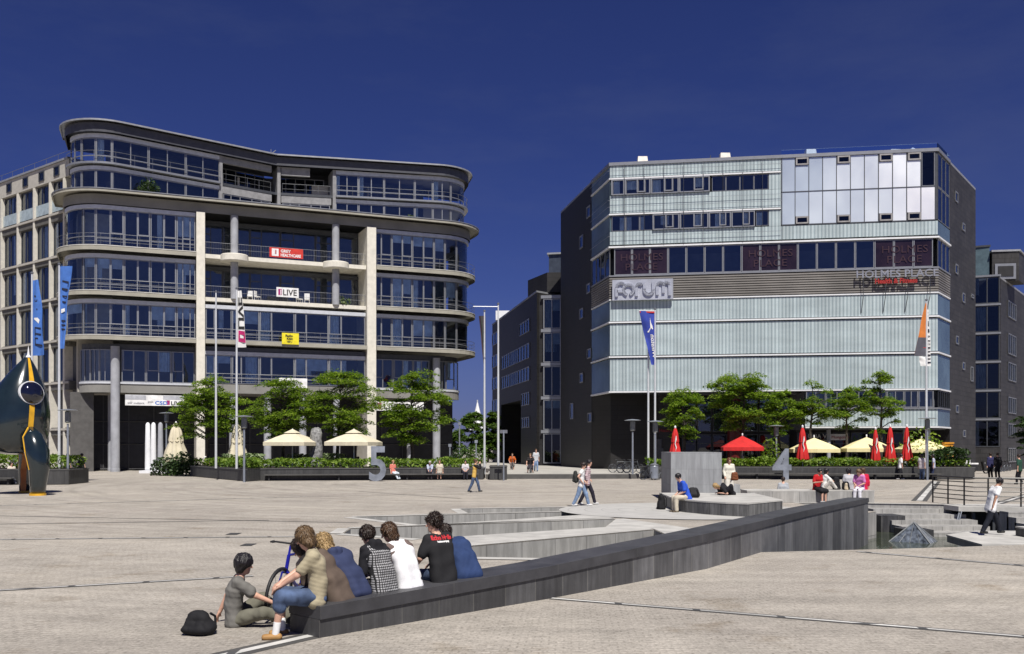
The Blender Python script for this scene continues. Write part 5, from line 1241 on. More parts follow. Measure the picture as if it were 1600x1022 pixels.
# =================================================================== the striped three-legged sculpture
sx, sy = -23.3, 45.6
SCU = empty('sculpture', (sx, sy, 0), 'huge glossy dark pod sculpture with yellow stripes and a round window', 'sculpture')
PAINT = mat('dark_gloss_paint', (.010, .018, .022), .18, 0, var=.1, coat=.8); YEL = mat('yellow_paint', (.62, .34, .02), .35); ORG = mat('orange_paint', (.36, .11, .01), .4)
prof = [(.02, 6.62), (.16, 6.45), (.42, 6.1), (.72, 5.65), (1.02, 5.1), (1.25, 4.5), (1.40, 3.9), (1.44, 3.3), (1.38, 2.7), (1.22, 2.25), (.95, 2.0), (.4, 1.9), (.02, 1.88)]
def shear(z): t = max(0., (z - 3.2) / 3.4); return (-.25 + .55 * t ** 1.3, 0)
def fine(pr, n=5):
    out = []
    for k in range(len(pr) - 1):
        p_1, p0_, p1_, p2_ = pr[max(k - 1, 0)], pr[k], pr[k + 1], pr[min(k + 2, len(pr) - 1)]
        for j in range(n):
            t = j / n; out.append(tuple(.5 * ((2 * p0_[i]) + (-p_1[i] + p1_[i]) * t + (2 * p_1[i] - 5 * p0_[i] + 4 * p1_[i] - p2_[i]) * t * t + (-p_1[i] + 3 * p0_[i] - 3 * p1_[i] + p2_[i]) * t ** 3) for i in (0, 1)))
    return [(max(r, .01), z) for r, z in out] + [pr[-1]]
fp = fine(prof)
m = MB(); m.lathe(list(reversed(fp)), 48, (sx, sy, 0), shear); m.build('body', PAINT, SCU, smooth=True, weld=True)
def on_body(z, a, o=.0):
    for (r0, z0), (r1, z1) in zip(fp[:-1], fp[1:]):
        if z1 <= z <= z0: r = r0 + (r1 - r0) * (z0 - z) / max(z0 - z1, 1e-6); break
    else: r = 1.
    s_ = shear(z); return Vector((sx + s_[0] + (r + o) * math.cos(a), sy + s_[1] + (r + o) * math.sin(a), z))
def stripe(z0, z1, a, w, mt, n=24, a1=None):
    m = MB()
    for k in range(n):
        zz = [z0 + (z1 - z0) * (k + e) / n for e in (0, 1)]; aa = [a + ((a1 if a1 is not None else a) - a) * (k + e) / n for e in (0, 1)]
        ww = []
        for z in zz:
            r = max(.05, (on_body(z, 0) - Vector((sx + shear(z)[0], sy, z))).length); ww.append(min(1.3, w * (1 - .75 * max(0, (z - 5.0) / 1.6)) / r))
        m.face([on_body(zz[0], aa[0] - ww[0], .012), on_body(zz[1], aa[1] - ww[1], .012), on_body(zz[1], aa[1] + ww[1], .012), on_body(zz[0], aa[0] + ww[0], .012)])
    return m.build('stripe', mt, SCU, smooth=True)
wa = R(-38)
stripe(6.5, 4.9, wa, .14, YEL); stripe(4.2, 2.4, wa, .12, YEL)
cw_ = on_body(4.75, wa, -.16); nw = (on_body(4.75, wa, .1) - on_body(4.75, wa, 0)).normalized(); nw = (nw + Vector((0, 0, .22))).normalized()
def disc(c, n, r, prof_, seg=28):
    a = n.orthogonal().normalized(); b = n.cross(a); m = MB(); rings = []
    for rr_, h in prof_: rings.append([c + a * (rr_ * math.cos(6.2832 * k / seg)) + b * (rr_ * math.sin(6.2832 * k / seg)) + n * h for k in range(seg)])
    for i in range(len(rings) - 1):
        for k in range(seg): m.face([rings[i][k], rings[i][(k + 1) % seg], rings[i + 1][(k + 1) % seg], rings[i + 1][k]])
    return m
m = disc(cw_, nw, .66, [(.54, .0), (.53, .2), (.44, .36), (.26, .45), (.02, .49)]); m.build('window', mat('dark_dome_glass', (.006, .007, .018), .04, 0, coat=1.), SCU, smooth=True, weld=True)
m = disc(cw_, nw, .7, [(.525, .06), (.53, .15), (.572, .15), (.575, .0)]); m.build('window_ring', WHITE, SCU, smooth=False)
m = MB(); m.lathe([(.14, 6.5), (.06, 6.62), (.03, 6.85), (.005, 7.05)], 12, (sx + .33, sy, 0)); m.build('tip', WHITE, SCU)
def sleg(ax, ay, fx, fy, r=1.):
    a, f_ = Vector((ax, ay, 2.75)), Vector((fx, fy, .02)); out = (Vector((fx, fy, 0)) - Vector((sx - .25, sy, 0))).normalized()
    pts = [Vector((ax, ay, 3.15)), Vector((ax, ay, 2.7)) + out * .18, Vector((ax, ay, 2.0)).lerp(Vector((fx, fy, 2.0)), .55) + out * .22, Vector((fx, fy, 1.2)) + out * .12, Vector((fx, fy, .5)) + out * .02, f_ + Vector((0, 0, .08))]
    RS = [x * (r if r > 1 else 1) for x in (.08, .33, .40, .33, .27, .25)]; m = MB(); m.tube(pts, RS, 18); lg = m.build('leg', PAINT, SCU, smooth=True)
    m = MB(); m.lathe([(RS[5] + .03, 0), (RS[5] + .03, .1)], 18, (fx, fy, 0)); m.build('foot_band', YEL, lg)
    t_ = Vector((-out.y, out.x, 0)); m = MB(); ring = []
    for sg in (-1, 1): 
        q = [p_ + t_ * sg * rr_ * .98 - out * .04 for p_, rr_ in zip(pts[:4], RS)]; m.tube(q, .035, 6)
    m.build('piping', YEL, lg)
    m = MB()
    for k in range(1, 5):
        p_, q_ = pts[k], pts[k + 1]; r0_, r1_ = RS[k:k + 2]
        m.face([p_ - out * (r0_ + .012) - t_ * .14, q_ - out * (r1_ + .012) - t_ * .12, q_ - out * (r1_ + .012) + t_ * .12, p_ - out * (r0_ + .012) + t_ * .14])
    m.build('inner_stripe', ORG, lg)
sleg(sx + .95, sy - 1.0, sx + 1.37, sy - 1.2, 1.35); sleg(sx - .1, sy + 1.0, sx - .55, sy + 1.4); sleg(sx - .9, sy - .9, sx - 1.5, sy - 1.3, 1.2)

# =================================================================== numbers, standing stone, white columns
for body, u, y, h, lb in (('5', 575, 63.4, 2.32, 'big steel number 5 standing before the office planter'), ('4', 1207, 66.4, 2.16, 'big steel number 4 standing before the planter of the glass block')):
    p = PT(u, 750, y); root = empty('steel_number', (p.x, y, 0), lb, 'number'); xd = (1, .10, 0) if body == '5' else (1, -.03, 0)
    t = text_mesh('digit', body, h / .70, (p.x, y, .02), xd, (0, 0, 1), mat('brushed_steel_plate', (.24, .265, .31), .45, .35, var=.25, scale=1.2), root, .11, sx=.78 if body == '5' else .84, bold=.07)
    zs = [v.co.z for v in t.data.vertices]; k = h / (max(zs) - min(zs)); mn = min(zs)
    for v in t.data.vertices: v.co.z = (v.co.z - mn) * k + .0
p = PT(494, 720, 71.6); m = MB(); rr = random.Random(3)
m.lathe([(.42, .75), (.5, 1.0), (.46, 1.6), (.5, 2.2), (.42, 2.9), (.46, 3.3), (.3, 3.62), (.08, 3.72)], 16, (p.x, 71.6, 0))
m.v = [(x + rr.gauss(0, .035), y + rr.gauss(0, .035), z + rr.gauss(0, .02)) for x, y, z in m.v]
tag(m.build('standing_stone', mat('mottled_stone', (.22, .22, .22), .7, var=.5, scale=5, bump=.5, bscale=9), smooth=True), 'mottled grey standing stone between the open cream parasols', 'stone')
p = PT(243, 738, 84); root = empty('white_column_group', (p.x, 84, 0), 'three tapering white columns on one white base at the office entrance', 'columns')
m = MB(); m.box((p.x + .1, 84, .12), (2.6, 1.3, .24)); m.build('base', WHITE, root)
for k, (u, mm) in enumerate(((231, WHITE), (240.5, WHITE), (252, COLM))):
    q = PT(u, 661, 84 + .1 * k); m = MB(); m.lathe([(.25, .24), (.25, .4), (.23, 2.4), (.19, q.z - .15), (.12, q.z), (.02, q.z + .06)], 16, (q.x, 84, 0)); m.build('column', mm, root, smooth=True)

# =================================================================== parasols
def parasol_open(u, y, vt, w, mt, label, z0=0., tiers=1, grp=None, rim=0.45):
    p = PT(u, vt, y); root = empty('parasol', (p.x, y, z0), label, 'parasol', grp); h = p.z; m = MB()
    m.tube([(p.x, y, z0), (p.x, y, h - .06)], .04, 8); m.build('pole', POLE, root)
    m = MB(); rad = w / 2; n = 8; drop = rad * rim
    def ring(r, z): return [Vector((p.x + r * (1.0 if k % 2 == 0 else .78) * math.cos(k * 6.2832 / n + .6), y + r * (1.0 if k % 2 == 0 else .78) * math.sin(k * 6.2832 / n + .6), z)) for k in range(n)]
    ap = Vector((p.x, y, h)); r1 = ring(rad * .55, h - drop * .5); r2 = ring(rad, h - drop); r3 = ring(rad, h - drop - .26)
    for k in range(n):
        j = (k + 1) % n; m.face([ap, r1[k], r1[j]]); m.face([r1[k], r2[k], r2[j], r1[j]]); m.face([r2[k], r3[k], r3[j], r2[j]])
    m.build('canopy', mt, root)
    m = MB()
    for k in range(n): m.tube([Vector((p.x, y, h - .35)), r2[k] - Vector((0, 0, .05))], .015, 4)
    m.build('rib', RAIL, root)
    if tiers > 1:
        m = MB(); q1 = ring(rad * .3, h - drop * .16)
        for k in range(n): m.face([ap + Vector((0, 0, .18)), q1[k], q1[(k + 1) % n]])
        m.build('vent_cap', mt, root)
    m = MB(); m.lathe([(.02, h - .05), (.06, h + .05), (.05, h + .16), (.01, h + .2)], 8, (p.x, y, 0)); m.build('finial', WHITE, root)
def parasol_shut(u, y, vt, vb, r, mt, label, grp=None, white=False):
    p = PT(u, vt, y); root = empty('folded_parasol', (p.x, y, 0), label, 'parasol', grp); zb = PT(u, vb, y).z; h = p.z; m = MB(); n = 32
    m.tube([(p.x, y, 0), (p.x, y, h)], .04, 8); m.build('pole', POLE, root)
    m = MB(); prof_ = [(r * .98, zb), (r, zb + .12), (r * .78, zb + (h - zb) * .3), (r * .55, zb + (h - zb) * .5), (r * .58, zb + (h - zb) * .58), (r * .42, zb + (h - zb) * .8), (r * .2, h - .1), (.02, h)]
    base = len(m.v)
    rings = [[Vector((p.x + q * (1 + .16 * math.sin(k * 6.2832 / n * 8 + i * .25)) * math.cos(k * 6.2832 / n), y + q * (1 + .16 * math.sin(k * 6.2832 / n * 8 + i * .25)) * math.sin(k * 6.2832 / n), z + (.06 * math.sin(k * 2.3) if i == 0 else 0))) for k in range(n)] for i, (q, z) in enumerate(prof_)]
    for i in range(len(rings) - 1):
        for k in range(n): j = (k + 1) % n; m.face([rings[i][k], rings[i][j], rings[i + 1][j], rings[i + 1][k]])
    m.build('canopy', mt, root, smooth=True, weld=True)
    m = MB(); m.tube([Vector((p.x + r * .6 * math.cos(k * .4), y + r * .6 * math.sin(k * .4), zb + (h - zb) * .54)) for k in range(17)], .03, 5); m.build('tie_band', mt, root)
    m = MB(); m.lathe([(.07, h - .05), (.08, h + .06), (.02, h + .14)], 8, (p.x, y, 0)); m.build('finial', WHITE, root)
    if white:
        m = MB(); c = Vector((p.x - .02, y - r * .74, zb + (h - zb) * .38)); m.tube([c + Vector((.05 * math.sin(t * 2.2), -.02, t * .28 - .35)) for t in range(5)], [.02, .05, .03, .06, .02], 5); m.build('printed_mark', FWHT, root)
CRM = mat('cream_canvas', (.62, .56, .42), .9, var=.06); YLW = mat('butter_canvas', (.74, .66, .36), .9, var=.05); RED = mat('red_canvas', (.50, .012, .012), .75, var=.12)
parasol_open(457, 71.2, 674, 4.5, CRM, 'open cream parasol left of the mottled standing stone', 0, 2, None, .36)
parasol_open(553, 71.0, 674, 4.7, CRM, 'open cream parasol right of the mottled standing stone', 0, 2, None, .34)
parasol_shut(275, 77.5, 661, 722, .95, CRM, 'folded cream parasol beside the office entrance'); parasol_shut(371, 72.5, 662, 726, .8, CRM, 'folded cream parasol behind the black and white flag pole')
parasol_open(1160, 70.9, 681, 4.0, RED, 'open red parasol behind the hedge left of the number 4', 0, 1, None, .42)
parasol_open(1272, 70.8, 684, 4.6, YLW, 'open butter yellow parasol right of the number 4', 0, 1, None, .36)
parasol_open(1354, 70.6, 683, 4.6, YLW, 'open butter yellow parasol among the folded red ones', 0, 1, None, .36); parasol_open(1440, 70.4, 685, 4.6, YLW, 'open butter yellow parasol behind the orange flag pole', 0, 1, None, .34)
for u, y, vt, vb, r, lb in ((1055, 69.4, 668, 716, .44, 'folded red parasol just above the tall grey stone block'), (1254, 68.9, 667, 718, .42, 'folded red parasol just right of the number 4'), (1368, 68.6, 670, 720, .32, 'folded red parasol in front of the airy tree'), (1391, 68.4, 666, 722, .38, 'middle one of the three folded red parasols by the airy tree'), (1417, 68.2, 666, 720, .36, 'folded red parasol nearest the orange flag')):
    parasol_shut(u, y, vt, vb, r, RED, lb, 'folded red parasols', True)

# =================================================================== banners on the office block
def banner(name, u0, u1, v0, v1, o, mt, label, texts, thick=.04):
    a, b = W0.at(W0.s_at(u0, o, SF0 - 2, SF1 + 2), o), W0.at(W0.s_at(u1, o, SF0 - 2, SF1 + 2), o); um = (a + b) / 2; zt, zb = PT(0, v0, um.y).z, PT(0, v1, um.y).z
    root = empty(name, (a.x, a.y, zb), label, 'banner'); d_ = (b - a).normalized(); n_ = Vector((d_.y, -d_.x)); m = MB()
    q = [a, b, b - n_ * thick, a - n_ * thick]; q = [q[0], q[1], q[2], q[3]]; m.hexa([(p_.x, p_.y, zb) for p_ in q], [(p_.x, p_.y, zt) for p_ in q]); m.build('panel', mt, root)
    W_, H_ = (b - a).length, zt - zb
    for body, fx, fz, size, mm, *sxx in texts:
        p_ = a + d_ * (W_ * fx) + n_ * .012
        if body is None:
            w_, h_ = size; mk = MB(); e = p_ + d_ * w_ * W_; mk.face([(p_.x, p_.y, zb + fz * H_), (e.x, e.y, zb + fz * H_), (e.x, e.y, zb + (fz + h_) * H_), (p_.x, p_.y, zb + (fz + h_) * H_)]); mk.build('mark', mm, root)
        else: text_mesh('lettering', body, size * H_, (p_.x, p_.y, zb + fz * H_), (d_.x, d_.y, 0), (0, 0, 1), mm, root, .006, sx=sxx[0] if sxx else 1., bold=.012)
INK = mat('black_ink', (.012, .012, .015), .7); RINK = mat('banner_red', (.55, .03, .02), .6); MAG = mat('banner_magenta', (.35, .02, .16), .6); YBN = mat('banner_yellow', (.80, .68, .02), .6); BWH = mat('banner_white', (.78, .78, .78), .6); BBLU = mat('banner_blue', (.06, .16, .5), .6)
banner('red_banner', 421, 473.5, 388, 403, .22, RINK, 'red GREY HEALTHCARE banner on the upper loggia railing', [('GREY', .33, .54, .42, BWH, 1.0), ('HEALTHCARE', .33, .12, .42, BWH, .8), (None, .07, .12, (.2, .76), BWH), (None, .17, .3, (.035, .45), RINK)])
banner('white_banner', 432, 466.5, 449.5, 464.5, .24, BWH, 'white 1LIVE banner on the lower loggia railing', [(None, .08, .2, (.16, .62), MAG), ('1', .115, .24, .72, BWH), ('LIVE', .28, .2, .86, INK, .92)])
banner('yellow_banner', 440.5, 467, 520.5, 538, .98, YBN, 'square yellow Radio banner on the balcony railing', [('Radio', .2, .66, .28, INK, 1.), ('Köln', .28, .40, .28, INK), ('107,1', .27, .14, .24, INK)])
banner('white_banner', 436, 480, 591, 606, .32, BWH, 'white banner with black lettering half hidden by the trees', [('ENGLISH HOUSE', .05, .3, .5, INK, .58)])
banner('white_banner', 587, 662, 628, 642, -.78, BWH, 'long white banner behind the tree near the right corner', [(None, .04, .15, (.08, .7), MAG), ('LIVE', .16, .2, .8, INK, 1.3), ('CASA', .76, .25, .6, INK, 1.1)])
banner('entrance_sign', 195.5, 287.5, 617.5, 634, -.8, BWH, 'long white sign with small logos over the dark office entrance', [(None, .0, .56, (.35, .4), mat('banner_grey', (.42, .43, .47), .6)), (None, .64, .6, (.36, .36), MC['banner_grey']), ('wdr', .04, .16, .26, mat('faint_ink', (.4, .4, .42), .7)), ('mediapark', .14, .16, .22, MC['faint_ink']), ('gmbh', .38, .3, .22, MC['faint_ink']), ('CSD', .50, .12, .46, BBLU, 1.3), (None, .70, .1, (.055, .42), MAG), ('LIVE', .77, .1, .5, INK, 1.2)], .1)
# =================================================================== bodies: smooth-blended limbs turned into one continuous skin
def sdf_mesh(prims, res, subs=(), cuts=(), disp=None):
    """prims: ('c', a, b, ra, rb, k) tapered limb; ('s', a, b, side, wa, wb, ra, rb, k) flattened trunk; ('e', c, M, r, k) ellipsoid"""
    lo = np.full(3, 1e9); hi = -lo
    def ext(p):
        if p[0] == 'c': q = np.array([p[1], p[2]]); r = max(p[3], p[4])
        elif p[0] == 's': q = np.array([p[1], p[2]]); r = max(p[6], p[7]) + max(p[4], p[5])
        else: q = np.array([p[1]]); r = max(p[3])
        return q.min(0) - r, q.max(0) + r
    for p in prims: a, b = ext(p); lo = np.minimum(lo, a); hi = np.maximum(hi, b)
    lo -= 3 * res; hi += 3 * res
    n = np.ceil((hi - lo) / res).astype(int) + 1
    ax = [lo[i] + res * np.arange(n[i]) for i in range(3)]
    D = np.full(n, .5, np.float32)
    def dist(p, X, Y, Z):
        if p[0] in 'cs':
            a, b = np.array(p[1]), np.array(p[2]); ab = b - a; L = max(ab @ ab, 1e-9)
            qx, qy, qz = X - a[0], Y - a[1], Z - a[2]; t = np.clip((qx * ab[0] + qy * ab[1] + qz * ab[2]) / L, 0, 1)
            qx, qy, qz = qx - t * ab[0], qy - t * ab[1], qz - t * ab[2]
            if p[0] == 'c': return np.sqrt(qx * qx + qy * qy + qz * qz) - (p[3] + (p[4] - p[3]) * t)
            s = np.array(p[3]); w = p[4] + (p[5] - p[4]) * t; l = np.clip(qx * s[0] + qy * s[1] + qz * s[2], -w, w)
            qx, qy, qz = qx - l * s[0], qy - l * s[1], qz - l * s[2]; return np.sqrt(qx * qx + qy * qy + qz * qz) - (p[6] + (p[7] - p[6]) * t)
        c, M, r = np.array(p[1]), np.array(p[2]), p[3]; qx, qy, qz = X - c[0], Y - c[1], Z - c[2]
        u = [(M[0][i] * qx + M[1][i] * qy + M[2][i] * qz) / r[i] for i in range(3)]; k0 = np.sqrt(u[0] ** 2 + u[1] ** 2 + u[2] ** 2)
        k1 = np.sqrt((u[0] / r[0]) ** 2 + (u[1] / r[1]) ** 2 + (u[2] / r[2]) ** 2); return k0 * (k0 - 1) / np.maximum(k1, 1e-6)
    def sl(p, pad):
        a, b = ext(p); i0 = np.maximum(np.floor((a - pad - lo) / res).astype(int), 0); i1 = np.minimum(np.ceil((b + pad - lo) / res).astype(int) + 1, n)
        s = tuple(slice(i0[i], i1[i]) for i in range(3)); return s, np.meshgrid(*[ax[i][s[i]] for i in range(3)], indexing='ij', sparse=True)
    for p in prims:
        k = p[-1]; s, g = sl(p, k + 3 * res); d = dist(p, *g); o = D[s]
        if k > 0: h = np.maximum(k - np.abs(o - d), 0) / k; D[s] = np.minimum(o, d) - h * h * k * .25
        else: D[s] = np.minimum(o, d)
    G3 = np.meshgrid(*ax, indexing='ij', sparse=True)
    if disp is not None: D += disp(*G3).astype(np.float32)
    for p in subs: s, g = sl(p, 4 * res); D[s] = np.maximum(D[s], -dist(p, *g))
    for pt, nn in cuts: D = np.maximum(D, ((G3[0] - pt[0]) * nn[0] + (G3[1] - pt[1]) * nn[1] + (G3[2] - pt[2]) * nn[2]).astype(np.float32))
    S = D < 0; c = [S[i:n[0] - 1 + i, j:n[1] - 1 + j, k:n[2] - 1 + k] for i in (0, 1) for j in (0, 1) for k in (0, 1)]
    act = np.logical_or.reduce(c) & ~np.logical_and.reduce(c); I = np.argwhere(act); vid = np.full(act.shape, -1); vid[act] = np.arange(len(I))
    off = np.array([(i, j, k) for i in (0, 1) for j in (0, 1) for k in (0, 1)]); V = np.stack([D[I[:, 0] + o[0], I[:, 1] + o[1], I[:, 2] + o[2]] for o in off], 1)
    acc = np.zeros((len(I), 3)); cnt = np.zeros(len(I))
    for a in range(8):
        for b in range(a + 1, 8):
            if np.abs(off[a] - off[b]).sum() != 1: continue
            m = (V[:, a] < 0) != (V[:, b] < 0); t = np.where(m, V[:, a] / np.where(m, V[:, a] - V[:, b], 1), 0)
            acc += np.where(m[:, None], off[a] + t[:, None] * (off[b] - off[a]), 0); cnt += m
    P = lo + (I + acc / cnt[:, None]) * res
    F = []
    for axis in range(3):
        sh = [slice(None)] * 3; sh2 = [slice(None)] * 3; sh[axis] = slice(0, -1); sh2[axis] = slice(1, None)
        A, B = S[tuple(sh)], S[tuple(sh2)]; E = np.argwhere(A != B); u, v = (axis + 1) % 3, (axis + 2) % 3
        E = E[(E[:, u] > 0) & (E[:, v] > 0) & (E[:, u] < n[u] - 1) & (E[:, v] < n[v] - 1)]
        def cell(du, dv):
            q = E.copy(); q[:, u] += du; q[:, v] += dv; return vid[q[:, 0], q[:, 1], q[:, 2]]
        q = np.stack([cell(-1, -1), cell(0, -1), cell(0, 0), cell(-1, 0)], 1); ins = A[E[:, 0], E[:, 1], E[:, 2]]; q[~ins] = q[~ins][:, ::-1]; F.append(q)
    F = np.concatenate(F); F = F[(F >= 0).all(1)]
    return P, F
def mesh_np(name, P, F, mt, parent, sm=True):
    me = bpy.data.meshes.new(name); me.from_pydata(P.tolist(), [], F.tolist()); me.materials.append(mt)
    me.polygons.foreach_set('use_smooth', [sm] * len(F)); me.update(); o = bpy.data.objects.new(name, me); COL.objects.link(o); o.parent = parent; return o
def nv_(v): v = np.array(v, float); return v / max(np.linalg.norm(v), 1e-9)
def ik(a, t, l1, l2, pole):
    a, t = np.array(a, float), np.array(t, float); d = t - a; L = np.linalg.norm(d)
    if L > (l1 + l2) * .995: t = a + d / L * (l1 + l2) * .995; d = t - a; L = np.linalg.norm(d)
    u = d / L; x = (l1 * l1 - l2 * l2 + L * L) / (2 * L); h = math.sqrt(max(l1 * l1 - x * x, 0)); p = np.array(pole, float); p = nv_(p - u * (p @ u)); return a + u * x + p * h, t
def folds(seed, amp, fr=1.2):
    r = np.random.RandomState(seed); ks = [(r.normal(0, 11, 3) * np.array([1, 1, .75]) * fr, r.uniform(0, 6), 1.) for _ in range(5)] + [(r.normal(0, 30, 3) * fr, r.uniform(0, 6), .5) for _ in range(5)]
    def f(X, Y, Z): return sum(w * np.sin(k[0] * X + k[1] * Y + k[2] * Z + p + 1.5 * np.sin(9 * Z + p)) for k, p, w in ks) * (amp / 3.2)
    return f
SKIN = {}
def flat_mat(col, rough=.8, key=None, bump=0):
    key = key or 'dyed_%02x%02x%02x' % tuple(int(255 * min(1, c) ** .4545) for c in col)
    return mat(key, col, rough, var=.09, scale=7, bump=bump, bscale=120, spec=.25)
def skin_mat(t=0): return mat(['fair_skin', 'tan_skin', 'brown_skin'][t], [(.56, .33, .24), (.45, .25, .17), (.16, .08, .05)][t], .5, var=.07, scale=9)
HAIRC = {'black': (.010, .008, .009), 'dark': (.022, .013, .009), 'brown': (.06, .032, .016), 'blond': (.30, .20, .09), 'grey': (.35, .34, .32), 'auburn': (.10, .035, .015), 'sand': (.12, .075, .038)}
def hair_mat(c):
    if 'hair_' + c in MC: return MC['hair_' + c]
    m, nt, b, N, L = new_mat('hair_' + c); oc = coords(nt, 'Object', (70, 70, 14)); col = HAIRC[c]
    L(ramp(nt, noise_tex(nt, oc, 1., 4, .7), [(.3, tuple(x * .55 for x in col)), (.7, tuple(min(1, x * 1.7) for x in col))]), b.inputs['Base Color']); b.inputs['Roughness'].default_value = .38; b.inputs['Specular IOR Level'].default_value = .45
    add_bump(nt, b, noise_tex(nt, oc, 1., 3), .7, .02); MC['hair_' + c] = m; return m
def person(label, at, face, h=1.72, pose='stand', res=.028, lean=(.03, .03, .08), roll=0., head=(0, 0, 0), stride=.0, seat=.45, lh=None, rh=None, lf=None, rf=None, lk=(0, 1, .2), rk=(0, 1, .2), le=None, re=None,
           top=(.5, .5, .5), sleeve=.6, bottom=(.05, .06, .1), leg=1., shoe=(.02, .02, .02), hair='dark', style='short', skin=0, group=None, loose=1., seed=0, hood=None, arms=None, skirt=False, topm=None, botm=None, wide=1., sock=None, long_top=0., coat=0., z_off=0.):
    k = h / 1.72; x0, y0, z0 = at; f = nv_([face[0], face[1], 0]); r = np.array([f[1], -f[0], 0.]); up = np.array([0, 0, 1.])
    root = empty('person', (x0, y0, z0), label, 'person', group)
    def dr(a, b=0): return nv_(np.array([math.sin(b), math.sin(a) * math.cos(b), math.cos(a) * math.cos(b)]))
    sit = pose != 'stand'
    P = np.array([0, 0, (.10 if sit else .93) * k]) + np.array([0, 0, z_off])
    W_ = P + dr(lean[0], roll) * .17 * k; C = W_ + dr(lean[1], roll * 1.2) * .20 * k; N = C + dr(lean[2], roll * 1.2) * .17 * k
    hy, hp, hr_ = head; cy, sy_ = math.cos(hy), math.sin(hy); fw = np.array([-sy_ * math.cos(hp), cy * math.cos(hp), -math.sin(hp)]); hx = nv_(np.cross(fw, up)); hu = np.cross(hx, fw); hx, hu = hx * math.cos(hr_) + hu * math.sin(hr_), hu * math.cos(hr_) - hx * math.sin(hr_)
    HM = np.stack([hx, fw, hu], 1); H_ = N + (dr(lean[2] * .8, roll) * .6 + hu * .4) * .165 * k + fw * .02 * k
    X = np.array([1., 0, 0]); sd = nv_(np.array([math.cos(roll), 0, -math.sin(roll)])); sc = N - dr(lean[2]) * .055 * k; SL, SR = sc - sd * .17 * k * wide, sc + sd * .17 * k * wide
    HL, HR = P - X * .085 * k - up * .02 * k, P + X * .085 * k - up * .02 * k
    if lf is None: lf, rf = ((-.10, stride, .075), (.10, -stride, .075 + (.03 if stride else 0))) if not sit else ((-.11, .42, -seat + .08), (.11, .42, -seat + .08))
    KL, AL = ik(HL, np.array(lf) * k if not sit else np.array(lf), .43 * k, .42 * k, lk); KR, AR = ik(HR, np.array(rf) * k if not sit else np.array(rf), .43 * k, .42 * k, rk)
    if arms == 'lap': lh, rh = (-.10, .30, .20), (.10, .30, .20)
    if lh is None: lh = (-.24, .02 - stride * .5, P[2] / k - .10 if not sit else .02) 
    if rh is None: rh = (.24, .02 + stride * .5, P[2] / k - .10 if not sit else .02)
    EL, WL = ik(SL, np.array(lh) * k, .28 * k, .25 * k, le or (-.6, -.8, -.5)); ER, WR_ = ik(SR, np.array(rh) * k, .28 * k, .25 * k, re or (.6, -.8, -.5))
    K = lambda v: tuple(v)
    Rz = np.stack([r, f, up], 1)
    def put(name, prims, mt, rs=res, **kw):
        Pn, F = sdf_mesh(prims, rs, **kw); return mesh_np(name, Pn @ Rz.T, F, mt, root)
    hs = k * .97; fi = max(.0095, res * .55)
    def hand(w, e, sgn, curl=.6):
        d = nv_(w - e); n = nv_(np.cross(d, nv_(np.cross(up if abs(d[2]) < .9 else np.array([0, 1., 0]), d)))); s = nv_(np.cross(d, n)); o = [('s', w, w + d * .075 * k, s, .018 * k, .03 * k, .017 * k, .014 * k, .01)]
        for i, ln in enumerate((.068, .078, .072, .056)):
            b = w + d * .08 * k + s * (i - 1.5) * .019 * k; m_ = b + (d * math.cos(curl * .5) - n * math.sin(curl * .5)) * ln * .5 * k; o.append(('c', b, m_, fi, fi * .95, .004)); o.append(('c', m_, m_ + (d * math.cos(curl) - n * math.sin(curl)) * ln * .5 * k, fi * .95, fi * .8, .003))
        b = w + d * .025 * k - s * sgn * .028 * k; o.append(('c', b, b + (d * .7 - s * sgn * .6 - n * .3) * .055 * k, fi * 1.15, fi * .9, .008)); return o
    sk = skin_mat(skin)
    hd = [('e', H_ + hu * .02 * k, HM, (.074 * hs, .094 * hs, .100 * hs), .02), ('c', H_ + (fw * .030 - hu * .035) * k, H_ + (fw * .052 - hu * .088) * k, .055 * k, .034 * k, .04), ('c', H_ + (fw * .094 - hu * .004) * k, H_ + (fw * .110 - hu * .030) * k, .009 * k, .014 * k, .012),
          ('c', H_ + (fw * .084 - hx * .03 + hu * .022) * k, H_ + (fw * .084 + hx * .03 + hu * .022) * k, .011 * k, .011 * k, .015), ('c', H_ + (fw * .082 - hx * .014 - hu * .062) * k, H_ + (fw * .082 + hx * .014 - hu * .062) * k, .009 * k, .009 * k, .01)]
    for s in (-1, 1): hd.append(('e', H_ + (hx * .076 * s - fw * .008 - hu * .012) * k, HM, (.010 * k, .020 * k, .032 * k), .006))
    torso = [('s', P, W_, X, .07 * k, .06 * k, .068 * k, .058 * k, .03), ('s', W_, C, X, .06 * k, .08 * k, .058 * k, .066 * k, .03), ('s', C, N - dr(lean[2]) * .03 * k, sd, .08 * k, .06 * k, .066 * k, .045 * k, .03), ('c', SL, SR, .05 * k, .05 * k, .05)]
    armsP = [('c', SL, EL, .047 * k, .038 * k, .03), ('c', EL, WL, .039 * k, .026 * k, .015), ('c', SR, ER, .047 * k, .038 * k, .03), ('c', ER, WR_, .039 * k, .026 * k, .015)]
    legsP = [('c', HL, KL, .075 * k, .052 * k, .03), ('c', KL, AL, .055 * k, .035 * k, .02), ('c', HR, KR, .075 * k, .052 * k, .03), ('c', KR, AR, .055 * k, .035 * k, .02)]
    bs = res * (.8 if res > .02 else .85)
    put('body', torso + [('c', N - dr(lean[2]) * .03 * k, H_ - hu * .03 * k, .056 * k, .05 * k, .03)] + hd + armsP + hand(WL, EL, -1) + hand(WR_, ER, 1) + legsP, sk, rs=bs)
    # clothes
    g = .014 * loose; T = lambda c, a, b, t: (c, a, a + (b - a) * t)
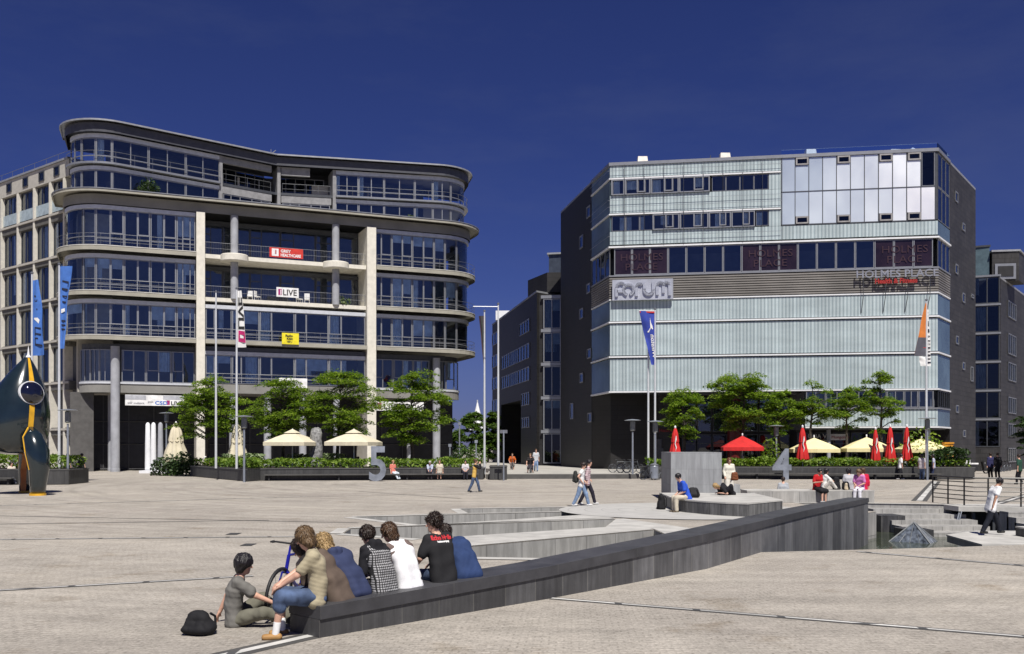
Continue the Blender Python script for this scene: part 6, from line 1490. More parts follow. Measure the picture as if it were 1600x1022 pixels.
    tm = topm or flat_mat(top, .85, bump=.15); hem = P - dr(lean[0]) * (.09 + long_top) * k
    shirt = [('s', hem, W_, X, .092 * k, .082 * k, .096 * k + g, .084 * k + g, .04), ('s', W_, C, X, .082 * k, .10 * k, .084 * k + g, .09 * k + g, .04), ('s', C, N - dr(lean[2]) * .035 * k, sd, .098 * k, .08 * k, .086 * k + g, .058 * k, .04), ('c', SL, SR, .058 * k, .058 * k, .05)]
    sub = [('c', N - dr(lean[2]) * .0 * k, H_, .062 * k, .066 * k, 0)]
    def sleeveP(S, E, W):
        o = [('c', S, S + (E - S) * min(sleeve, 1.), .062 * k + g * .3, (.062 if sleeve < 1 else .052) * k + g * .6, .04)]
        if sleeve > 1: o.append(('c', E, E + (W - E) * min(1., sleeve - 1), .052 * k + g * .5, .042 * k + g * .4, .02))
        return o
    slv = sleeveP(SL, EL, WL) + sleeveP(SR, ER, WR_)
    fa = .0062 * loose if res < .014 else .0035
    if hood is None: put('shirt', shirt + (slv if sleeve > 0 else []), tm, subs=sub, disp=folds(seed, fa))
    else:
        put('shirt', shirt, tm, subs=sub, disp=folds(seed, fa)); put('sleeves', [(p_[0], p_[1], p_[2], p_[3] * 1.05, p_[4] * 1.04, p_[5]) for p_ in slv] + ([('s', C + dr(lean[2]) * .04 * k, N - dr(lean[2]) * .03 * k, sd, .13 * k, .09 * k, .088 * k + g, .066 * k, .04)] if hood[1] else []), hood[0], subs=sub, disp=folds(seed + 1, fa))
        if hood[1] == 'hood':
            bk = -np.array([0, 1, 0.]); put('hood', [('s', N + bk * .06 * k + up * .03 * k, N + bk * .115 * k - up * .07 * k, X, .06 * k, .085 * k, .05 * k, .045 * k, .03), ('c', N - X * .08 * k + up * .03 * k, N - X * .05 * k + bk * .08 * k + up * .05 * k, .035 * k, .04 * k, .03), ('c', N + X * .08 * k + up * .03 * k, N + X * .05 * k + bk * .08 * k + up * .05 * k, .035 * k, .04 * k, .03)], hood[0], disp=folds(seed + 2, fa))
    if coat: put('coat', [('s', P - up * coat * k, W_, X, .12 * k, .09 * k, .10 * k, .095 * k + g, .05)], tm, disp=folds(seed + 5, fa))
    bm_ = botm or flat_mat(bottom, .85, bump=.1)
    def legc(Hh, Kn, An):
        w = .012 * loose; o = [('c', Hh, Kn if leg > .5 else Hh + (Kn - Hh) * leg * 2, .088 * k + w, .066 * k + w * (2 if leg < 1 else 1), .04)]
        if leg > .5: o.append(('c', Kn, Kn + (An - Kn) * min(1., (leg - .5) * 2) * .97, .064 * k + w, (.05 if leg == 1 else .068) * k + w, .02))
        return o
    hp_ = [('s', P - up * .03 * k, P + dr(lean[0]) * .02 * k, X, .082 * k, .07 * k, .088 * k, .07 * k, .03)]
    if skirt: put('skirt', hp_ + [('s', (HL + HR) / 2, (KL + KR) / 2, X, .10 * k, .14 * k, .09 * k, .10 * k, .04)], bm_, disp=folds(seed + 3, fa))
    else: put('trousers', hp_ + legc(HL, KL, AL) + legc(HR, KR, AR), bm_, disp=folds(seed + 3, fa))
    for Kn, An in ((KL, AL), (KR, AR)):
        sh = nv_(An - Kn); toe = np.array([0, 1., 0]) if abs(sh[1]) < .75 else np.array([0, .15, 1.]); toe = nv_(toe - .0 * up); b = An - up * .035 * k - toe * .035 * k
        if abs(sh[1]) >= .75: b = An - toe * .03 * k + sh * .02
        put('shoe', [('s', b, b + toe * .16 * k, X, .012 * k, .018 * k, .042 * k, .034 * k, .01)], flat_mat(shoe, .6), rs=max(.012, res * .8))
        if sock: put('sock', [('c', An - sh * .13 * k, An + sh * .01, .044 * k, .042 * k, 0)], flat_mat(sock, .9), rs=.012)
    if style != 'bald':
        rr = np.random.RandomState(seed + 9); hn = lambda X_, Y_, Z_: .007 * np.sin(95 * X_ + 40 * Z_ + seed) * np.sin(88 * Y_ - 30 * Z_ + seed * 2) + .005 * np.sin(46 * (X_ + Y_) + 25 * Z_)
        hb = .014 if style == 'bowl' else 0; hp0 = [('e', H_ + (hu * .033 - fw * .012) * k, HM, ((.096 + hb) * k, (.112 + hb) * k, (.110 + hb) * k), .02)]
        if style in ('mid', 'long', 'bowl', 'shag'): hp0 += [('s', H_ + (hu * .02 - fw * .035) * k, H_ - (hu * (.085 if style != 'bowl' else .075) + fw * .045) * k, hx, .05 * k, .042 * k, .062 * k, .05 * k, .04)] + [('c', H_ + (hx * s * .078 + hu * .03 + fw * .01) * k, H_ + (hx * s * .077 - hu * .065 - fw * .004) * k, .032 * k, .024 * k, .03) for s in (-1, 1)]
        if style == 'long': hp0 += [('s', H_ - (hu * .06 + fw * .055) * k, H_ - (hu * .20 + fw * .07) * k, hx, .04 * k, .045 * k, .045 * k, .025 * k, .04)]
        if style == 'curly': hp0 += [('e', H_ + (nv_(hx * rr.normal() + fw * (rr.normal() - .35) + hu * (rr.normal() + .6)) * .085 + hu * .035 - fw * .012) * k, HM, (.038 * k,) * 3, .015) for _ in range(26)]
        if style == 'shag': hp0 += [('c', H_ + (hx * rr.uniform(-.07, .07) + hu * .04 - fw * .065) * k, H_ + (hx * rr.uniform(-.10, .10) - hu * rr.uniform(.07, .13) - fw * rr.uniform(.06, .10)) * k, .026 * k, .012 * k, .015) for _ in range(14)]
        if style == 'bun': hp0.append(('e', H_ + (hu * .05 - fw * .115) * k, HM, (.04 * k,) * 3, .02))
        face_c = [('e', H_ + (fw * .100 - hu * (.050 if style != 'bowl' else .055)) * k, HM, (.060 * k, .078 * k, .086 * k if style != 'bowl' else .070 * k), 0)]
        ho = put('hair', hp0, hair_mat(hair), subs=face_c, rs=min(res, .018) if res < .03 else res * .8, disp=hn)
        if res < .0135 and style != 'bowl':
            me = ho.data; vs = [(v.co.copy(), v.normal.copy()) for v in me.vertices]; m = MB(); q_ = random.Random(seed); hc = Vector(H_ @ Rz.T)
            for _ in range(900):
                c, nn = q_.choice(vs); jt = .12 if style == 'bowl' else .35; dn = Vector((q_.gauss(0, jt), q_.gauss(0, jt), -1.0 if style != 'curly' else q_.gauss(0, .8))); dn = (dn - nn * dn.dot(nn)); dn = dn.normalized() if dn.length > .05 else Vector((1, 0, 0)); ln = k * q_.uniform(.03, .075) * (.7 if style in ('short', 'curly') else 1); sd_ = nn.cross(dn).normalized() * .0045; c = c - dn * ln * .3
                p1_, p2_ = c + dn * ln * .5 + nn * q_.uniform(.004, .014), c + dn * ln + nn * q_.uniform(-.004, .012 if style != 'curly' else .03); m.face([c - sd_, c + sd_, p1_ + sd_, p1_ - sd_]); m.face([p1_ - sd_, p1_ + sd_, p2_])
            m.build('hair_strands', hair_mat(hair), ho, local=True)
    if res < .022:
        for s in (-1, 1):
            c = H_ + (fw * .086 + hx * .032 * s + hu * .003) * k; put('eye', [('e', c, HM, (.013 * k, .008 * k, .007 * k), 0)], flat_mat((.02, .015, .012), .2), rs=.004)
    return dict(root=root, H=H_ @ Rz.T, W=(WL @ Rz.T, WR_ @ Rz.T), N=N @ Rz.T, C=C @ Rz.T, K=(KL @ Rz.T, KR @ Rz.T), o=np.array(at))
# =================================================================== bicycles, scooter, bags
def bicycle(at, face, label, frame=(.02, .03, .35), lean=0., scale=1., group=None, steer=0.):
    root = empty('bicycle', at, label, 'bicycle', group); f = nv_([face[0], face[1], 0]); r = np.array([f[1], -f[0], 0]); up = nv_(np.array([0, 0, 1.]) + r * lean)
    L = lambda a, b, c=0.: tuple((f * a + up * b + r * c) * scale)
    FM = mat('bike_paint_%02x%02x' % (int(frame[2] * 255), int(frame[0] * 255)), frame, .3, .2, coat=.4)
    def wheel(cx, R_=.33):
        m = MB(); n = 28; m.tube([L(cx + R_ * math.cos(6.2832 * k / n), .335 + R_ * math.sin(6.2832 * k / n)) for k in range(n + 1)], .022 * scale, 6, False); w_ = m.build('wheel', BLACK, root, local=True, smooth=True)
        m = MB(); m.tube([L(cx + (R_ - .03) * math.cos(6.2832 * k / n), .335 + (R_ - .03) * math.sin(6.2832 * k / n)) for k in range(n + 1)], .008 * scale, 4, False); rim = m.build('rim', STEEL, w_, local=True)
        m = MB()
        for k in range(12): a = 6.2832 * k / 12; m.tube([L(cx, .335, .02 * (-1) ** k), L(cx + .31 * math.cos(a), .335 + .31 * math.sin(a))], .0025 * scale, 3, False)
        m.build('spokes', STEEL, w_, local=True)
    wheel(-.52); wheel(.52)
    m = MB(); S_, B_, Hd, Hb, A_ = (-.17, .80), (-.06, .30), (.34, .82), (.38, .62), (-.52, .335)
    for a, b, q in ((S_, B_, .019), (B_, Hb, .024), (S_, Hd, .018), (Hd, Hb, .024), (B_, A_, .012), (S_, A_, .010)): m.tube([L(*a), L(*b)], q * scale, 8)
    m.build('frame', FM, root, local=True)
    m = MB(); 
    for c in (-.05, .05): m.tube([L(.385, .60, c), L(.43, .5, c), L(.52, .335, c)], .013 * scale, 6)
    m.tube([L(.385, .60, -.05), L(.385, .60, .05)], .013 * scale, 6); m.tube([L(.385, .60), L(.34, .82), L(.31, .95)], .016 * scale, 6); m.build('fork', FM, root, local=True)
    m = MB(); hb = [(.27, .98, -.31), (.33, .99, -.2), (.33, .97, 0), (.33, .99, .2), (.27, .98, .31)]; m.tube([L(*p) for p in hb], .013 * scale, 6); m.build('handlebar', BLACK, root, local=True)
    for c in (-1, 1): m = MB(); m.tube([L(.21, .975, .315 * c), L(.32, .99, .24 * c)], .019 * scale, 6); m.build('grip', BLACK, root, local=True)
    m = MB(); m.tube([L(-.17, .80), L(-.19, .90)], .013 * scale, 6); m.build('seat_post', STEEL, root, local=True)
    m = MB(); m.tube([L(-.32, .93), L(-.24, .935), L(-.08, .92)], [.07 * scale, .055 * scale, .018 * scale], 8); m.build('saddle', BLACK, root, local=True)
    m = MB(); m.tube([L(-.06 + .09 * math.cos(k * .35), .30 + .09 * math.sin(k * .35), .05) for k in range(19)], .008 * scale, 4); m.tube([L(-.06, .30, .06), L(.08, .22, .07)], .012 * scale, 5); m.tube([L(-.06, .30, -.06), L(-.2, .38, -.07)], .012 * scale, 5); m.build('crank', STEEL, root, local=True)
    for a, b, c in ((.08, .22, .11), (-.2, .38, -.11)): m = MB(); m.box(L(a, b, c), (.09, .09, .02)); m.build('pedal', BLACK, root, local=True)
    return root
def bag(at, label, col=(.012, .012, .014), w=.42, d=.28, h=.32, face=(0, -1), name='backpack', cat='bag', strap=True, rough=.8):
    root = empty(name, at, label, cat); f = nv_([face[0], face[1], 0]); r = np.array([f[1], -f[0], 0]); Q = np.stack([r, f, np.array([0, 0, 1.])], 1)
    def put(nm, pr, rs, mt):
        P_, F_ = sdf_mesh(pr, rs, disp=folds(int(at[0] * 7) % 50, .014)); mesh_np(nm, P_ @ Q.T, F_, mt, root)
    X = np.array([1., 0, 0]); A = lambda *v: np.array(v, float); q = d * .5
    put('body', [('s', A(0, 0, q * .75), A(0, .02, h - q * .6), X, w / 2 - q, w / 2 - q * 1.2, q, q * .7, .03), ('s', A(0, q * .8, q * .6), A(0, q * .8, h * .5), X, w * .25, w * .2, q * .5, q * .35, .03)], .022, flat_mat(col, rough))
    if strap:
        m = MB()
        for c in (-1, 1): m.tube([tuple(Q @ A(c * w * .22, -q * .6, h * .92)), tuple(Q @ A(c * w * .27, -q * 1.12, h * .75)), tuple(Q @ A(c * w * .28, -q * 1.12, h * .3)), tuple(Q @ A(c * w * .25, -q * .7, h * .12))], .016, 5)
        m.tube([tuple(Q @ A(-.05, 0, h * .9)), tuple(Q @ A(0, 0, h * 1.06)), tuple(Q @ A(.05, 0, h * .9))], .012, 5); m.build('strap', flat_mat(col, .7), root, local=True)
    return root

# =================================================================== the boys on the rising wall
BG = 'boys sitting in a row on the dark wall'
dW, nW = LW.dirn(.8); away = (-nW.x, -nW.y)
def on_wall(q, o=-.27): p = LW.at(q, o); return (p.x, p.y, hz(q) + .005)
def turn(v, deg): a = R(deg); return (v[0] * math.cos(a) - v[1] * math.sin(a), v[0] * math.sin(a) + v[1] * math.cos(a))
chk, ntk, bk_, Nk, Lk = new_mat('black_white_check'); ck = Nk('ShaderNodeTexBrick'); ck.offset = 0
dq = Nk('ShaderNodeVectorMath'); dq.operation = 'DOT_PRODUCT'; Lk(coords(ntk), dq.inputs[0]); dq.inputs[1].default_value = (.66, .75, 0); zz = Nk('ShaderNodeSeparateXYZ'); Lk(coords(ntk), zz.inputs[0]); cz = Nk('ShaderNodeCombineXYZ'); Lk(dq.outputs['Value'], cz.inputs[0]); Lk(zz.outputs[2], cz.inputs[1]); Lk(cz.outputs[0], ck.inputs['Vector'])
for nm, v in (('Color1', (.40, .40, .41, 1)), ('Color2', (.34, .34, .35, 1)), ('Mortar', (.014, .014, .016, 1))): ck.inputs[nm].default_value = v
ck.inputs['Scale'].default_value = 1; ck.inputs['Brick Width'].default_value = .03; ck.inputs['Row Height'].default_value = .03; ck.inputs['Mortar Size'].default_value = .006; Lk(ck.outputs[0], bk_.inputs['Base Color']); bk_.inputs['Roughness'].default_value = .9
DEN = mat('blue_denim', (.055, .085, .16), .85, var=.35, scale=5, bump=.2, bscale=150); DENL = mat('light_denim', (.16, .23, .36), .85, var=.25, scale=5)
BLKH = flat_mat((.012, .012, .015), .9)
b1 = person('boy in a khaki T-shirt and denim shorts on the near end of the wall', on_wall(.12, -.22), (-1, -.22), 1.70, 'sit', .0115, (-.04, .12, .34), -.02, (-.35, .42, 0), top=(.36, .315, .215), sleeve=.72, leg=.62, shoe=(.34, .19, .07), hair='sand', style='shag', seed=2, lf=(-.22, .47, -.31), rf=(.14, .40, -.33), lh=(-.10, .42, .22), rh=(.12, .42, .24), lk=(-.25, .6, 1), rk=(.25, .6, 1), le=(-.8, -.2, -.6), re=(.8, -.2, -.5), botm=DEN, loose=1.5, wide=1.06, sock=(.7, .7, .7), long_top=-.03)
b2 = person('boy in a brown T-shirt leaning forward, second on the wall', on_wall(.46, -.26), turn(away, 16), 1.68, 'sit', .0125, (.35, .60, .85), -.34, (.2, .6, 0), top=(.105, .078, .062), sleeve=.7, bottom=(.10, .085, .06), hair='dark', style='shag', seed=5, lh=(-.12, .46, .15), rh=(.12, .46, .15), loose=1.4, long_top=.05)
b3 = person('blond boy in a navy hoodie, third on the wall', on_wall(.76, -.30), turn(away, 14), 1.66, 'sit', .0125, (.45, .66, .8), -.22, (.1, .5, 0), top=(.032, .042, .095), sleeve=1.95, bottom=(.05, .06, .10), hair='blond', style='shag', seed=8, lh=(-.12, .5, .12), rh=(.12, .5, .12), loose=1.4, hood=(flat_mat((.032, .042, .095), .85, bump=.15), 'hood'))
b4 = person('dark-haired boy in a black and white checked hoodie on the wall', on_wall(1.17, -.27), turn(away, 4), 1.60, 'sit', .0115, (.22, .40, .6), -.04, (.1, .35, 0), sleeve=1.95, bottom=(.02, .02, .025), hair='dark', style='short', seed=11, lh=(-.10, .36, .18), rh=(.10, .36, .18), loose=1.4, topm=chk, hood=(BLKH, 'hood'), long_top=.04)
b5 = person('boy in a white T-shirt with brown shoulders on the wall', on_wall(1.59, -.27), turn(away, 8), 1.62, 'sit', .0115, (.24, .42, .6), -.10, (.75, .35, 0), top=(.78, .78, .80), sleeve=.9, bottom=(.02, .02, .03), hair='brown', style='shag', seed=14, lh=(-.14, .40, .2), rh=(.08, .38, .2), loose=1.4, hood=(flat_mat((.13, .095, .085), .85), True), long_top=.06)
b6 = person('curly-haired boy in a black T-shirt looking left, with red lettering on his back', on_wall(2.16, -.25), turn(away, -6), 1.66, 'sit', .0115, (.16, .24, .34), -.02, (1.15, .10, 0), top=(.016, .016, .018), sleeve=.8, hair='dark', style='curly', seed=17, lh=(-.26, .34, .16), rh=(.10, .38, .2), loose=1.4, botm=DEN, long_top=.07)
b7 = person('boy in a dark blue T-shirt bending forward at the far end of the row', on_wall(2.60, -.25), turn(away, -14), 1.70, 'sit', .0125, (.50, .85, 1.05), -.08, (.2, .8, 0), top=(.022, .042, .115), sleeve=.85, hair='dark', style='short', seed=20, lh=(-.10, .46, .05), rh=(.12, .46, .05), loose=1.4, botm=DENL, long_top=.0, wide=.86)
for b in (b1, b2, b3, b4, b5, b6, b7): b['root']['group'] = BG
g = G(366, 977); b8 = person('boy in a grey T-shirt sitting on the paving beside a black bag', (g.x, g.y, 0), (1, .22), 1.64, 'sit', .0115, (-.06, .14, .32), 0., (-.18, .10, 0), top=(.145, .14, .13), sleeve=.72, bottom=(.14, .135, .105), shoe=(.02, .02, .025), hair='black', style='bowl', seed=23, seat=0., lf=(-.20, .66, .07), rf=(.14, .72, .07), lk=(-.3, .1, 1), rk=(1., 0, .75), lh=(-.30, -.24, .07), rh=(.16, .50, .30), le=(-.5, -1, .1), re=(.7, -.3, -.7), loose=1.4, long_top=-.035)
# lettering on the black T-shirt, laid on the cloth
from mathutils.bvhtree import BVHTree
def back_text(b, fdir, body, size, up_, mt, dx=0.):
    sh = [c for c in b['root'].children if c.name.startswith('shirt')][0]; me = sh.data; bv = BVHTree.FromPolygons([v.co[:] for v in me.vertices], [p.vertices[:] for p in me.polygons])
    f = Vector((fdir[0], fdir[1], 0)).normalized(); xd = Vector((f.y, -f.x, 0)); c = Vector(b['C']) + Vector((0, 0, up_)) + xd * dx
    t = text_mesh('lettering', body, size, (0, 0, 0), (1, 0, 0), (0, 1, 0), mt, None, 0, 'CENTER', bold=.004)
    for v in t.data.vertices:
        o_ = c + xd * v.co.x + Vector((0, 0, v.co.y)) - f * .6; hit = bv.ray_cast(o_, f)
        v.co = (hit[0] if hit[0] is not None else c - f * .12) - f * .006
    t.parent = b['root']
fd = turn(away, -6); back_text(b6, fd, 'Echo Hells', .075, .10, mat('shirt_red_print', (.5, .02, .03), .8)); back_text(b6, fd, 'hardcore company', .024, .068, FWHT)
bag((G(312, 991).x, G(312, 991).y, 0), 'black cloth bag lying on the paving beside the boy in grey', w=.42, d=.26, h=.26, face=(-.3, -1))
gb_ = G(446, 966); bicycle((-2.88, 12.75, 0), (-.24, -.97), 'blue bicycle with black handlebars parked behind the boys', (.018, .02, .33), lean=-.1)

# =================================================================== people round the stone seats and on the plaza
def at(u, v, z=0.): p = G(u, v, z); return (p.x, p.y, z)
man = person('man in a white shirt and dark trousers walking on the pale platform', at(1549, 836, -.4), (1, .05), 1.72, 'stand', .016, (.22, .30, .42), 0, (0, .55, 0), stride=.33, top=(.78, .78, .79), sleeve=.62, bottom=(.012, .014, .022), hair='black', seed=31, loose=1.4, lh=(-.20, .16, .80), rh=(.22, -.12, .74), skin=1, long_top=.08)
c1 = person('woman in a white top and pale jeans walking with a dark backpack', at(908, 792), (1, -.15), 1.63, 'stand', .02, (.06, .08, .15), 0, (-.2, .15, 0), stride=.30, top=(.72, .72, .72), sleeve=.35, hair='dark', style='bun', seed=33, botm=DENL, shoe=(.6, .6, .6), lh=(-.18, .14, 1.0), rh=(.22, .05, 1.0))
p_ = c1['o']; bag((p_[0] - .20, p_[1] - .05, .92), 'dark backpack worn by the woman in pale jeans', (.03, .032, .03), .34, .2, .42, (-1, .1), strap=False)
stp, nts, bs_, Ns, Ls = new_mat('red_white_stripes'); sz = Ns('ShaderNodeSeparateXYZ'); Ls(coords(nts), sz.inputs[0]); ml = Ns('ShaderNodeMath'); ml.operation = 'MULTIPLY'; Ls(sz.outputs[2], ml.inputs[0]); ml.inputs[1].default_value = 13; fc = Ns('ShaderNodeMath'); fc.operation = 'FRACT'; Ls(ml.outputs[0], fc.inputs[0]); gt = Ns('ShaderNodeMath'); gt.operation = 'GREATER_THAN'; Ls(fc.outputs[0], gt.inputs[0]); gt.inputs[1].default_value = .5
Ls(mixc(nts, gt.outputs[0], (.70, .66, .66), (.22, .03, .07)), bs_.inputs['Base Color'])
person('person in a red and white striped top walking beside the woman in pale jeans', (at(919, 791)[0], 36.7, 0), (1, -.1), 1.72, 'stand', .02, (.05, .08, .15), 0, (-.6, .1, 0), stride=.30, sleeve=1.6, bottom=(.02, .018, .03), hair='black', seed=35, topm=stp, lh=(-.2, .1, 1.0), rh=(.22, .0, .9), shoe=(.5, .5, .5))
person('person in a yellow vest and dark sleeves walking with hands raised to the face', at(741, 769.5), (1, -.05), 1.62, 'stand', .022, (.10, .12, .12), 0, (0, -.1, 0), stride=.28, top=(.62, .40, .10), sleeve=1.9, hood=(BLKH, False), hair='brown', seed=37, botm=DEN, lh=(-.10, .30, 1.52), rh=(.12, .30, 1.50), shoe=(.02, .02, .02), le=(-.6, .4, -1), re=(.6, .4, -1))
SZ = .465
person('man in a bright blue T-shirt and pale trousers sitting on the curved seat', (5.95, 32.7, SZ), (-1, -.25), 1.74, 'sit', .017, (.34, .42, .5), 0, (0, .45, 0), top=(.03, .09, .52), sleeve=.8, bottom=(.50, .45, .36), hair='black', seed=41, lh=(-.08, .34, .14), rh=(.10, .34, .16), seat=SZ, shoe=(.08, .06, .04), loose=1.5, long_top=.04)
bag(at(1034, 797), 'black upright trolley bag beside the seated man in blue', w=.36, d=.24, h=.56, face=(-1, -.3), name='trolley_bag'); bag((6.35, 33.6, SZ), 'dark backpack on the curved seat behind the man in blue', (.02, .02, .022), .5, .3, .34, (0, 1))
person('woman in a long white coat with a brown bag standing by the grey block', at(1139, 776), (-.05, -1), 1.72, 'stand', .02, (.0, .02, .08), 0, (.1, .05, 0), top=(.66, .64, .56), sleeve=1.95, bottom=(.60, .58, .54), hair='auburn', style='long', seed=43, lh=(-.14, .20, 1.0), rh=(.20, .12, .92), coat=.42, loose=1.5, shoe=(.2, .15, .1))
bag((9.85, 42.5, .78), 'brown shoulder bag held by the woman in the white coat', (.16, .055, .025), .34, .16, .34, (0, -1), 'shoulder_bag', strap=True)
person('blond person in black bending low on the curved seat', (8.1, 35.6, SZ), (-1, -.3), 1.62, 'sit', .022, (.9, 1.25, 1.5), 0, (0, .9, 0), top=(.015, .015, .018), sleeve=.7, bottom=(.015, .015, .02), hair='blond', style='long', seed=45, lf=(-.14, .36, .06), rf=(.16, .30, .06), lk=(-.6, .5, .6), rk=(.6, .5, .6), lh=(-.14, .5, .08), rh=(.16, .5, .08))
LWZ = .505
person('woman in a red top and black skirt on the front of the low wall', (12.3, 38.75, LWZ), (.55, -1), 1.66, 'sit', .02, (.1, .15, .3), 0, (.0, .35, 0), top=(.50, .015, .02), sleeve=.75, bottom=(.012, .012, .014), hair='black', seed=47, seat=.5, lh=(-.02, .30, .36), rh=(.14, .30, .34), lf=(-.05, .42, -.44), rf=(.18, .46, -.42), skirt=True, shoe=(.5, .5, .5))
person('black-haired woman in a white T-shirt sitting on top of the low wall', (12.75, 39.3, LWZ), (1, -.05), 1.62, 'sit', .02, (.10, .14, .2), 0, (0, .15, 0), top=(.74, .74, .72), sleeve=.8, bottom=(.62, .6, .55), hair='black', style='mid', seed=49, seat=.0, lf=(-.16, .5, .06), rf=(.18, .46, .06), lk=(-.6, 0, 1), rk=(.6, 0, 1), lh=(-.1, .48, .3), rh=(.12, .5, .28))
bag((13.25, 39.2, LWZ), 'black tote bag on the low wall beside the woman in white', w=.34, d=.2, h=.5, face=(0, -1), name='tote_bag'); bag((13.55, 39.0, LWZ), 'small black handbag near the woman in pink', w=.34, d=.2, h=.32, face=(0, -1), name='handbag')
bag((13.5, 38.82, LWZ), 'pale paper bag between the sitting women', (.5, .42, .3), .16, .12, .26, (0, -1), 'paper_bag', strap=False)
person('woman in a pink top and white trousers on the front of the low wall', (14.05, 38.75, LWZ), (-.65, -.9), 1.64, 'sit', .02, (.15, .25, .4), 0, (0, .45, 0), top=(.56, .20, .46), sleeve=.75, bottom=(.66, .65, .70), hair='sand', style='mid', seed=51, seat=.5, lh=(-.1, .34, .22), rh=(.1, .34, .24))
person('person in a deep red top sitting with their back to the woman in pink', (14.35, 39.25, LWZ), (.3, 1), 1.66, 'sit', .022, (.1, .2, .3), 0, (0, .2, 0), top=(.50, .012, .05), sleeve=1.5, bottom=(.05, .05, .06), hair='brown', style='mid', seed=53, seat=.5)
person('dark-haired person sitting just left of the woman in pink', (13.8, 39.3, LWZ), (.2, 1), 1.64, 'sit', .022, (.1, .2, .3), 0, (.4, .2, 0), top=(.42, .42, .45), sleeve=.8, bottom=(.05, .05, .06), hair='black', style='mid', seed=55, seat=.5)
person('dark-haired person sitting low behind the low wall, seen as a head', (12.15, 43.0, 0), (.2, 1), 1.64, 'sit', .026, (.1, .1, .1), 0, (0, 0, 0), top=(.35, .37, .4), sleeve=.8, bottom=(.05, .05, .06), hair='dark', style='short', seed=57, seat=0., lf=(-.2, .6, .06), rf=(.2, .6, .06), lk=(0, 0, 1), rk=(0, 0, 1), z_off=.02)
# far people, coarser
FR = .034
def far(label, u, v, face, **k):
    z = k.pop('z', 0.); y = k.pop('y', None); p = at(u, v, z) if y is None else (PT(u, v, y).x, y, z); k.setdefault('res', FR); return person(label, p, face, **k)
far('man in a dark uniform walking beside the office entrance', 127, 752, (.5, .85), h=1.80, stride=.2, top=(.015, .015, .02), sleeve=1.0, bottom=(.012, .012, .016), hair='dark', seed=60, loose=1.6)
far('dark uniformed man half hidden by the lamp post near the sculpture', 105, 749, (.3, .9), h=1.78, stride=.1, top=(.02, .022, .035), sleeve=1., bottom=(.015, .015, .02), hair='black', seed=61)
far('person in a cream top resting on the bench behind the sculpture', 19, 748, (.75, -.6), y=57.9, z=.45, pose='sit', lean=(-.3, -.2, .0), top=(.62, .56, .48), sleeve=.9, bottom=(.12, .13, .16), hair='dark', seed=62, lf=(-.1, .65, -.36), rf=(.1, .7, -.36), seat=.45)
far('person in dark clothes lying along the bench by the office planter', 452, 737, (1, .1), y=65.4, z=.45, pose='sit', lean=(-1.35, -1.4, -1.3), top=(.015, .015, .02), sleeve=1.9, bottom=(.02, .022, .03), hair='black', seed=63, lf=(-.1, .40, -.36), rf=(.12, .5, -.3), lh=(-.2, .0, .12), rh=(.2, .0, .12), head=(0, -1.2, 0))
far('person in a coral top leaning back on the bench right of the number 5', 615, 737, (.6, -.7), y=65.9, z=.45, pose='sit', lean=(-.35, -.25, .1), top=(.55, .17, .13), sleeve=.8, bottom=(.50, .55, .6), hair='blond', seed=64, lf=(-.1, .6, -.36), rf=(.1, .7, -.36))
far('person in a pale blue shirt leaning forward on the planter bench', 672, 737, (.05, -1), y=66.3, z=.45, pose='sit', lean=(.3, .4, .5), head=(0, .4, 0), top=(.46, .50, .62), sleeve=.9, bottom=(.03, .025, .03), hair='grey', seed=65, lh=(-.06, .40, .05), rh=(.06, .40, .05))
far('person in a cream shirt sitting on the planter bench', 687, 737, (0, -1), y=66.4, z=.45, pose='sit', lean=(.1, .15, .2), top=(.60, .54, .44), sleeve=.8, bottom=(.35, .32, .28), leg=.6, hair='sand', seed=66)
far('person in a white top reading on the bench behind the walker in yellow', 727, 737, (.1, -1), y=66.5, z=.45, pose='sit', lean=(.1, .2, .3), top=(.62, .60, .62), sleeve=.8, bottom=(.02, .02, .03), hair='black', seed=67, arms='lap')
r_ = far('cyclist in an orange top riding out of the side street', 800, 735, (.1, -1), y=82, z=.72, pose='sit', lean=(.35, .4, .45), top=(.55, .12, .02), sleeve=.8, bottom=(.15, .13, .12), leg=.6, hair='brown', seed=68, h=1.78, z_off=.12, lf=(-.12, .35, -.40), rf=(.12, .2, -.52), lh=(-.24, .44, .28), rh=(.24, .44, .28))
bicycle((r_['o'][0], 81.8, .37), (.1, -1), 'bicycle ridden by the cyclist in orange', (.1, .1, .1))
r_ = far('cyclist in black pausing at the top of the terrace step', 829, 739, (-.1, -1), y=70.4, z=.74, pose='sit', lean=(.25, .3, .3), top=(.02, .018, .02), sleeve=.6, bottom=(.05, .04, .05), leg=.6, hair='sand', seed=69, h=1.8, z_off=.12, lf=(-.2, .15, -.36), rf=(.2, .2, -.36), lh=(-.24, .44, .28), rh=(.24, .44, .28))
bicycle((r_['o'][0], 70.1, .37), (-.1, -1), 'bicycle ridden by the cyclist in black', (.03, .03, .03))
far('person in a pale top walking just right of the cyclist in black', 837.5, 736, (0, -1), y=75, z=.37, stride=.15, top=(.48, .5, .52), sleeve=.8, hair='brown', seed=70, botm=DENL)
far('person in a white shirt and dark trousers walking past the right planter', 1406, 749.5, (1, -.1), stride=.2, h=1.74, top=(.76, .76, .76), sleeve=.8, bottom=(.015, .015, .02), hair='black', seed=71, lean=(.1, .12, .2), shoe=(.6, .6, .6))
far('person in a white top and blue jeans standing left of the orange flag pole', 1440, 750, (.8, .6), h=1.76, top=(.55, .5, .52), sleeve=.7, hair='black', style='mid', seed=72, botm=DEN)
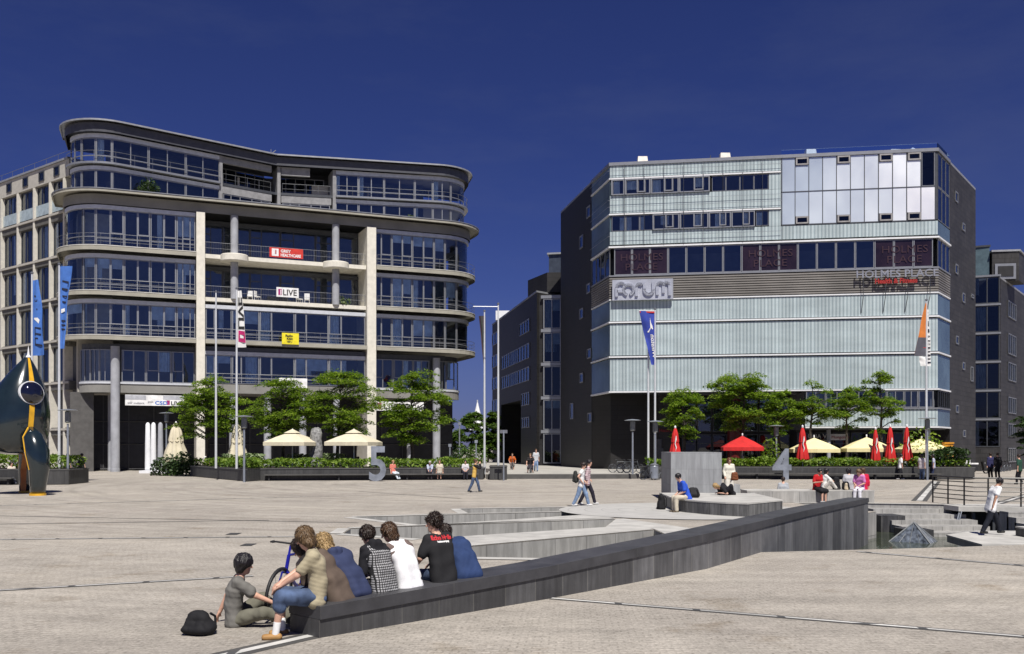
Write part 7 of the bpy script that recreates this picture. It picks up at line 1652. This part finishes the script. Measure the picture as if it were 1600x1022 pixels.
far('person in a printed top and dark jeans standing right of the orange flag pole', 1459, 749.5, (-.8, .4), h=1.74, top=(.40, .42, .52), sleeve=.8, bottom=(.03, .04, .09), hair='black', style='mid', seed=73)
far('person in a pale blue shirt behind the end of the right planter', 1472, 744, (-.6, -.8), y=73.5, h=1.74, top=(.55, .62, .72), sleeve=.8, bottom=(.03, .03, .04), hair='black', seed=74)
far('person in dark clothes with a backpack standing by the orange pillar', 1487, 747, (.2, .9), h=1.80, top=(.02, .018, .02), sleeve=1.5, bottom=(.06, .05, .05), hair='black', seed=75)
far('person in a dark blue jacket, left one of the pair beyond the railing', 1548, 747.5, (0, 1), h=1.80, top=(.03, .03, .09), sleeve=1.9, bottom=(.012, .012, .016), hair='dark', seed=76)
far('person in black, right one of the pair beyond the railing', 1559, 748, (.1, 1), h=1.82, top=(.012, .012, .016), sleeve=1.9, bottom=(.012, .012, .016), hair='dark', seed=77)
far('person in a dark green top at the right edge of the plaza', 1593, 757, (-.5, .8), h=1.78, stride=.1, top=(.02, .06, .04), sleeve=1., bottom=(.015, .015, .02), hair='dark', seed=78)
far('person in a white shirt standing under the folded parasol by the office', 323, 740, (.5, -.8), y=79.5, h=1.76, top=(.70, .70, .70), sleeve=1.5, bottom=(.05, .05, .06), hair='dark', seed=79)
for k, (u, y, tp, hr) in enumerate(((1168, 72.6, (.3, .12, .1), 'blond'), (1384, 72.2, (.12, .12, .13), 'grey'), (1340, 72.6, (.4, .35, .3), 'brown'), (1300, 72.8, (.1, .12, .2), 'dark'), (560, 72.6, (.4, .4, .42), 'dark'))):
    far(['guest with blond hair under the open red parasol', 'grey-haired guest between the folded red parasols', 'guest in beige under the middle butter parasol', 'guest in blue under the left butter parasol', 'guest in pale grey under the right open cream parasol'][k], u, 740, (.3, -.9) if k % 2 else (-.5, -.8), y=y, z=.62, pose='sit', top=tp, sleeve=.8, bottom=(.05, .05, .06), hair=hr, seed=80 + k)
# cafe chairs and tables behind the hedges
WICK = mat('dark_wicker', (.05, .04, .03), .8, var=.3, scale=9)
def chair_at(p, f, label):
    root = empty('cafe_chair', p, label, 'chair', 'cafe chairs behind the hedges', rz=f); m = MB(); m.box((0, 0, .58), (.46, .46, .06)); m.build('seat', WICK, root, local=True)
    m = MB(); m.box((0, -.21, .86), (.46, .05, .5)); m.build('backrest', WICK, root, local=True)
    for a in (-1, 1):
        for b in (-1, 1): m = MB(); m.tube([(a * .2, b * .2, 0), (a * .2, b * .2, .55)], .02, 5); m.build('leg', WICK, root, local=True)
    return root
cl = 'dark wicker cafe chair behind a planter hedge'
c0 = chair_at((PT(1168, 0, 72.6).x, 72.6, 0), 2.8, cl)
for u, y, f in ((1384, 72.2, 3.4), (1340, 72.6, 2.7), (1300, 72.8, 3.5), (560, 72.6, 2.8), (1152, 72.9, 1.2), (1362, 73, .6), (1282, 72.6, .9), (1426, 72, 3.), (448, 72.8, 3.2), (470, 73, .4), (545, 73, .9)):
    c = copy_tree(c0); c.location = (PT(u, 0, y).x, y, 0); c.rotation_euler.z = f
t0 = empty('cafe_table', (PT(1160, 0, 72.3).x, 72.3, 0), 'round cafe table behind a planter hedge', 'table', 'cafe tables behind the hedges'); m = MB(); m.lathe([(.02, .88), (.42, .88), (.42, .92), (.02, .92)], 18); m.build('tabletop', FWHT, t0, local=True); m = MB(); m.lathe([(.25, 0), (.25, .03), (.035, .06), (.035, .88)], 10); m.build('leg', RAIL, t0, local=True)
for u, y in ((1352, 72.3), (1290, 72.3), (1435, 71.8), (458, 72.4), (552, 72.3)): c = copy_tree(t0); c.location = (PT(u, 0, y).x, y, 0)
# orange pillar, scooter, parked bikes, bins
p = at(1481, 748); PB = empty('call_pillar', (p[0], 70.5, 0), 'orange yellow pillar box beside the right planter', 'pillar'); x = PT(1481, 0, 70.5).x
m = MB(); m.box((x, 70.5, .75), (.10, .10, 1.5)); m.build('post', mat('pillar_orange', (.55, .24, .02), .5), PB); m = MB(); m.box((x, 70.5, 1.95), (.62, .4, 1.1)); m.box((x, 70.48, 2.56), (.7, .48, .12)); m.build('box', MC['pillar_orange'], PB); m = MB(); m.box((x, 70.29, 2.1), (.34, .04, .4)); m.build('opening', BLACK, PB)
SCT = empty('motor_scooter', (40.0, 82.3, 0), 'parked black and white motor scooter by the slate flank', 'scooter'); m = MB()
for k in (-.62, .62):
    n = 18; mm = MB(); mm.tube([(40.0 + k + .2 * math.cos(6.2832 * i / n), 82.3, .24 + .2 * math.sin(6.2832 * i / n)) for i in range(n + 1)], .06, 6); mm.build('wheel', BLACK, SCT)
m.hexa([(39.2, 82.1, .35), (39.9, 82.1, .25), (39.9, 82.5, .25), (39.2, 82.5, .35)], [(39.25, 82.12, .8), (39.8, 82.12, .78), (39.8, 82.48, .78), (39.25, 82.48, .8)]); m.box((40.15, 82.3, .28), (.6, .36, .08)); m.build('body', BLACK, SCT)
m = MB(); m.hexa([(40.4, 82.1, .3), (40.55, 82.1, .3), (40.55, 82.5, .3), (40.4, 82.5, .3)], [(40.28, 82.1, 1.0), (40.42, 82.1, 1.0), (40.42, 82.5, 1.0), (40.28, 82.5, 1.0)]); m.build('leg_shield', BLACK, SCT)
m = MB(); m.box((39.55, 82.3, .86), (.75, .3, .12)); m.build('seat', BWH, SCT); m = MB(); m.box((39.0, 82.3, 1.0), (.4, .4, .34)); m.build('top_box', BWH, SCT); m = MB(); m.tube([(40.3, 81.95, 1.1), (40.36, 82.3, 1.05), (40.3, 82.65, 1.1)], .025, 6); m.build('handlebar', BLACK, SCT); m = MB(); m.lathe([(.02, -.06), (.1, -.03), (.12, .03), (.02, .06)], 10, (40.45, 82.3, .9)); m.build('headlight', BWH, SCT)
for k, (u, y, z, fx) in enumerate(((968, 71.5, .37, (1, .1)), (979, 70.8, .37, (.9, .4)), (990, 70.2, .37, (.8, -.5)), (1016, 66.6, 0., (.9, .2)), (1029, 66.2, 0., (.7, .6)))):
    bicycle((PT(u, 0, y).x, y, z), fx, ['grey bicycle, leftmost of those parked at the dark wall', 'grey bicycle in the middle of those parked at the dark wall', 'bicycle leaning at the lamp post by the dark wall', 'bicycle parked behind the grey bin by the white poles', 'bicycle parked between the grey bin and the stone block'][k], (.10, .11, .12), lean=.08)
x = PT(1022, 0, 65.9).x; BN = empty('litter_bin', (x, 65.9, 0), 'round grey litter bin at the foot of the two white poles', 'bin'); m = MB(); m.lathe([(.26, .08), (.3, .12), (.3, .95), (.27, 1.0)], 18, (x, 65.9, 0)); m.build('body', STEEL, BN); m = MB(); m.lathe([(.31, 1.0), (.31, 1.05), (.15, 1.14), (.02, 1.16)], 18, (x, 65.9, 0)); m.build('lid', RAIL, BN)
x = PT(1550, 0, 86).x
for k in range(4): bicycle((x + 1.5 + k * .9, 88.0 + k * 1.2, 0), (.8, .5), ['first dark bicycle at the slate flank, nearest the pair', 'second dark bicycle at the slate flank', 'third dark bicycle at the slate flank', 'farthest dark bicycle at the slate flank, by the right edge'][k], (.03, .03, .035))
# balcony furniture in the loggias
for k, u in enumerate((392, 404, 470, 482)):
    q = SU(u); c = W0.at(q, -.7); root = empty('balcony_chair', (c.x, c.y, 16.52), ['white chair, leftmost on the lower loggia', 'white chair left of the 1LIVE banner', 'white chair just right of the 1LIVE banner', 'white chair farther right of the 1LIVE banner'][k], 'chair', rz=.3 + k); m = MB(); m.box((0, 0, .45), (.5, .5, .06)); m.build('seat', BWH, root, local=True); m = MB(); m.box((0, .24, .75), (.5, .05, .55)); m.build('backrest', BWH, root, local=True)
    for a in (-1, 1):
        for b in (-1, 1): m = MB(); m.tube([(a * .22, b * .22, 0), (a * .22, b * .22, .43)], .02, 4); m.build('leg', BWH, root, local=True)
